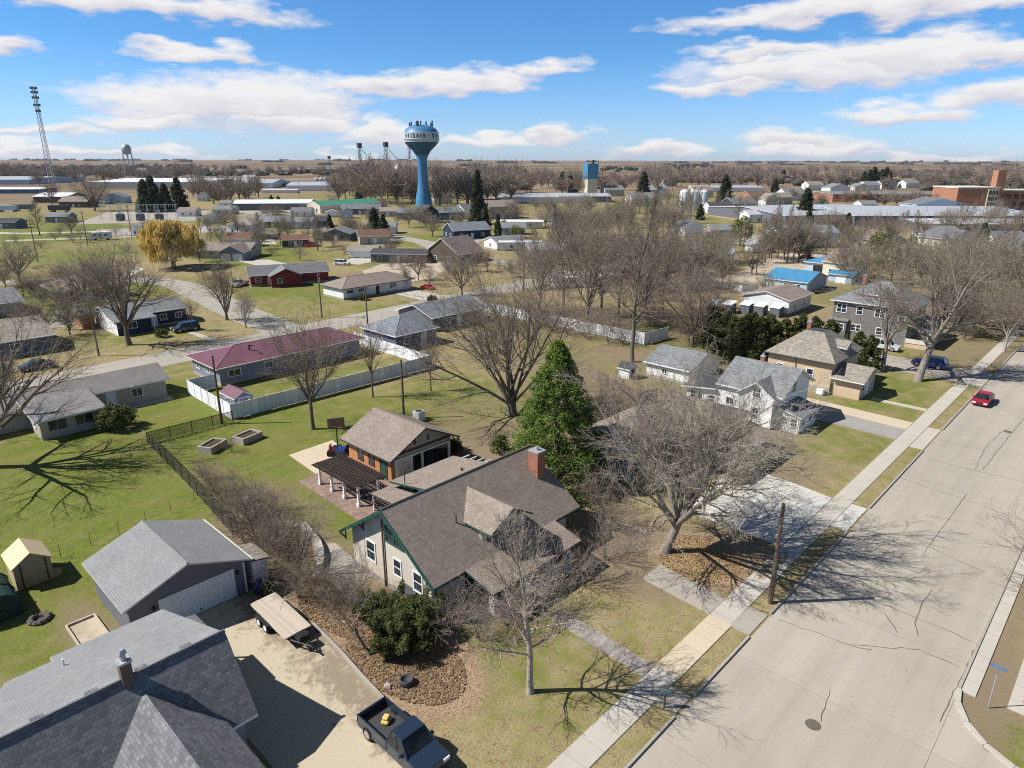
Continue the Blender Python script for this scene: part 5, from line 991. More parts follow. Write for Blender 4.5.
# ------------------------------------------------------------------ trees
def grow(seed, H, spread, r0, fork=.25, limbs=7, kids=(5, 5, 4, 4), twig=.012, lean=(0, 0), up=.25, cone=(18, 62), gnarl=.16, lfac=.62, fill=.2, stems=1, twl=None, ctr=True, leader=0):
    rng = random.Random(seed); T = MB(); C = MB()
    def perp(d):
        a = d.cross(Vector((rng.uniform(-1, 1), rng.uniform(-1, 1), rng.uniform(-1, 1))))
        return a.normalized() if a.length > 1e-4 else d.orthogonal().normalized()
    def branch(p, d, L, r, lev):
        seg = 5 if lev == 0 else 4 if lev == 1 else 3 if lev < len(kids) else 2
        pts = [p.copy()]; rad = [r]; q = p.copy(); d = d.normalized(); dirs = [d.copy()]
        for i in range(seg):
            d = (d + perp(d) * gnarl * rng.uniform(.2, 1.2) + Vector((0, 0, up * (.18 if lev < 2 else .1)))).normalized()
            q = q + d * (L / seg); pts.append(q.copy()); dirs.append(d.copy()); rad.append(max(r * (1 - .62 * (i + 1) / seg), twig * .55))
        n = 6 if r > .12 else 5 if r > .06 else 4 if r > .03 else 3
        (T if lev == 0 else C).tube(pts, rad, n, cap=False)
        if lev >= len(kids): return
        nk = kids[lev]
        for j in range(nk):
            f = (fill + (1 - fill) * (j + rng.uniform(.1, .9)) / nk) if j < nk - 1 else 1.0
            x = f * seg; i = min(int(x), seg - 1); w = x - i
            pp = pts[i].lerp(pts[i + 1], w); dd = dirs[min(i + 1, seg)]; rr = rad[i] * (1 - w) + rad[i + 1] * w
            ang = math.radians(rng.uniform(22, 58)) if f < 1 else math.radians(rng.uniform(5, 25))
            nd = (dd * math.cos(ang) + perp(dd) * math.sin(ang))
            if nd.z < -.25: nd.z *= .3
            branch(pp, nd, L * lfac * rng.uniform(.7, 1.15) * (1.12 - .35 * f if f < 1 else .8), max(rr * rng.uniform(.5, .72), twig), lev + 1)
    for s in range(stems):
        base = Vector((0, 0, 0)) if stems == 1 else Vector((rng.uniform(-.35, .35), rng.uniform(-.35, .35), 0))
        hf = H * fork * rng.uniform(.9, 1.1); top = Vector((lean[0] * hf / H, lean[1] * hf / H, hf)) + base + (Vector((rng.uniform(-.3, .3), rng.uniform(-.3, .3), 0)) * hf * .4 if stems > 1 else Vector((0, 0, 0)))
        m1 = base.lerp(top, .35) + Vector((rng.uniform(-.05, .05), rng.uniform(-.05, .05), 0)) * hf * .3
        T.tube([base - Vector((0, 0, .15)), base + Vector((0, 0, .25)), m1, top], [r0 * 1.55, r0 * 1.12, r0 * .95, r0 * .82], 8, cap=False)
        axis = (top - base).normalized(); a0 = rng.uniform(0, 6.28); nl = max(1, limbs)
        if leader:                                            # one stem to the tip, side limbs all the way up
            pts = [top]; rad = [r0 * .82]; q = top.copy(); d = axis.copy(); n_ = 7; Lh = (H - hf)
            for i in range(n_):
                d = (d + perp(d) * .1 + Vector((0, 0, .12))).normalized(); q = q + d * (Lh / n_); pts.append(q.copy()); rad.append(max(r0 * .82 * (1 - (i + 1) / n_) ** .9, twig))
            T.tube(pts, rad, 7, cap=False)
            for i in range(nl):
                f = (i + rng.uniform(.1, .9)) / nl; x = f * n_; j = min(int(x), n_ - 1); pp = pts[j].lerp(pts[j + 1], x - j); az = a0 + i * 2.4; ang = math.radians(cone[1] - (cone[1] - cone[0]) * f * rng.uniform(.8, 1.2))
                L = spread * (1 - f) ** .7 * rng.uniform(.75, 1.15) * .72 + .35
                branch(pp, Vector((math.sin(ang) * math.cos(az), math.sin(ang) * math.sin(az), math.cos(ang))), L, max((rad[j]) * rng.uniform(.38, .55), twig * 1.6), 1)
            continue
        for i in range(nl):
            az = a0 + i * 2 * PI * .382 + rng.uniform(-.3, .3); f = i / max(1, nl - 1); ang = math.radians(cone[0] + (cone[1] - cone[0]) * (1 - f) * rng.uniform(.75, 1.1))
            if i == nl - 1 and ctr: ang = math.radians(rng.uniform(3, 12))
            d = Vector((math.sin(ang) * math.cos(az), math.sin(ang) * math.sin(az), math.cos(ang))) + axis * .15 + Vector((lean[0], lean[1], 0)) * (.5 / H)
            R = spread * math.sin(ang) + (H - hf) * math.cos(ang)
            R *= .62 * rng.uniform(.85, 1.1); sp = base.lerp(top, 1 - .25 * rng.random() * (1 - f)) if i < nl - 1 else top
            branch(sp, d, R, r0 * rng.uniform(.42, .62), 0)
    return T, C
TREES = {}
def tree_meshes(key, **kw):
    if key not in TREES:
        T, C = grow(**kw); TREES[key] = (T.v, T.f, C.v, C.f)
    return TREES[key]
MESHC = {}
def place_tree(key, x, y, label, mats=('bark1', 'twig1'), scale=1.0, rz=0.0, name='bare_tree', group=None, parts=True, cat='tree', sz=None, z=0.0, **kw):
    tv = tree_meshes(key, **kw); mk = (key, mats, parts)
    if mk not in MESHC:
        t = MB(); t.v, t.f, t.m = tv[0], tv[1], [0] * len(tv[1]); c = MB(); c.v, c.f, c.m = tv[2], tv[3], [0] * len(tv[3])
        if parts: MESHC[mk] = (t.mesh('trunk', M[mats[0]], uv=False, smooth=True), c.mesh('crown', M[mats[1]], uv=False, smooth=True))
        else:
            n = len(t.v); t2 = MB(); t2.v = t.v + c.v; t2.f = t.f + [tuple(i + n for i in f) for f in c.f]; t2.m = [0] * len(t.f) + [1] * len(c.f); MESHC[mk] = (t2.mesh(name, [M[mats[0]], M[mats[1]]], uv=False, smooth=True),)
    ms = MESHC[mk]
    if parts:
        r = empty(name, x, y, z, rz, label, cat, group); r.scale = (scale, scale, sz or scale); link('trunk', ms[0], r); link('crown', ms[1], r)
    else:
        r = link(name, ms[0], None, (x, y, z), rz); r.scale = (scale, scale, sz or scale); tag(r, label, cat, group)
    return r
# ---- the trees one can tell apart
at = lambda u, v: gp(u, v)
place_tree('front', *at(530, 692), 'slender grey bare tree on the front lawn of the beige house', ('bark3', 'twig3'), seed=11, H=11.8, spread=5.6, r0=.2, fork=.22, limbs=30, kids=(1, 7, 5, 3), twig=.012, cone=(24, 62), up=.42, fill=.15, leader=1, lfac=.55)
place_tree('spread', *at(665, 552), 'large wide spreading grey bare tree by the concrete driveway', ('bark1', 'twigl'), .93, seed=23, H=13.6, spread=12.8, r0=.42, fork=.2, limbs=17, kids=(8, 7, 5, 4), twig=.0135, lean=(3.2, -3.2), cone=(16, 64), up=.2, gnarl=.19, lfac=.55, fill=.28)
place_tree('vase', *at(513, 415), 'big multi stemmed bare tree in the backyard left of the green pine', ('bark2', 'twig2'), seed=8, H=17, spread=15, r0=.34, fork=.1, limbs=5, kids=(6, 5, 5, 3), twig=.015, stems=3, cone=(10, 60), up=.22, lean=(-1.5, 2.0), fill=.25)
place_tree('maple', *at(129, 345), 'large bare tree with heavy forked limbs before the dark blue house', ('bark2', 'twig2'), rz=2.4, seed=21, H=17, spread=9, r0=.46, fork=.2, limbs=8, kids=(6, 5, 4, 4), twig=.016, cone=(12, 50), up=.3, fill=.25)
place_tree('edge', *at(-24, 468), 'dark leaning bare tree at the left edge over the ribbed grey roof', ('bark2', 'twig2'), seed=33, H=15, spread=13, r0=.5, fork=.24, limbs=8, kids=(6, 5, 5, 3), twig=.014, cone=(14, 72), up=.16, lean=(6.5, -5.5), fill=.25)
place_tree('yard', *at(313, 429), 'upright bare tree in the backyard in front of the maroon roof', ('bark2', 'twig2'), seed=41, H=13, spread=5.6, r0=.24, fork=.28, limbs=9, kids=(6, 5, 4, 3), twig=.014, cone=(12, 50), up=.4, fill=.2)
place_tree('thin', *at(373, 397), 'thin bare sapling just outside the white fence', ('bark2', 'twig2'), seed=44, H=10.5, spread=3, r0=.13, fork=.35, limbs=9, kids=(6, 4, 3), twig=.014, cone=(10, 45), up=.5)
place_tree('thin', *at(431, 391), 'thin bare sapling near the corner of the white fence', ('bark2', 'twig2'), .75, 2.0)
place_tree('corner', *at(227, 320), 'bare tree with several rising limbs on the street corner lawn', ('bark2', 'twig2'), seed=51, H=11, spread=6.5, r0=.3, fork=.14, limbs=7, kids=(6, 5, 4, 3), twig=.018, cone=(10, 55), up=.3, fill=.3)
place_tree('thin', *at(193, 331), 'small thin tree on the lawn beside the dark blue house', ('bark2', 'twig2'), .62, 1.0)
place_tree('corner', *at(246, 328), 'small pale leafless tree near the street corner', ('bark3', 'twig3'), .55, 2.5)
place_tree('lean', *at(918, 381), 'massive leaning grey bare tree beside the blue car', ('bark1', 'twig1'), seed=63, H=19, spread=9.5, r0=.5, fork=.3, limbs=9, kids=(6, 5, 5, 4), twig=.018, cone=(12, 62), up=.25, lean=(7.5, -1.5), gnarl=.15, fill=.15)
place_tree('street', *at(882, 371), 'tall narrow bare tree in front of the grey shingled house', ('bark1', 'twig1'), seed=70, H=15, spread=6.5, r0=.33, fork=.28, limbs=7, kids=(5, 4, 4, 3), twig=.018, cone=(12, 46), up=.35, fill=.3)
place_tree('birch', *at(1004, 352), 'white barked bare tree by the far sidewalk on the right', ('bark3', 'twig2'), seed=77, H=9, spread=4.2, r0=.2, fork=.3, limbs=8, kids=(6, 5, 4, 3), twig=.017, cone=(12, 50), up=.35)
place_tree('right', *at(1062, 640), 'bare tree reaching in from the right edge beside the street', ('bark1', 'twigr'), seed=81, H=8, spread=5, r0=.17, fork=.25, limbs=9, kids=(6, 5, 4, 3), twig=.009, cone=(14, 65), up=.2)
place_tree('fork', *at(692, 347), 'forked dark trunked bare tree behind the low white garage', ('bark2', 'twigr'), seed=90, H=13.5, spread=8, r0=.34, fork=.16, limbs=7, kids=(7, 5, 5, 4), twig=.017, cone=(14, 56), up=.28, fill=.25)
# the tall grove behind the pine
kw = dict(seed=101, H=24.5, spread=8.5, r0=.33, fork=.22, limbs=34, kids=(1, 7, 5, 4), twig=.02, cone=(16, 52), up=.5, fill=.2, leader=1, lfac=.55)
kw2 = dict(seed=107, H=23, spread=6.5, r0=.32, fork=.22, limbs=8, kids=(6, 5, 4, 3), twig=.02, cone=(8, 46), up=.4, fill=.2)
place_tree('tallA', *at(632, 362), 'tallest straight trunked tree of the grove, standing by the playhouse', ('bark2', 'twig2'), **kw)
for i, (u, v, ky, sc_, lb) in enumerate(((587, 331, 'tallB', 1.0, 'tall bare tree at the near end of the far white fence'), (618, 326, 'tallA', .85, 'tall bare tree between the two biggest grove trunks'), (601, 318, 'tallB', .95, 'bare grove tree just beyond the far white fence'), (563, 318, 'tallA', .9, 'bare tree at the left flank of the tall grove'), (645, 318, 'tallB', .9, 'bare tree on the right flank of the tall grove'), (540, 312, 'tallB', .75, 'lower bare tree left of the tall grove'), (662, 310, 'tallA', .8, 'bare tree standing behind the right flank of the grove'))):
    place_tree(ky, *at(u, v), lb, ('bark2', 'twig2'), sc_, i * 1.3, **(kw if ky == 'tallA' else kw2))
# ---- bare shrubs
sk = dict(seed=201, H=3.0, spread=3.0, r0=.045, fork=.05, limbs=12, kids=(5, 4, 3), twig=.008, cone=(10, 62), up=.15, gnarl=.22, fill=.15)
sk2 = dict(seed=205, H=2.5, spread=3.2, r0=.045, fork=.04, limbs=12, kids=(6, 4, 3), twig=.008, cone=(8, 70), up=.1, gnarl=.25, fill=.1)
for i, (u, v, s_, m_, lb) in enumerate(((222, 503, 1.1, 'twigr', 'reddish bare shrub at the lower end of the black fence'), (246, 515, 1.25, 'twigr', 'wide reddish bare shrub near the stone heap'), (243, 540, 1.0, 'twig2', 'brown bare shrub right of the garage corner'), (268, 528, 1.15, 'twig2', 'tangled bare shrub left of the curved wall'), (289, 560, 1.2, 'twig2', 'bare shrub beside the lower end of the curved wall'),
        (262, 566, 1.0, 'twigr', 'bare shrub by the small lean to shed'), (285, 585, .95, 'twig1', 'low bare shrub above the flat trailer'), (312, 598, 1.0, 'twig1', 'grey bare shrub right of the flat trailer'), (338, 600, .9, 'twig1', 'grey bare shrub at the gravel patch'), (360, 596, .8, 'twig1', 'pale bare shrub against the stucco wall'), (205, 480, .8, 'twigr', 'small reddish shrub on the fence line'),
        (232, 452, .55, 'twigr', 'rust coloured shrub between the two raised beds'), (450, 632, 1.0, 'twig3', 'pale leafless bush at the front corner of the porch'), (478, 640, 1.1, 'twig3', 'pale leafless bush before the porch'), (505, 625, 1.1, 'twig1', 'leafless bush along the porch front'), (545, 612, 1.2, 'twig1', 'leafless bush behind the front tree'), (580, 585, 1.3, 'twig1', 'big leafless bush at the right end of the porch'),
        (605, 560, 1.25, 'twig1', 'leafless bush in the shade right of the porch'), (612, 530, 1.3, 'twig1', 'leafless bush between the two houses'), (590, 510, 1.2, 'twig2', 'leafless bush by the right gable of the beige house'), (648, 492, 1.2, 'twig1', 'leafless bush behind the spreading tree'), (790, 452, .6, 'twigr', 'small leafless bush on the white house lawn'), (598, 470, 1.2, 'twig2', 'leafless bush under the pine'), (605, 415, 1.4, 'twigr', 'leafless thicket shrub by the dark board fence'), (622, 430, 1.3, 'twigr', 'leafless thicket shrub at the white wing'), (650, 445, 1.3, 'twig1', 'leafless thicket shrub in the side yard'), (214, 492, 1.0, 'twigr', 'bare shrub leaning through the black fence'), (236, 522, 1.1, 'twigr', 'bare shrub just left of the heap of stones'), (272, 512, 1.0, 'twig1', 'bare grey shrub right of the heap of stones'), (258, 552, 1.0, 'twigr', 'bare shrub close to the lean to roof'), (282, 545, 1.0, 'twig1', 'bare grey shrub between the heap and the curved wall'), (325, 600, .9, 'twig1', 'bare shrub at the lower corner of the gravel patch'), (300, 598, 1.0, 'twig2', 'bare shrub hanging over the trailer edge'), (350, 612, .9, 'twig2', 'bare shrub behind the crooked tree'))):
    place_tree('shrubA' if i % 2 else 'shrubB', *at(u, v), lb, ('bark2', m_), s_ * .92, i * 2.1, 'bare_shrub', None, True, 'shrub', **(sk if i % 2 else sk2))
place_tree('small', *at(300, 575), 'multi stemmed ornamental tree beside the curved wall', ('bark2', 'twig2'), seed=301, H=6.2, spread=3.6, r0=.12, fork=.12, limbs=8, kids=(6, 5, 4), twig=.01, cone=(10, 52), up=.35)
place_tree('small', *at(255, 540), 'ornamental bare tree among the fence shrubs', ('bark2', 'twigr'), .85, 1.7)
place_tree('crooked', *at(370, 655), 'crooked bare tree leaning over the leaf covered bed', ('bark2', 'twig2'), seed=310, H=5, spread=3.5, r0=.1, fork=.3, limbs=5, kids=(5, 4, 3), twig=.009, cone=(20, 70), up=.2, lean=(-1.5, 2.0))
# ---- leafy crowns from many small leaf faces
def leaf_mesh(key, mat, clumps, size, n, seed, elong=1.0, droop=0.0, name='crown'):
    if key in MESHC: return MESHC[key]
    rng = random.Random(seed); b = MB(); V, F = b.v, b.f
    for (cx, cy, cz, rx, ry, rz) in clumps:
        for _ in range(n):
            while True:
                x, y, z = rng.uniform(-1, 1), rng.uniform(-1, 1), rng.uniform(-1, 1)
                if x * x + y * y + z * z <= 1: break
            px, py, pz = cx + x * rx, cy + y * ry, cz + z * rz
            a = rng.uniform(0, 6.283); e = rng.uniform(-1.1, 1.1); s = size * rng.uniform(.6, 1.3)
            ux, uy, uz = math.cos(a) * math.cos(e), math.sin(a) * math.cos(e), math.sin(e)
            if droop: ux *= 1 - droop; uy *= 1 - droop; uz = -abs(uz) - droop
            l = math.sqrt(ux * ux + uy * uy + uz * uz); ux, uy, uz = ux / l * s * elong, uy / l * s * elong, uz / l * s * elong
            wx, wy, wz = -math.sin(a + 1.1 * e) * s * .5, math.cos(a + 1.1 * e) * s * .5, rng.uniform(-.4, .4) * s
            i = len(V); V.extend([(px - wx, py - wy, pz - wz), (px + wx, py + wy, pz + wz), (px + ux, py + uy, pz + uz)]); F.append((i, i + 1, i + 2))
    b.m = [0] * len(F); MESHC[key] = b.mesh(name, mat, uv=False); return MESHC[key]
def cone_clumps(H, R, n, seed, z0=.06, r=.55, squash=.7, power=.9):
    rng = random.Random(seed); out = []
    for i in range(n):
        f = ((i + rng.random()) / n) ** 1.25; z = H * (z0 + (1 - z0) * f); rad = R * (1 - f) ** power * math.sqrt(rng.uniform(.25, 1.0)) * rng.uniform(.85, 1.12); a = rng.uniform(0, 6.283)
        cr = r * (1 - .45 * f) * rng.uniform(.7, 1.3); out.append((rad * math.cos(a), rad * math.sin(a), z - .1 * rad, cr, cr, cr * squash))
    return out
def ball_clumps(rx, ry, rz, n, seed, r=.5, z0=None, lo=-.6):
    rng = random.Random(seed); out = []; z0 = rz if z0 is None else z0
    while len(out) < n:
        x, y, z = rng.gauss(0, 1), rng.gauss(0, 1), rng.gauss(0, 1); l = math.sqrt(x * x + y * y + z * z); x, y, z = x / l, y / l, z / l
        if z < lo: continue
        f = rng.uniform(.55, 1.0); cr = r * rng.uniform(.7, 1.35); out.append((x * rx * f, y * ry * f, z0 + z * rz * f, cr, cr, cr * .85))
    return out
def leafy(name, key, x, y, label, mat, clumps, size, n, seed, trunk=None, cat='tree', group=None, scale=1.0, rz=0.0, sz=None, elong=1.0, droop=0.0, parts=True):
    me = leaf_mesh(key, M[mat], clumps, size, n, seed, elong, droop, 'crown' if parts else name)
    if not parts:
        r = link(name, me, None, (x, y, 0), rz); r.scale = (scale, scale, sz or scale); return tag(r, label, cat, group)
    r = empty(name, x, y, 0, rz, label, cat, group); r.scale = (scale, scale, sz or scale); link('crown', me, r)
    if trunk:
        tk = ('trunk', trunk)
        if tk not in MESHC:
            b = MB(); H, rr = trunk; b.tube([(0, 0, -.1), (0, 0, H * .5), (.05, .04, H)], [rr * 1.2, rr * .8, rr * .15], 8); rg = random.Random(3)
            for i in range(26):
                z = H * (.15 + .8 * i / 26); a = i * 2.4; L = (1 - i / 26) * H * .26 + .3; b.tube([(0, 0, z), (L * math.cos(a), L * math.sin(a), z + .12 * L)], [rr * .28, rr * .05], 4, cap=False)
            MESHC[tk] = b.mesh('trunk', M['bark2'], uv=False)
        link('trunk', MESHC[tk], r)
    return r
leafy('pine_tree', 'pine', *at(556, 484), 'tall bright green pine behind the beige house', 'pine', cone_clumps(14.2, 5.5, 420, 5, .04, .9, .62, .72), .16, 160, 6, (13.2, .28))
leafy('spruce_tree', 'spruceA', *at(478, 224), 'tall dark green spruce standing among the town houses', 'spruce', cone_clumps(25, 5.0, 170, 9, .04, 1.5, .8, .8), .8, 45, 10, (24, .4))
for i, (u, v, s_, lb) in enumerate(((486, 236, .5, 'lower spruce at the foot of the tall spruce, nearer the navy house'), (498, 241, .4, 'small spruce behind the white garage'), (412, 197, .9, 'big evergreen just left of the blue pedestal'), (398, 190, .8, 'evergreen in the brown trees left of the blue pedestal'))):
    leafy('spruce_tree', 'spruceA', *at(u, v), lb, 'spruce', [], .8, 45, 10, (24, .4), scale=s_, rz=i)
for i, (u, v, s_, lb) in enumerate(((147, 212, .92, 'leftmost of four dark conifers by the substation'), (155, 212, 1.02, 'second dark conifer by the substation'), (167, 211, .8, 'shorter third dark conifer by the substation'), (180, 210, .95, 'rightmost of four dark conifers by the substation'))):
    leafy('conifer', 'conifer', *at(u, v), lb, 'spruce', cone_clumps(20, 6.0, 120, 19, .06, 1.9, .9, .6), 1.1, 40, 10, (19, .4), scale=s_, rz=i * 1.4, group='dark conifers by the substation')
for i, (u, v, s_, lb) in enumerate(((724, 204, .95, 'dark pointed spruce left of the red brown roof'), (804, 222, .8, 'dark grey green spruce in front of the long grey roof'), (525, 190, 1.0, 'tall ragged pine left of the pale long building'), (562, 190, .9, 'ragged pine beside the dark square tower'), (643, 198, 1.0, 'dark round topped evergreen right of the silo tower'), (774, 196, .7, 'dark bushy evergreen beside the tan roof'), (783, 181, .8, 'dark evergreen on the skyline before the far fields'), (599, 189, .6, 'dark evergreen just right of the silo tower'))):
    leafy('conifer', 'conifer', *at(u, v), lb, 'spruce', [], 1.1, 40, 10, (19, .4), scale=s_, rz=i * 2.2)
for i, u in enumerate((863, 868, 872, 877, 880, 884, 888)):
    leafy('conifer', 'conifer', *at(u, 187 + (i % 2)), 'dark pine in the tight clump beyond the brick row', 'spruce', [], 1.1, 40, 10, None, group='pines beyond the brick row', scale=.85 + .12 * (i % 3), rz=i * 1.1, parts=False)
leafy('willow_tree', 'willow', *at(174, 268), 'golden yellow weeping willow on the left', 'willow', ball_clumps(8.4, 8.4, 6.0, 150, 31, 1.3, 8.2, -.8), .42, 80, 32, (12, .6), elong=3.2, droop=.78)
leafy('olive_tree', 'olive', *at(740, 246), 'yellow green budding tree by the alley', 'olivefol', ball_clumps(4, 4, 4.6, 60, 37, 1.1, 6, -.7), .7, 24, 38, (9, .3))
leafy('olive_tree', 'olive', *at(876, 262), 'yellow green budding tree left of the beige gable', 'olivefol', [], .7, 24, 38, (9, .3), scale=.85, rz=1)
for i, (u, v, lb) in enumerate(((505, 232, 'yellow green shrub left of the white mobile home'), (518, 238, 'yellow green shrub in front of the cream unit'))):
    leafy('green_shrub', 'gshrub', *at(u, v), lb, 'olivefol', ball_clumps(3.4, 3.4, 2.6, 40, 39, .9, 2.4), .5, 30, 40, None, 'shrub', scale=1.0, rz=i)
# arborvitae hedge row
hp = [(104.6, 53), (103.3, 51), (102, 49), (100.8, 47), (100.2, 45), (100.8, 43), (102.4, 41.6), (104.2, 40.4), (105.6, 38.6), (106.4, 36.6), (107.2, 34.6), (107.8, 32.6), (108.2, 30.6), (108.4, 28.9), (103.8, 45.6), (105.4, 43.4)]
for i, (x, y) in enumerate(hp):
    leafy('arborvitae', 'arbor', x, y, 'dark green arborvitae in the dense hedge beside the tan brick house', 'arbor', cone_clumps(7.2, 2.3, 80, 51, .0, .75, 1.0, .42), .26, 110, 52, None, 'hedge tree', 'arborvitae hedge', 1 - .03 * (i % 4) - (.25 if i > 10 and i < 14 else 0), i * 1.9, parts=False)
# garden bushes
leafy('round_bush', 'rbush', *at(117, 428), 'clipped round olive green bush at the ranch house corner', 'arbor', ball_clumps(1.7, 1.7, 1.15, 90, 61, .33, 1.05), .13, 90, 62, None, 'shrub', scale=1.3)
jun = ball_clumps(2.6, 1.9, 1.2, 110, 65, .36, 1.2) + [(rx * 1.15, ry * 1.1, 1.4 + rz_ * 1.2, .22, .22, .55) for rx, ry, rz_ in [(random.Random(i).uniform(-2, 2), random.Random(i + 50).uniform(-1.4, 1.4), random.Random(i + 90).uniform(.1, 1)) for i in range(34)]]
leafy('juniper_bush', 'juniper', *at(407, 640), 'big dark spreading juniper against the beige stucco house', 'juniper', jun, .1, 230, 66, None, 'shrub', scale=1.12, sz=.95, rz=.4)
leafy('juniper_bush', 'juniper', *at(382, 622), 'smaller dark juniper left of the big spreading one', 'juniper', jun, .15, 120, 66, None, 'shrub', scale=.7, rz=2)
leafy('green_shrub', 'lshrub', *at(392, 655), 'light green shrub at the edge of the leaf bed', 'bushg', ball_clumps(.8, .7, .7, 24, 71, .3, .65), .12, 60, 72, None, 'shrub')
leafy('green_shrub', 'lshrub', *at(500, 452), 'light green shrub at the back of the brick garage yard', 'bushg', [], .12, 60, 72, None, 'shrub', scale=1.5)
leafy('green_shrub', 'lshrub', *at(452, 452), 'dark shrub at the right corner of the brick garage', 'juniper', [], .12, 60, 72, None, 'shrub', scale=1.6) if False else leafy('juniper_bush', 'juniper', *at(453, 452), 'dark evergreen shrub at the right corner of the brick garage', 'juniper', jun, .15, 120, 66, None, 'shrub', scale=.55, rz=1)
for i, (u, v, lb) in enumerate(((162, 337, 'small clipped bush left of the dark blue house path'), (432, 302, 'dark bush at the end of the long white ranch'), (363, 300, 'round dark bush in front of the long white ranch'))): leafy('round_bush', 'rbush', *at(u, v), lb, 'arbor', [], .13, 90, 62, None, 'shrub', scale=.7)
# ---- belts and clusters of bare trees too alike to tell apart
FA = dict(seed=401, H=14, spread=6.5, r0=.34, fork=.2, limbs=9, kids=(6, 5, 4), twig=.035, cone=(10, 58), up=.3, fill=.15)
FB = dict(seed=407, H=13, spread=7.5, r0=.36, fork=.18, limbs=10, kids=(6, 5, 4), twig=.035, cone=(12, 66), up=.22, fill=.15)
FC = dict(seed=411, H=15, spread=6, r0=.28, fork=.2, limbs=26, kids=(1, 7, 5), twig=.032, cone=(18, 56), up=.45, fill=.15, leader=1, lfac=.55)
FD = dict(seed=419, H=14, spread=7, r0=.4, fork=.2, limbs=9, kids=(6, 6), twig=.09, cone=(10, 60), up=.28, fill=.1)
FE = dict(seed=423, H=13, spread=7.5, r0=.4, fork=.2, limbs=10, kids=(6, 6), twig=.09, cone=(12, 64), up=.25, fill=.1)
VAR = {'A': FA, 'B': FB, 'C': FC, 'D': FD, 'E': FE}
rt_ = random.Random(77)
BELT = MB()
def belt(n, u0, u1, v0, v1, s0, s1):
    for i in range(n):
        u = u0 + (u1 - u0) * (i + rt_.uniform(.05, .95)) / n; x, y = gp(u, rt_.uniform(v0, v1)); ky = 'DE'[rt_.randrange(2)]; tv = tree_meshes('far' + ky, **VAR[ky]); sc_ = rt_.uniform(s0, s1); a = rt_.uniform(0, 6.28); c_, n_ = math.cos(a) * sc_, math.sin(a) * sc_; sz = sc_ * rt_.uniform(.8, 1.1)
        for vs, fs in ((tv[0], tv[1]), (tv[2], tv[3])):
            o = len(BELT.v); BELT.v.extend([(x + p[0] * c_ - p[1] * n_, y + p[0] * n_ + p[1] * c_, p[2] * sz) for p in vs]); BELT.f.extend([tuple(q + o for q in f) for f in fs])
def cluster(label, group, n, u0, u1, v0, v1, s0, s1, var='ABC', mats=('bark2', 'twig2'), parts=False):
    for i in range(n):
        u = u0 + (u1 - u0) * (i + rt_.uniform(.05, .95)) / n; v = rt_.uniform(v0, v1); ky = var[rt_.randrange(len(var))]
        mats = MIX[rt_.randrange(len(MIX))]
        place_tree('far' + ky, *gp(u, v), label, mats, rt_.uniform(s0, s1), rt_.uniform(0, 6.28), 'bare_tree', group, parts, 'tree', sz=rt_.uniform(s0, s1) * rt_.uniform(.85, 1.1), **VAR[ky])
RB, RT = ('bark2', 'twigr'), ('bark2', 'twig2'); MIX = [RB, RT, ('bark2', 'twig1'), ('bark1', 'twigo')]
belt(44, 335, 418, 186, 204, 1.5, 2.2)
belt(44, 434, 516, 184, 206, 1.4, 2.1)
belt(26, 512, 580, 182, 196, 1.1, 1.7); belt(14, 600, 660, 182, 197, 1.1, 1.7)
belt(44, 640, 778, 176, 190, 1.3, 2.0)
belt(34, 768, 1030, 173, 179, 1.2, 1.8); belt(40, 768, 960, 178, 190, 1.0, 1.6)
belt(14, 962, 1030, 182, 194, 1.3, 1.9)
cluster('bare tree in the thicket behind the tall grove', 'thicket behind the grove', 28, 545, 700, 212, 246, .7, 1.1, 'ABC', ('bark2', 'twig1'))
cluster('bare tree of the thicket between the alley and the grove', 'thicket by the alley', 20, 520, 720, 252, 292, .7, 1.05, 'ABC', RB)
cluster('bare tree before the long grey warehouse roof', 'trees before the warehouses', 22, 770, 930, 236, 256, .6, .9, 'ABC', RB)
cluster('bare tree in the row of trunks before the big white building', 'row before the white building', 9, 757, 808, 258, 264, .8, 1.05, 'AC', ('bark2', 'twig1'))
cluster('bare tree of the brown thicket behind the grey shingled house', 'thicket behind the grey house', 15, 835, 925, 262, 288, .6, .85, 'ABC', RB)
cluster('bare tree in the tangle at the right edge above the street end', 'tangle above the street end', 28, 930, 1030, 268, 320, .7, 1.0, 'ABC', RT)
cluster('bare tree of the far right thicket along the street end', 'thicket at the street end', 14, 946, 1030, 322, 340, .45, .65, 'B', RT)
cluster('bare tree of the side yards between the alley and the blue roofs', 'side yard trees by the blue roofs', 14, 690, 850, 238, 275, .55, .85, 'ABC', RB)
cluster('bare tree among the houses behind the white silos', 'trees around the silos', 14, 640, 780, 200, 222, .7, 1.0, 'ABC', RB)
cluster('bare tree on the far side of the long low white building', 'trees behind the long white building', 10, 480, 640, 208, 226, .6, .95, 'ABC', RB)
cluster('bare tree standing among the brick row and the pale halls', 'trees at the brick row', 12, 790, 960, 196, 210, .7, 1.1, 'DE', RB)
cluster('bare tree before the school and its white roofs', 'trees before the school', 12, 938, 1026, 226, 240, .7, .9, 'ABC', RT)
cluster('bare brown tree among the white sheds beyond the willow', 'trees beyond the willow', 16, 190, 262, 194, 206, 1.0, 1.5, 'DE', RB)
belt(46, -10, 330, 171, 178, 1.1, 1.8); belt(40, -10, 200, 176, 186, 1.3, 2.0)
cluster('bare tree of the ragged yards between the willow and the white shed', 'yard trees right of the willow', 20, 195, 335, 208, 252, .4, .75, 'ABC', RB)
cluster('bare shrubby tree around the brown hip roof and the left edge houses', 'shrubby trees at the left edge', 9, 5, 110, 285, 335, .3, .5, 'AB', RB)
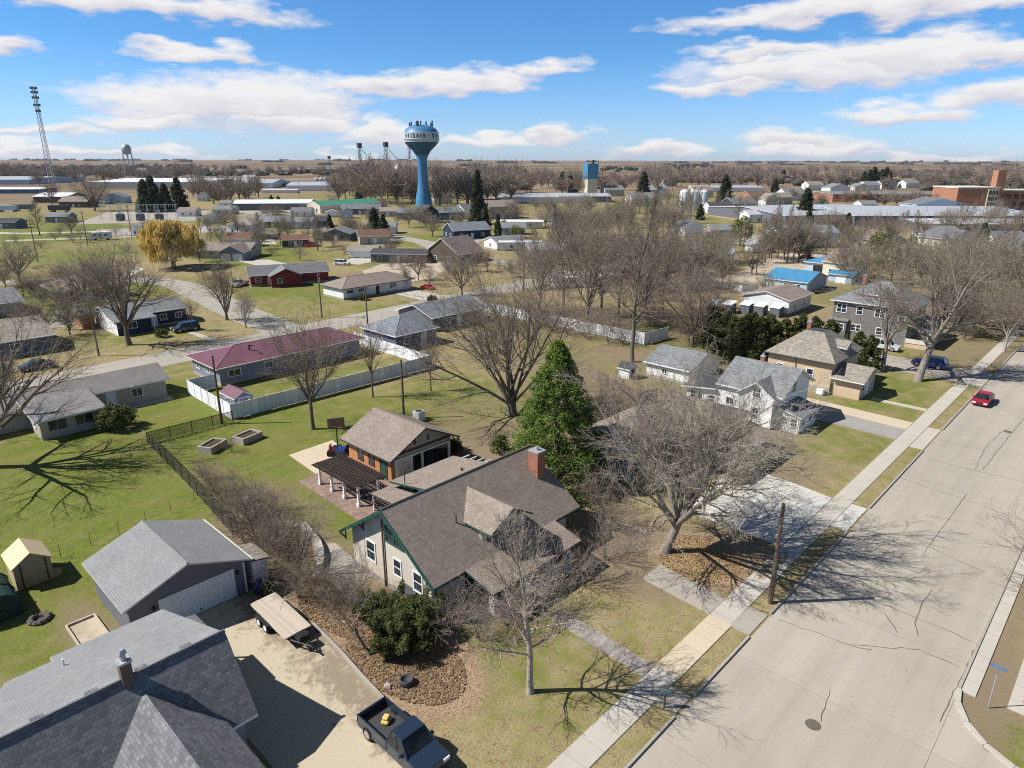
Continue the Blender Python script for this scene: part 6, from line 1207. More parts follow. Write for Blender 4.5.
cluster('low bare tree of the dirt lot behind the long white ranch', 'dirt lot trees', 6, 395, 520, 262, 292, .3, .5, 'AB', RT)
cluster('bare tree among the houses left of the water tower', 'trees among the left houses', 18, 330, 470, 206, 240, .45, .8, 'ABC', RT)
def thicket(label, group, n, u0, u1, v0, v1, s0, s1, mats=RB):
    for i in range(n):
        u = u0 + (u1 - u0) * (i + rt_.uniform(.05, .95)) / n; ky = ('shrubA', 'shrubB')[rt_.randrange(2)]
        place_tree(ky, *gp(u, rt_.uniform(v0, v1)), label, mats, rt_.uniform(s0, s1), rt_.uniform(0, 6.28), 'bare_shrub', group, False, 'shrub', **(sk if ky == 'shrubA' else sk2))
thicket('dark bare shrub in the overgrown yard around the brown hip roofed house', 'shrubs by the hip roofed house', 14, 20, 125, 276, 300, 1.2, 2.0)
thicket('bare shrub of the rough edge behind the dirt lot', 'shrubs of the dirt lot', 12, 385, 500, 258, 286, .9, 1.5)
thicket('bare shrub scattered in the yards below the green roofed building', 'shrubs in the middle yards', 22, 205, 400, 220, 262, 1.0, 1.7)
thicket('bare shrub in the undergrowth of the tall grove', 'undergrowth of the grove', 22, 530, 690, 300, 345, 1.0, 1.7)
thicket('bare shrub in the rough ground by the alley', 'shrubs by the alley', 16, 560, 740, 255, 300, 1.2, 2.0, RT)
thicket('bare shrub in the hollow beside the street end', 'shrubs at the street end', 16, 930, 1030, 300, 345, 1.1, 1.9, RT)
thicket('bare shrub along the green by the substation', 'shrubs by the substation', 14, 5, 150, 225, 262, 1.0, 1.7)
for i, (u, v, s_, lb) in enumerate(((375, 236, .55, 'dark evergreen pair, the left one by the north lane'), (384, 238, .45, 'dark evergreen pair, the right one by the north lane'), (330, 228, .3, 'small dark evergreen by the slate blue house'), (272, 206, .35, 'small dark evergreen at the end of the white roofed shed'), (279, 206, .33, 'second small dark evergreen at the end of the white roofed shed'), (360, 200, .6, 'dark evergreen among bare trees over the green roof'), (505, 186, .7, 'dark evergreen on the skyline right of the spruce'), (655, 214, .5, 'dark evergreen in the thicket above the grove'), (700, 220, .4, 'dark evergreen between the white gable and the silos'), (846, 236, .45, 'dark evergreen among the bare trees before the warehouse'), (806, 240, .55, 'dark evergreen beside the big white building'), (980, 250, .45, 'dark evergreen in the tangle near the right edge'), (218, 200, .4, 'dark evergreen beside the white cottage'))):
    leafy('conifer', 'conifer', *at(u, v), lb, 'spruce', [], 1.1, 40, 10, None, scale=s_, rz=i * 1.7, parts=False)
BELT.m = [0] * len(BELT.f); tag(BELT.build('bare_woods', M['twigr'], uv=False, smooth=True), kind='stuff')
for (u, v, s_, ky, mt, lb) in ((95, 211, 1.6, 'B', 'twig2', 'huge old bare tree behind the substation'), (52, 204, 1.2, 'A', 'twigr', 'bare tree at the foot of the radio mast'), (40, 236, .95, 'C', 'twig2', 'narrow dark bare tree beside the gravel lane'), (72, 234, .6, 'A', 'twig2', 'small bare tree on the green by the lane'), (20, 282, .8, 'B', 'twigr', 'reddish bare tree over the left edge house'), (85, 303, .7, 'B', 'twigr', 'reddish bare tree in front of the brown hip roof'), (110, 300, .62, 'A', 'twigr', 'bare tree between the brown hip roof and the blue house'),
                        (40, 340, .6, 'B', 'twigr', 'tangled bare tree at the left edge across the street'), (70, 330, .5, 'A', 'twigr', 'small bare tree left of the brick annex'), (318, 250, .75, 'C', 'twig2', 'bare tree in front of the slate blue house'), (260, 246, .8, 'C', 'twig2', 'bare twin tree in front of the green grey house'), (462, 296, .7, 'A', 'twig1', 'grey bare tree hiding the gambrel house'), (392, 256, .5, 'B', 'twig2', 'bare tree over the north lane bend'), (228, 256, .5, 'B', 'twigr', 'low bare tree at the brown ranch'), (150, 240, .55, 'B', 'twigr', 'bare bush tree below the willow'), (200, 262, .5, 'A', 'twigr', 'bare tree right of the willow'), (765, 300, .45, 'A', 'twig2', 'bare tree by the cold frames'), (722, 285, .7, 'B', 'twigr', 'bare tree left of the cold frames'), (700, 300, .6, 'A', 'twig1', 'bare tree at the back of the forked tree')):
    place_tree('far' + ky, *gp(u, v), lb, ('bark2', mt), s_, u * .37, 'bare_tree', None, True, 'tree', **VAR[ky])
# ---- far woods on the plain: masses nobody could count
def woods(name, rows, seed, mat, hmin=5, hmax=10):
    rg = random.Random(seed); b = MB()
    for (u0, u1, dist0, dist1, n) in rows:
        run = 0; U = u0; D = dist0
        for i in range(n):
            if dist0 > 2400:                                   # hedgerows and shelter belts: runs of crowns at one distance
                if run <= 0: run = rg.randint(5, 16); U = rg.uniform(u0, u1); D = dist0 + (dist1 - dist0) * rg.random()
                run -= 1; U += rg.uniform(.5, 1.6) * 7000 / D; u = U; D += rg.uniform(-1, 1) * 22
            else: u = u0 + (u1 - u0) * (i + rg.random()) / n; D = dist0 + (dist1 - dist0) * rg.random()
            d = ray(u, 160); l = math.hypot(d.x, d.y); x, y = d.x / l * D, d.y / l * D
            h = rg.uniform(hmin, hmax) * (1 + D / 9000); w = h * rg.uniform(.7, 1.5); z = hill(x, y) - .5; i0 = len(b.v); K = 6
            for k_, (fr, fz_) in enumerate(((.75, .0), (1.0, .35), (.8, .72))):
                for q in range(K):
                    a = q * 2 * PI / K; rr = w * fr * rg.uniform(.7, 1.2); b.v.append((x + rr * math.cos(a), y + rr * math.sin(a), z + h * fz_ * rg.uniform(.85, 1.15)))
            b.v.append((x, y, z + h * rg.uniform(.9, 1.15)))
            for lv in range(2):
                for q in range(K): j = (q + 1) % K; A_ = i0 + lv * K; b.f.append((A_ + q, A_ + j, A_ + K + j, A_ + K + q))
            for q in range(K): b.f.append((i0 + 2 * K + q, i0 + 2 * K + (q + 1) % K, i0 + 3 * K))
    b.m = [0] * len(b.f); o = b.build(name, M[mat], uv=False); tag(o, kind='stuff'); return o
woods('far_woods', [(-60, 340, 1500, 1900, 150), (-60, 200, 2000, 3200, 140), (380, 520, 1500, 2400, 70), (430, 700, 3200, 4800, 60), (-80, 1100, 4500, 8500, 420), (-80, 420, 7000, 10500, 240), (700, 1100, 6000, 11000, 220), (640, 800, 1000, 1250, 60), (800, 900, 900, 1150, 36), (930, 1060, 850, 1050, 40)], 5, 'woods')
woods('far_evergreens', [(196, 214, 1500, 1560, 8), (224, 233, 2500, 2600, 5), (905, 960, 1500, 1800, 22), (955, 985, 1300, 1350, 10), (600, 640, 1800, 2600, 10), (300, 420, 3000, 4200, 16), (860, 910, 1400, 1600, 12), (660, 740, 2400, 3000, 10)], 6, 'woodsg')
# ------------------------------------------------------------------ fences
def fence(name, label, path, h, panel_mat, post_mat, step=2.4, slat=None, cat='fence', th=.05, gap=.08):
    x0, y0 = path[0]; r = empty(name, x0, y0, 0, 0, label, cat); P = MB(); n = 0; posts = []
    for a_, c_ in zip(path, path[1:]):
        L = math.hypot(c_[0] - a_[0], c_[1] - a_[1]); k_ = max(1, round(L / step)); dx, dy = (c_[0] - a_[0]) / L, (c_[1] - a_[1]) / L
        for i in range(k_):
            p = (a_[0] + dx * (L * i / k_ + .07), a_[1] + dy * (L * i / k_ + .07)); q = (a_[0] + dx * (L * (i + 1) / k_ - .07), a_[1] + dy * (L * (i + 1) / k_ - .07)); ox, oy = -dy * th / 2, dx * th / 2
            P.prism([(p[0] - ox, p[1] - oy), (q[0] - ox, q[1] - oy), (q[0] + ox, q[1] + oy), (p[0] + ox, p[1] + oy)], gap, h); posts.append((a_[0] + dx * L * i / k_, a_[1] + dy * L * i / k_))
    posts.append(path[-1]); P.build('panel', panel_mat, r)
    pm = MB(); pm.box(-.065, .065, -.065, .065, -.1, h + .08); pm.poly([(-.08, -.08, h + .081), (.08, -.08, h + .081), (.08, .08, h + .081), (-.08, .08, h + .081)]); me = pm.mesh('post', post_mat)
    for p in posts: link('post', me, r, (p[0] - x0, p[1] - y0, 0))
    return r
fence('vinyl_fence', 'white vinyl fence around the maroon roofed house', [(36.9, 91.6), (33.2, 91.5), (32.8, 78.0), (63.6, 77.2), (64.1, 98)], 2.0, M['vinyl'], M['white'])
fence('vinyl_fence', 'long sunlit white fence beside the tall grove', [(97.2, 104), (97.4, 61.4), (104, 60.8)], 2.1, M['vinyl'], M['white'])
fence('board_fence', 'dark brown board fence behind the green pine', [(76.5, 57), (71.3, 45.2), (74.2, 44.4)], 1.7, M['wood'], M['wood'])
fence('wall_fence', 'white low fence beside the blue roofed garage', [(158, 82), (156, 72), (160, 70)], 1.5, M['white'], M['white'])
t = NT('chain_mesh'); uv = t.uv(); mp_ = t.n('ShaderNodeMapping'); mp_.inputs['Rotation'].default_value = (0, 0, .785); t.l(uv, mp_.inputs['Vector']); sp_ = t.n('ShaderNodeSeparateXYZ'); t.l(mp_.outputs[0], sp_.inputs[0])
m1 = t.math('LESS_THAN', t.math('FRACT', t.math('DIVIDE', sp_.outputs[0], .1)), .34); m2 = t.math('LESS_THAN', t.math('FRACT', t.math('DIVIDE', sp_.outputs[1], .1)), .34); t.l(t.math('MAXIMUM', m1, m2), t.b.inputs['Alpha']); M['chain'] = t.out((.03, .03, .03), .6, .4)
def chain_fence(label, path, h, step=2.5):
    x0, y0 = path[0]; r = empty('chain_link_fence', x0, y0, 0, 0, label, 'fence'); P = MB(); Rl = MB(); pts = []
    for a_, c_ in zip(path, path[1:]):
        L = math.hypot(c_[0] - a_[0], c_[1] - a_[1]); k_ = max(1, round(L / step)); P.poly([(a_[0], a_[1], .05), (c_[0], c_[1], .05), (c_[0], c_[1], h), (a_[0], a_[1], h)])
        Rl.tube([(a_[0], a_[1], h), (c_[0], c_[1], h)], .035, 6); pts += [(a_[0] + (c_[0] - a_[0]) * i / k_, a_[1] + (c_[1] - a_[1]) * i / k_) for i in range(k_)]
    pts.append(path[-1]); P.build('mesh', M['chain'], r); Rl.build('rail', M['black'], r); pm = MB(); pm.tube([(0, 0, -.1), (0, 0, h + .1)], .045, 6); me = pm.mesh('post', M['black'])
    for p in pts: link('post', me, r, (p[0] - x0, p[1] - y0, 0))
chain_fence('black chain link fence around the corner of the backyard lawn', [(32.6, 77.3), (23.0, 77.6), (21.8, 63.5), (20.6, 52)], 1.35)
r = empty('wire_fence', 3, 55, 0, 0, 'thin wire fence on grey posts behind the pale shingled garage', 'fence'); A_, B_ = gp(-5, 585), gp(195, 503); b = MB()
for z in (.35, .75, 1.1): b.tube([(A_[0], A_[1], z), (B_[0], B_[1], z)], .006, 4)
b.build('wire', M['dark'], r); pm = MB(); pm.tube([(0, 0, -.1), (0, 0, 1.2)], .022, 6); me = pm.mesh('post', M['wood'])
for i in range(8): f = i / 7; link('post', me, r, (A_[0] + (B_[0] - A_[0]) * f - 3, A_[1] + (B_[1] - A_[1]) * f - 55, 0))
# ------------------------------------------------------------------ utility poles
def pole(u, v, h, label, arms=1, lamp=False, name='utility_pole', r_=.14, rz=0.8):
    x, y = gp(u, v); e = empty(name, x, y, 0, rz, label, 'pole'); b = MB(); b.tube([(0, 0, -.2), (0, 0, h)], [r_ * 1.15, r_ * .75], 8); link('shaft', b.mesh('shaft', M['polewood']), e)
    if arms:
        b = MB(); b.box(-1.1, 1.1, -.06, .06, h - .75, h - .62); link('crossarm', b.mesh('crossarm', M['polewood']), e); b = MB()
        for q in (-1, -.45, .45, 1): b.tube([(q, 0, h - .62), (q, 0, h - .45)], .05, 6)
        link('insulators', b.mesh('insulators', M['galv']), e)
        if arms > 1: b = MB(); b.tube([(.28, 0, h - 2.1), (.28, 0, h - 1.2)], .22, 10); link('transformer', b.mesh('transformer', M['galv']), e)
    if lamp: b = MB(); b.tube([(0, 0, h - 1), (0, -.8, h - .5), (0, -1.6, h - .45)], .04, 6); b.box(-.12, .12, -2.0, -1.5, h - .52, h - .42); link('lamp_arm', b.mesh('lamp_arm', M['galv']), e)
    return e
pole(770, 603, 7.9, 'bare wooden pole on the verge beside the street', 0, r_=.17)
pole(404, 418, 7.4, 'dark wooden pole on the lawn behind the brick garage roof', 0)
pole(322, 318, 9.2, 'wooden utility pole with transformer by the long white ranch', 2)
pole(99, 356, 7.8, 'wooden utility pole across the street from the ribbed roof', 1, True)
pole(222, 424, 8.5, 'grey wooden pole at the fence corner by the lavender shed', 0)
pole(132, 238, 13, 'slim pole with a cabinet beside the white camper', 1); pole(88, 246, 12.5, 'slim pole left of the white camper', 1); pole(38, 262, 12, 'slim pole on the green at the far left', 1); pole(55, 214, 13, 'slim pole by the black truck', 1); pole(300, 200, 14, 'slim pole at the end of the white roofed shed', 1); pole(368, 330, 8.5, 'pole with lamp beside the pyramid roofed house', 1, True); pole(756, 275, 9, 'wooden pole between the brown workshop and the blue roof', 1); pole(488, 222, 12, 'wooden pole before the beige two storey house', 1)
# ------------------------------------------------------------------ vehicles
def car(x, y, rz, paint_mat, label, kind='sedan', name='parked_car', cat='car', scale=1.0):
    r = empty(name, x, y, 0, rz, label, cat); L, W = {'sedan': (4.6, 1.8), 'suv': (4.7, 1.9), 'pickup': (5.6, 1.95), 'van': (5.2, 2.0)}[kind]; h = L / 2; w = W / 2
    # front at -Y
    if kind == 'sedan': body = [(-h, .35), (-h + .05, .68), (-h + 1.15, .88), (h - .85, .95), (h - .1, .9), (h, .4), (h - .1, .25), (-h + .1, .25)]; cab = [(-h + 1.0, .86), (-h + 1.75, 1.4), (h - 1.75, 1.44), (h - .75, .93)]
    elif kind == 'suv': body = [(-h, .4), (-h + .05, .82), (-h + 1.1, 1.0), (h - .25, 1.05), (h, .95), (h, .4), (h - .1, .28), (-h + .1, .28)]; cab = [(-h + 1.0, .98), (-h + 1.65, 1.66), (h - .55, 1.7), (h - .12, 1.03)]
    elif kind == 'van': body = [(-h, .4), (-h + .05, .95), (-h + .7, 1.15), (h, 1.15), (h, .4), (h - .1, .28), (-h + .1, .28)]; cab = [(-h + .6, 1.13), (-h + 1.3, 1.95), (h - .1, 1.98), (h - .02, 1.13)]
    else: body = [(-h, .45), (-h + .05, .95), (-h + 1.3, 1.1), (0.1, 1.12), (.1, .6), (h, .6), (h, .45), (h - .1, .35), (-h + .1, .35)]; cab = [(-h + 1.2, 1.08), (-h + 1.85, 1.78), (-.15, 1.8), (.12, 1.1)]
    b = MB(); i = 0; b.extr(body, -w, w, 'x'); o = link('body', b.mesh('body', paint_mat), r)
    bev = o.modifiers.new('bevel', 'BEVEL'); bev.width = .07; bev.segments = 3; bev.limit_method = 'ANGLE'
    b = MB(); c1 = w - .06; c2 = w - .24
    V = [(-c1, *cab[0]), (c1, *cab[0]), (-c2, *cab[1]), (c2, *cab[1]), (-c2, *cab[2]), (c2, *cab[2]), (-c1, *cab[3]), (c1, *cab[3])]
    b.v = V; b.f = [(0, 1, 3, 2), (2, 3, 5, 4), (4, 5, 7, 6), (0, 2, 4, 6), (1, 7, 5, 3)]; b.m = [0] * 5; g = link('glazing', b.mesh('glazing', M['carglass']), r)
    b = MB(); e = .02; b.slab([(-c2 - e, cab[1][0] - .05, cab[1][1] + .03), (c2 + e, cab[1][0] - .05, cab[1][1] + .03), (c2 + e, cab[2][0] + .05, cab[2][1] + .03), (-c2 - e, cab[2][0] + .05, cab[2][1] + .03)], .06, 0, 0)
    for sx in (-1, 1):
        for p, q in ((cab[0], cab[1]), (cab[2], cab[3]), (((cab[0][0] + cab[3][0]) / 2, (cab[0][1] + cab[3][1]) / 2), ((cab[1][0] + cab[2][0]) / 2, cab[1][1]))): b.tube([(sx * (c1 + .01), p[0], p[1]), (sx * (c2 + .01), q[0], q[1])] if p != cab[2] else [(sx * (c2 + .01), p[0], p[1]), (sx * (c1 + .01), q[0], q[1])], .045, 4)
    link('roof', b.mesh('roof', paint_mat), r)
    for sx in (-1, 1):
        for yy in (-h + .9, h - .95):
            b = MB(); rr = .34 if kind in ('sedan',) else .39; b.tube([(sx * (w - .2), yy, rr), (sx * (w + .02), yy, rr)], rr, 16); wl = link('wheel', b.mesh('wheel', M['rubber']), r); b = MB(); b.tube([(sx * (w + .021), yy, rr), (sx * (w + .035), yy, rr)], rr * .62, 12); link('rim', b.mesh('rim', M['rim']), wl)
        zf = body[1][1] - .12; b = MB(); b.box(sx * (w - .28) - .2, sx * (w - .28) + .2, -h - .02, -h + .12, zf - .09, zf + .09); link('headlight', b.mesh('headlight', M['lamp']), r)
        b = MB(); b.box(sx * (w - .2) - .14, sx * (w - .2) + .14, h - .1, h + .02, .62, .84); link('taillight', b.mesh('taillight', M['redlens']), r)
        b = MB(); b.box(sx * (w + .08) - .1, sx * (w + .08) + .1, cab[0][0] + .35, cab[0][0] + .5, cab[0][1], cab[0][1] + .15); link('mirror', b.mesh('mirror', paint_mat), r)
    b = MB(); b.box(-.45, .45, -h - .015, -h + .1, .42, .6); link('grille', b.mesh('grille', M['black']), r); b = MB(); b.box(-.25, .25, h - .1, h + .025, .45, .58); link('licence_plate', b.mesh('licence_plate', M['white']), r)
    if kind == 'pickup':
        b = MB(); b.box(-w + .02, -w + .1, .15, h - .02, .6, 1.12); b.box(w - .1, w - .02, .15, h - .02, .6, 1.12); b.box(-w + .02, w - .02, h - .1, h - .02, .6, 1.12); link('bed_walls', b.mesh('bed_walls', paint_mat), r)
        b = MB(); b.box(-w + .1, w - .1, .13, h - .1, .601, .64); link('bed_liner', b.mesh('bed_liner', M['dark']), r)
    r.scale = (scale,) * 3; return r
P = {'red': paint('red_paint', (.3, .012, .025)), 'blue': paint('blue_paint', (.012, .03, .17)), 'silver': paint('silver_paint', (.5, .52, .54)), 'navy': paint('navy_paint', (.015, .028, .05)), 'white': paint('white_car_paint', (.72, .73, .74)), 'black': paint('black_paint', (.012, .012, .014)), 'brightred': paint('bright_red_paint', (.45, .02, .015)), 'plum': paint('plum_paint', (.14, .015, .04))}
car(102.8, 13.2, -PI / 2, P['red'], 'dark red car parked at the kerb of the wide street')
car(116.2, 22.6, PI, P['blue'], 'dark blue car parked on the driveway by the leaning tree', 'suv')
car(122.6, 30.8, 0, P['silver'], 'silver car parked against the grey shingled house', 'suv')
car(16.8, 24.0, .0, P['navy'], 'dark navy pickup truck with a yellow bag in its open bed', 'pickup', 'pickup_truck', 'pickup truck')
x, y = gp(240, 286); car(x, y, -1.0, P['silver'], 'silver pickup on the road bend left of the red house', 'pickup', 'pickup_truck', 'pickup truck')
x, y = gp(342, 265); car(x, y, .6, P['white'], 'white car parked at the edge of the dirt lot', 'suv')
x, y = gp(312, 247); car(x, y, .9, P['brightred'], 'bright red van parked between the small houses', 'van', 'parked_van', 'van')
x, y = gp(37, 369); car(x, y, -PI / 2, P['navy'], 'dark blue car parked on the side street by the edge tree')
x, y = gp(755, 264); car(x, y, .4, P['black'], 'black car in the dirt yard left of the trunk row'); x, y = gp(806, 259); car(x, y, .6, P['plum'], 'plum coloured car behind the blue carport')
x, y = gp(12, 227); car(x, y, 1.1, P['silver'], 'pale blue grey car at the left edge lane', 'suv'); x, y = gp(448, 224); car(x, y, .4, P['black'], 'dark car beside the blue walled house')
x, y = gp(186, 331); car(x, y, -1.57, P['black'], 'black car parked at the right end of the dark blue house', 'suv'); x, y = gp(428, 289); car(x, y, .2, P['brightred'], 'red car tucked at the end of the white ranch', 'sedan', scale=.8)
# flat deck trailer
tr = empty('flatbed_trailer', 17.5, 38, 0, 0, 'flatbed trailer with grey plank deck parked on the driveway', 'trailer')
b = MB(); b.slab([(16.45, 35.7, .82), (18.35, 35.7, .82), (18.55, 40.8, .82), (16.65, 40.8, .82)], .1, 0, 0); b.build('deck', M['deckwood'], tr); b = MB(); b.box(16.65, 18.3, 35.75, 40.7, .58, .718); b.tube([(16.7, 35.8, .62), (17.4, 34.1, .6)], .06, 4); b.tube([(18.1, 35.8, .62), (17.4, 34.1, .6)], .06, 4); b.tube([(17.4, 34.9, .6), (17.4, 33.8, .6)], .07, 6); b.build('frame', M['black'], tr)
for sx in (16.45, 18.55):
    for yy in (38.2, 39.1): b = MB(); b.tube([(sx - .1, yy, .35), (sx + .1, yy, .35)], .35, 16); w_ = b.build('wheel', M['rubber'], tr); b = MB(); b.tube([(sx - .12, yy, .35), (sx + .12, yy, .35)], .2, 12); b.build('rim', M['white'], w_)
    b = MB(); b.box(sx - .14, sx + .14, 37.7, 39.6, .72, .76) if sx < 17 else b.box(sx - .1, sx + .1, 37.7, 39.6, .70, .715); b.build('mudguard', M['black'], tr)
b = MB(); b.tube([(17.4, 34.4, 0), (17.4, 34.4, .9)], .05, 6); b.box(17.05, 17.75, 34.85, 35.5, .64, 1.0); b.build('jack', M['black'], tr)
b = MB(); b.box(-.3, .3, -.22, .22, 0, .2); b.box(-.18, .24, -.16, .2, .2, .36); o = b.build('yellow_sack', plain('yellow_sack', (.6, .45, .14), .8), None, loc=(16.95, 25.6, .64), rz=.5); tag(o, 'crumpled yellow sack lying in the open truck bed', 'sack')
bv = o.modifiers.new('bevel', 'BEVEL'); bv.width = .08; bv.segments = 3
# white camper, semi trailers and the black truck
x, y = gp(102, 240); c_ = empty('camper_van', x, y, 0, math.radians(-30), 'white camper with dark windows parked on the green', 'camper'); b = MB(); prof = [(-3.6, .6), (-3.6, 2.2), (-3.0, 3.1), (3.3, 3.2), (3.6, 2.8), (3.6, .6)]; b.extr(prof, -1.25, 1.25, 'y'); o = link('body', b.mesh('body', M['white']), c_); b = MB()
for q in (-2, 0, 2): b.box(q - .55, q + .55, -1.28, -1.251, 1.7, 2.4)
b.box(-3.63, -3.601, -.9, .9, 1.6, 2.2); link('window', b.mesh('window', M['carglass']), c_)
for q in (-2.2, 2.2):
    for s_ in (-1.1, 1.1): b = MB(); b.tube([(q, s_ - .12, .4), (q, s_ + .12, .4)], .4, 12); link('wheel', b.mesh('wheel', M['rubber']), c_)
for u, v, lb, mt in ((8, 212, 'grey blue semi trailer at the far left edge', 'w_pblue'), (24, 211, 'grey blue semi trailer right of another one', 'w_slate'), (60, 212, 'black box truck body by the slim pole', 'dark')):
    x, y = gp(u, v); s_ = empty('semi_trailer', x, y, 0, math.radians(-45), lb, 'trailer'); b = MB(); b.box(-6, 6, -1.3, 1.3, 1.1, 4.0); link('body', b.mesh('body', M[mt]), s_)
    for q in (-4.6, -3.4, 4.2):
        for w_ in (-1.05, 1.05): b = MB(); b.tube([(q, w_ - .15, .5), (q, w_ + .15, .5)], .5, 12); link('wheel', b.mesh('wheel', M['rubber']), s_)
# substation frames
for i, (u, lb) in enumerate(((112, 'leftmost steel gantry of the substation'), (130, 'second steel gantry of the substation'), (149, 'third steel gantry of the substation'), (167, 'rightmost steel gantry of the substation'))):
    x, y = gp(u, 220); g_ = empty('steel_gantry', x, y, 0, math.radians(-46), lb, 'gantry', 'substation gantries')
    for q in (-5.5, 0, 5.5):
        b = MB(); [b.tube([(q + a_, c_, 0), (q + a_ * .5, c_ * .5, 8)], .07, 4) for a_ in (-.5, .5) for c_ in (-.5, .5)]; link('leg', b.mesh('leg', M['galv']), g_)
    b = MB(); b.box(-6, 6, -.15, .15, 7.8, 8.05); b.box(-6, 6, -.1, .1, 5.0, 5.2); [b.tube([(q, 0, 6.6), (q, 0, 7.8)], .14, 6) for q in (-4, -2, 2, 4)]; link('beam', b.mesh('beam', M['galv']), g_)
for i, (u, v, lb) in enumerate(((121, 221, 'left grey transformer tank in the substation'), (141, 221, 'middle blue grey transformer tank in the substation'), (160, 221, 'right grey transformer tank in the substation'))):
    x, y = gp(u, v); g_ = empty('transformer', x, y, 0, .8, lb, 'transformer'); b = MB(); b.box(-2, 2, -1.3, 1.3, .3, 3.6); link('tank', b.mesh('tank', M['w_slate']), g_); b = MB(); [b.tube([(q, 0, 3.6), (q * 1.2, 0, 5.4)], .2, 6) for q in (-1.2, 0, 1.2)]; link('bushing', b.mesh('bushing', M['galv']), g_); b = MB(); [b.box(2.0 + .02, 2.6, -1.2 + j * .4, -1.0 + j * .4, .8, 3.2) for j in range(6)]; link('radiator', b.mesh('radiator', M['galv']), g_)
# ------------------------------------------------------------------ small things in the yards
x, y = gp(338, 449); hp_ = empty('basketball_hoop', x, y, 0, -.5, 'basketball hoop with brown backboard on the concrete slab', 'basketball hoop')
b = MB(); b.tube([(0, 0, 0), (0, 0, 2.6), (0, -.4, 3.1)], .07, 8); link('post', b.mesh('post', M['black']), hp_); b = MB(); b.box(-.9, .9, -.5, -.44, 2.7, 3.8); link('backboard', b.mesh('backboard', M['wood']), hp_); b = MB()
for i in range(14): a, c = i * 2 * PI / 14, (i + 1) * 2 * PI / 14; b.tube([(.23 * math.cos(a), -.75 + .23 * math.sin(a), 3.0), (.23 * math.cos(c), -.75 + .23 * math.sin(c), 3.0)], .015, 4, cap=False)
link('rim', b.mesh('rim', M['redlens']), hp_); b = MB(); b.box(-.45, .45, -.1, .8, 0, .18); link('base', b.mesh('base', M['black']), hp_)
x, y = gp(337, 455); kt = empty('ride_on_mower', x, y, 0, .7, 'dark ride on mower with blue and red panels below the hoop', 'mower'); b = MB(); b.box(-.45, .45, -1.0, .0, .35, .85); link('bonnet', b.mesh('bonnet', P['blue']), kt); b = MB(); b.box(-.5, .5, 0, .9, .35, .6); b.box(-.6, .6, -.6, .5, .12, .3); link('deck', b.mesh('deck', M['black']), kt); b = MB(); b.box(-.3, .3, .15, .65, .6, .75); b.box(-.3, .3, .6, .72, .75, 1.2); link('seat', b.mesh('seat', P['brightred']), kt)
for sx in (-.55, .55):
    for yy, rr in ((-.75, .22), (.55, .36)): b = MB(); b.tube([(sx - .1, yy, rr), (sx + .1, yy, rr)], rr, 14); link('wheel', b.mesh('wheel', M['rubber']), kt)
b = MB(); b.tube([(0, -.1, .8), (0, .1, 1.1)], .03, 5); link('steering_wheel', b.mesh('steering_wheel', M['black']), kt)
x, y = gp(349, 452); bn = empty('garden_cart', x, y, 0, .4, 'small black cart beside the ride on mower', 'cart'); b = MB(); b.box(-.5, .5, -.35, .35, .3, .38); [b.box(*q, .38, .7) for q in ((-.5, .5, -.35, -.3), (-.5, .5, .3, .35), (-.5, -.45, -.3, .3), (.45, .5, -.3, .3))]; link('tray', b.mesh('tray', M['black']), bn); b = MB(); [b.tube([(0, q - .04, .22), (0, q + .04, .22)], .22, 12) for q in (-.4, .4)]; link('wheel', b.mesh('wheel', M['rubber']), bn)
ac = empty('air_conditioner', 48.4, 61.5, 0, .1, 'white air conditioner box behind the brick garage', 'air conditioner'); b = MB(); b.box(-.55, .55, -.5, .5, .08, 1.2); link('case', b.mesh('case', M['white']), ac); b = MB(); b.lathe([(.42, 1.2), (.42, 1.24), (.01, 1.25)], 16); link('fan_guard', b.mesh('fan_guard', M['dark']), ac); b = MB(); b.box(-.7, .7, -.65, .65, 0, .079); link('pad', b.mesh('pad', M['conc']), ac)
for (u, v, rz, lb) in ((213, 449, .5, 'left grey raised planter bed on the backyard lawn'), (248, 440, .25, 'right grey raised planter bed on the backyard lawn')):
    x, y = gp(u, v); p_ = empty('raised_bed', x, y, 0, rz, lb, 'planter'); b = MB(); L, W = 1.35, .9
    for q in ((-L, L, -W, -W + .22), (-L, L, W - .22, W), (-L, -L + .22, -W + .22, W - .22), (L - .22, L, -W + .22, W - .22)): b.box(*q, 0, .75)
    link('wall', b.mesh('wall', M['concold']), p_); b = MB(); b.box(-L + .22, L - .22, -W + .22, W - .22, 0, .6); link('soil', b.mesh('soil', plain('soil', (.07, .05, .035), .95)), p_)
x, y = gp(40, 620); M['soilstone'] = plain('dark_stone', (.11, .095, .08), .9); f_ = empty('fire_pit', x, y, 0, 0, 'ring of stones around a dark fire pit on the lawn', 'fire pit'); rg = random.Random(2)
for i in range(11):
    a = i * 2 * PI / 11; b = MB(); b.lathe([(.01, 0), (.2, .03), (.22, .14), (.12, .26), (.01, .28)], 7); s_ = rg.uniform(.8, 1.2); o = link('stone', b.mesh('stone', M['soilstone']), f_, (.52 * math.cos(a), .52 * math.sin(a), 0), a); o.scale = (s_, s_ * 1.2, s_)
b = MB(); b.lathe([(.6, .03), (.01, .05)], 12); link('ash', b.mesh('ash', M['dark']), f_)
x, y = gp(94, 612); g_ = empty('garden_bed', 8.2, 43.5, 0, 0, 'narrow timber edged garden bed beside the pale shingled garage', 'garden bed'); b = MB()
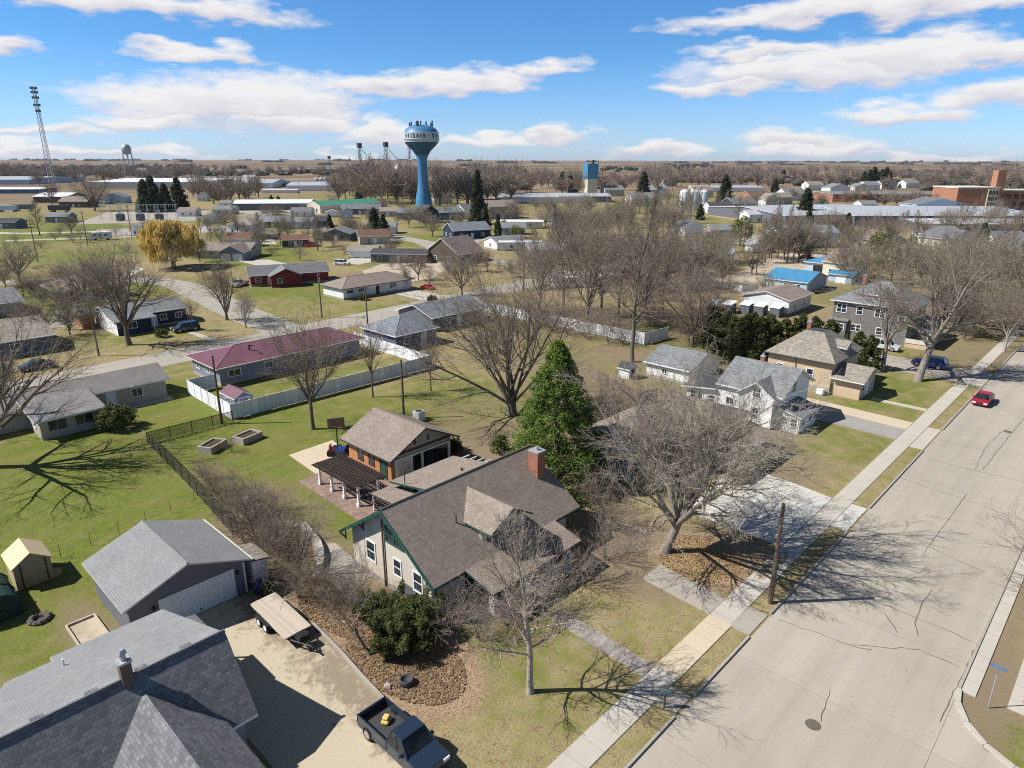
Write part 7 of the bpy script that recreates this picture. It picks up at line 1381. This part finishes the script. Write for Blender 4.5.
for q in ((7.3, 7.42, 39.5, 48.5), (9.0, 9.12, 39.5, 48.5), (7.42, 9.0, 39.5, 39.62), (7.42, 9.0, 42.5, 42.62), (7.42, 9.0, 45.5, 45.62), (7.42, 9.0, 48.38, 48.5)): b.box(*q, 0, .2)
b.build('edging', M['deckwood'], g_); b = MB(); b.box(7.42, 9.0, 39.62, 48.38, -.1, .05); b.build('soil', M['drivedirt'], g_)
# curved low wall, driveway edging, barrel, stones
cw = MB(); pts = [gp(u, v) for u, v in ((303, 528), (312, 537), (319, 547), (322, 556), (321, 566), (318, 575), (315, 584))]
for a_, c_ in zip(pts, pts[1:]):
    L = math.hypot(c_[0] - a_[0], c_[1] - a_[1]); ox, oy = -(c_[1] - a_[1]) / L * .22, (c_[0] - a_[0]) / L * .22; cw.prism([(a_[0] - ox, a_[1] - oy), (c_[0] - ox, c_[1] - oy), (c_[0] + ox, c_[1] + oy), (a_[0] + ox, a_[1] + oy)], -.1, .55)
tag(cw.build('garden_wall', M['conc']), 'curved pale concrete garden wall between lawn and gravel patch', 'wall')
b = MB(); P_ = [(18.95, 36.6), (18.7, 33), (18.35, 30), (18.15, 27.6)]
for a_, c_ in zip(P_, P_[1:]): b.prism([(a_[0] - .1, a_[1]), (c_[0] - .1, c_[1]), (c_[0] + .1, c_[1]), (a_[0] + .1, a_[1])], -.1, .22)
tag(b.build('driveway_edging', M['concold']), 'low weathered edging between driveway and leaf bed', 'edging')
x, y = gp(407, 684); o = MB(); o.lathe([(.01, .02), (.42, .02), (.45, .2), (.42, .42), (.36, .44), (.34, .3), (.01, .28)], 16); tag(o.build('stone_planter', M['dark'], None, True, (x, y, 0)), 'dark round planter sitting in the fallen leaves', 'planter')
for i, (u, v, s_, lb) in enumerate(((248, 503, 1.5, 'largest pale stone of the garden heap behind the garage'), (258, 511, 1.1, 'flat pale stone beside the largest heap stone'), (254, 520, .8, 'small pale stone at the lower edge of the heap'), (300, 527, .8, 'pale stone at the upper end of the curved wall'), (345, 590, .9, 'grey rock on the gravel patch edge'), (388, 687, .5, 'small rock in the leaf bed left of the planter'))):
    x, y = gp(u, v); b = MB(); rg = random.Random(i); b.lathe([(.01, -.1), (.55, 0), (.6, .22), (.4, .45), (.01, .5)], 9); b.v = [(p[0] * rg.uniform(.8, 1.2), p[1] * rg.uniform(.8, 1.2), p[2]) for p in b.v]; o = b.build('rock', M['gravel'], None, False, (x, y, 0), rz=i); o.scale = (s_, s_ * .7, s_); tag(o, lb, 'rock')
# bins by the garage, mailbox, street sign, hydrant-like bits
x, y = 18.2, 42.6
for i, (dx, dy, mt, lb) in enumerate(((0, 0, P['blue'], 'blue bin beside the dark garage corner'), (.25, -.75, M['juniper'], 'dark green bin in front of the blue bin'))):
    o = empty('wheeled_bin', x + dx, y + dy, 0, .3 * i, lb, 'bin'); b = MB(); b.prism([(-.28, -.28), (.28, -.28), (.28, .28), (-.28, .28)], .08, .95); link('body', b.mesh('body', mt), o); b = MB(); b.slab([(-.31, -.33, .99), (.31, -.33, .99), (.31, .31, 1.06), (-.31, .31, 1.06)], .05, 0, 0); link('lid', b.mesh('lid', mt), o); b = MB(); [b.tube([(q - .03, .24, .1), (q + .03, .24, .1)], .1, 10) for q in (-.25, .25)]; link('wheel', b.mesh('wheel', M['rubber']), o)
x, y = gp(664, 708); mb = empty('mailbox', x, y, 0, .75, 'mailbox on a wooden post at the kerb by the front walk', 'mailbox'); b = MB(); b.box(-.05, .05, -.05, .05, 0, 1.0); link('post', b.mesh('post', M['wood']), mb); b = MB(); b.extr([(-.12, 1.0), (-.12, 1.15), (-.08, 1.25), (0, 1.28), (.08, 1.25), (.12, 1.15), (.12, 1.0)], -.3, .3, 'y'); link('box', b.mesh('box', plain('mailbox_green', (.12, .2, .19), .5)), mb); b = MB(); b.box(.125, .14, -.2, -.16, 1.1, 1.32); b.box(.125, .14, -.2, -.05, 1.26, 1.32); link('flag', b.mesh('flag', M['redlens']), mb)
x, y = gp(988, 708); ss = empty('street_sign', x, y, 0, 0, 'blue street name sign on a thin post at the corner', 'sign'); b = MB(); b.tube([(0, 0, -.1), (0, 0, 2.55)], .035, 8); link('post', b.mesh('post', M['galv']), ss); sb_ = plain('sign_blue', (.1, .17, .33), .5); b = MB(); b.box(-.42, .42, -.012, .012, 2.56, 2.74); link('blade', b.mesh('blade', sb_), ss); b = MB(); b.box(-.012, .012, -.42, .42, 2.76, 2.94); link('blade', b.mesh('blade', sb_), ss)
b = MB(); b.lathe([(.01, .024), (.42, .024), (.42, .03), (.01, .031)], 20); x, y = gp(1008, 432); o = b.build('manhole_cover', M['tar'], None, False, (x, y, 0)); tag(o, 'round manhole cover in the upper part of the street', 'manhole cover'); x, y = gp(813, 725); c2 = o.copy(); COL.objects.link(c2); c2.location = (x, y, 0); tag(c2, 'round manhole cover at the lower edge of the street', 'manhole cover')
dh = empty('patio_table', 32.0, 49.4, 0, 0, 'dark round patio table under the pergola', 'table'); b = MB(); b.lathe([(.01, .72), (.6, .72), (.6, .76), (.01, .76)], 18); link('top', b.mesh('top', M['black']), dh); b = MB(); b.tube([(0, 0, .04), (0, 0, .72)], .05, 8); b.lathe([(.3, .04), (.3, .08), (.01, .1)], 12); link('leg', b.mesh('leg', M['black']), dh)
# fallen leaves
rl = random.Random(9); b = MB()
def litter(reg, n, smin=.05, smax=.1):
    for _ in range(n):
        cx, cy, rx, ry = reg; a = rl.uniform(0, 6.28); q = math.sqrt(rl.random()); x, y = cx + rx * q * math.cos(a), cy + ry * q * math.sin(a); s = rl.uniform(smin, smax); t0 = rl.uniform(0, 6.28); z = .02 + rl.uniform(0, .05)
        b.poly([(x + s * math.cos(t0 + j * 1.57), y + s * .7 * math.sin(t0 + j * 1.57), z + rl.uniform(0, .04)) for j in range(4)])
litter((21.2, 29.6, 2.8, 5), 5200); litter((20.4, 37, 1.3, 3.6), 1300); o = b.build('fallen_leaves', M['leaf'], uv=False); tag(o, kind='stuff')
b = MB(); litter((44.4, 21.6, 3.4, 3.2), 2400); litter((47.4, 17.0, 2.6, .5), 500); o = b.build('fallen_leaves', M['leaf2'], uv=False); tag(o, kind='stuff')
# ------------------------------------------------------------------ sky, sun, camera
w = bpy.data.worlds.new('World'); SC.world = w; w.use_nodes = True; nt = w.node_tree; t = NT('', nt); bg = nt.nodes['Background']
SUN_AZ = math.atan2(.675, -.737); SUN_EL = math.radians(46)
sun_dir = Vector((math.cos(SUN_AZ) * math.cos(SUN_EL), math.sin(SUN_AZ) * math.cos(SUN_EL), math.sin(SUN_EL)))
sky = t.n('ShaderNodeTexSky', sky_type='NISHITA'); sky.sun_disc = False; sky.sun_elevation = SUN_EL; sky.sun_rotation = math.atan2(sun_dir.x, sun_dir.y); sky.air_density = 1.0; sky.dust_density = .3; sky.ozone_density = 1.0; sky.altitude = 200
dirn = t.n('ShaderNodeTexCoord').outputs['Generated']
hs = t.n('ShaderNodeHueSaturation'); hs.inputs['Saturation'].default_value = SKY_SAT; hs.inputs['Value'].default_value = 1.0; t.l(sky.outputs[0], hs.inputs['Color'])
sepd = t.n('ShaderNodeSeparateXYZ'); t.l(dirn, sepd.inputs[0])
tint = t.mix(t.rng(sepd.outputs[2], 0.0, .14), (*SKY_LO,), (*SKY_HI,)); tint = t.mix(t.rng(sepd.outputs[2], .2, .5), tint, (.95, .95, .95)); skyc = t.mix(1.0, hs.outputs[0], tint, 'MULTIPLY')
# clouds: each bank has its own direction and extent in the sky; noise frays the edges
nz = t.n('ShaderNodeTexNoise'); nz.inputs['Scale'].default_value = 9; nz.inputs['Detail'].default_value = 7; nz.inputs['Roughness'].default_value = .62
mpz = t.n('ShaderNodeMapping'); mpz.inputs['Scale'].default_value = (1, 1, 3.2); t.l(dirn, mpz.inputs['Vector']); t.l(mpz.outputs[0], nz.inputs['Vector'])
nz2 = t.n('ShaderNodeTexNoise'); nz2.inputs['Scale'].default_value = 42; nz2.inputs['Detail'].default_value = 5; t.l(mpz.outputs[0], nz2.inputs['Vector'])
fr = t.math('ADD', t.math('MULTIPLY', t.math('SUBTRACT', nz.outputs['Fac'], .5), 3.0), t.math('MULTIPLY', t.math('SUBTRACT', nz2.outputs['Fac'], .5), 1.0))
wz = t.n('ShaderNodeTexNoise'); wz.inputs['Scale'].default_value = 14; wz.inputs['Detail'].default_value = 3; t.l(mpz.outputs[0], wz.inputs['Vector'])
wv = t.n('ShaderNodeVectorMath', operation='MULTIPLY_ADD'); t.l(wz.outputs['Color'], wv.inputs[0]); wv.inputs[1].default_value = (.09, .09, .05); wv.inputs[2].default_value = (-.045, -.045, -.025)
wd = t.n('ShaderNodeVectorMath', operation='ADD'); t.l(dirn, wd.inputs[0]); t.l(wv.outputs[0], wd.inputs[1]); wdir = wd.outputs[0]
BANKS = [(236, 106, 112, 28, -.03), (290, 123, 55, 18, 0), (150, 124, 62, 10, -.08), (205, 53, 58, 8, 0), (380, 89, 58, 12, -.05), (465, 86, 62, 13, -.09), (535, 72, 36, 10, -.1), (388, 134, 40, 12, 0), (490, 141, 50, 7, 0), (556, 134, 34, 9, 0),
         (800, 74, 110, 20, .0), (735, 88, 66, 9, .03), (900, 60, 100, 17, 0), (760, 52, 60, 8, 0), (900, 118, 42, 12, 0), (1005, 98, 50, 12, -.1), (650, 152, 46, 8, 0), (803, 140, 40, 11, 0), (832, 151, 55, 8, 0), (30, 136, 55, 6, 0), (930, 158, 50, 5, 0), (1010, 52, 30, 12, 0), (345, 155, 25, 5, 0), (90, 152, 90, 5, 0), (15, 50, 25, 6, 0),
         (150, 8, 120, 12, 0), (860, 10, 140, 12, 0)]
dens = None; bot = None
for (u, v, hw, hh, tl) in BANKS:
    c = ray(u, v).normalized(); e1 = Vector((c.y, -c.x, 0)).normalized(); e2 = e1.cross(c)
    if e2.z < 0: e2 = -e2
    e1r = e1 * math.cos(tl) - e2 * math.sin(tl); e2r = e2 * math.cos(tl) + e1 * math.sin(tl)
    def dot(e):
        nd = t.n('ShaderNodeVectorMath', operation='DOT_PRODUCT'); t.l(wdir, nd.inputs[0]); nd.inputs[1].default_value = e; return nd.outputs['Value']
    a = t.math('MULTIPLY', dot(e1r), FPX / hw); b_ = t.math('MULTIPLY', t.math('SUBTRACT', dot(e2r), e2r.dot(c)), FPX / hh)
    bb_ = t.math('MULTIPLY', b_, t.math('ADD', 1.0, t.math('MULTIPLY', t.math('LESS_THAN', b_, 0.0), .55)))
    d = t.math('SUBTRACT', 1.0, t.math('SQRT', t.math('ADD', t.math('MULTIPLY', a, a), t.math('MULTIPLY', bb_, bb_))))
    fwd = t.math('MULTIPLY', t.math('LESS_THAN', dot(c), 0), -9); d = t.math('ADD', d, fwd)
    if dens is None: dens, bot = d, b_
    else:
        isn = t.math('GREATER_THAN', d, dens); mixn = t.n('ShaderNodeMix', data_type='FLOAT'); t.l(isn, mixn.inputs[0]); t.l(bot, mixn.inputs[2]); t.l(b_, mixn.inputs[3]); bot = mixn.outputs[0]; dens = t.math('MAXIMUM', dens, d)
m = t.math('ADD', t.math('MULTIPLY', t.math('ADD', dens, .12), 1.7), fr); mask = t.rng(m, -.25, .75); mask = t.math('MULTIPLY', mask, .96)
shade = t.rng(t.math('ADD', bot, t.math('MULTIPLY', fr, .5)), -.75, .35)
ccol = t.mix(shade, (.68, .66, .76), (1.02, 1.0, .99)); cval = t.n('ShaderNodeVectorMath', operation='SCALE'); t.l(ccol, cval.inputs[0]); cval.inputs['Scale'].default_value = CLOUD
fin = t.mix(mask, skyc, cval.outputs[0]); t.l(fin, bg.inputs['Color']); bg.inputs['Strength'].default_value = SKY_STR
sl = bpy.data.lights.new('sun', 'SUN'); sl.energy = SUN; sl.angle = math.radians(.53); sl.color = (1, .965, .91); so = bpy.data.objects.new('sun', sl); COL.objects.link(so); so.rotation_euler = sun_dir.to_track_quat('Z', 'Y').to_euler()
cd = bpy.data.cameras.new('camera'); cd.sensor_width = 36; cd.sensor_fit = 'HORIZONTAL'; cd.lens = FPX / 1024 * 36; cd.clip_start = .5; cd.clip_end = 60000
co = bpy.data.objects.new('camera', cd); COL.objects.link(co); co.location = (0, 0, CAM_H); co.rotation_euler = (PI / 2 - PITCH, 0, -YAW); SC.camera = co
if HAZE:
    b = MB(); b.box(-12500, 12500, -12500, 12500, -70, 95); hz = b.build('haze', bpy.data.materials.new('haze_air'), uv=False); hm = hz.data.materials[0]; hm.use_nodes = True; hn_ = hm.node_tree; hn_.nodes.remove(hn_.nodes['Principled BSDF']); pv = hn_.nodes.new('ShaderNodeVolumePrincipled'); pv.inputs['Color'].default_value = (.8, .88, 1, 1); pv.inputs['Density'].default_value = HAZE; pv.inputs['Anisotropy'].default_value = .2; hn_.links.new(pv.outputs[0], hn_.nodes['Material Output'].inputs['Volume']); tag(hz, kind='stuff')
SC.render.engine = 'CYCLES'; SC.cycles.pixel_filter_type = 'BLACKMAN_HARRIS'; SC.cycles.filter_width = 1.05; SC.cycles.use_denoising = False; SC.cycles.max_bounces = 5; SC.cycles.diffuse_bounces = 3; SC.cycles.glossy_bounces = 2; SC.cycles.transparent_max_bounces = 8; SC.cycles.volume_bounces = 0
vs_ = SC.view_settings; vs_.view_transform = 'Standard'; vs_.look = 'None'; vs_.exposure = EXPO; vs_.gamma = 1.0; vs_.use_curve_mapping = False
for o in SC.objects:
    if '_abs' in o: del o['_abs']
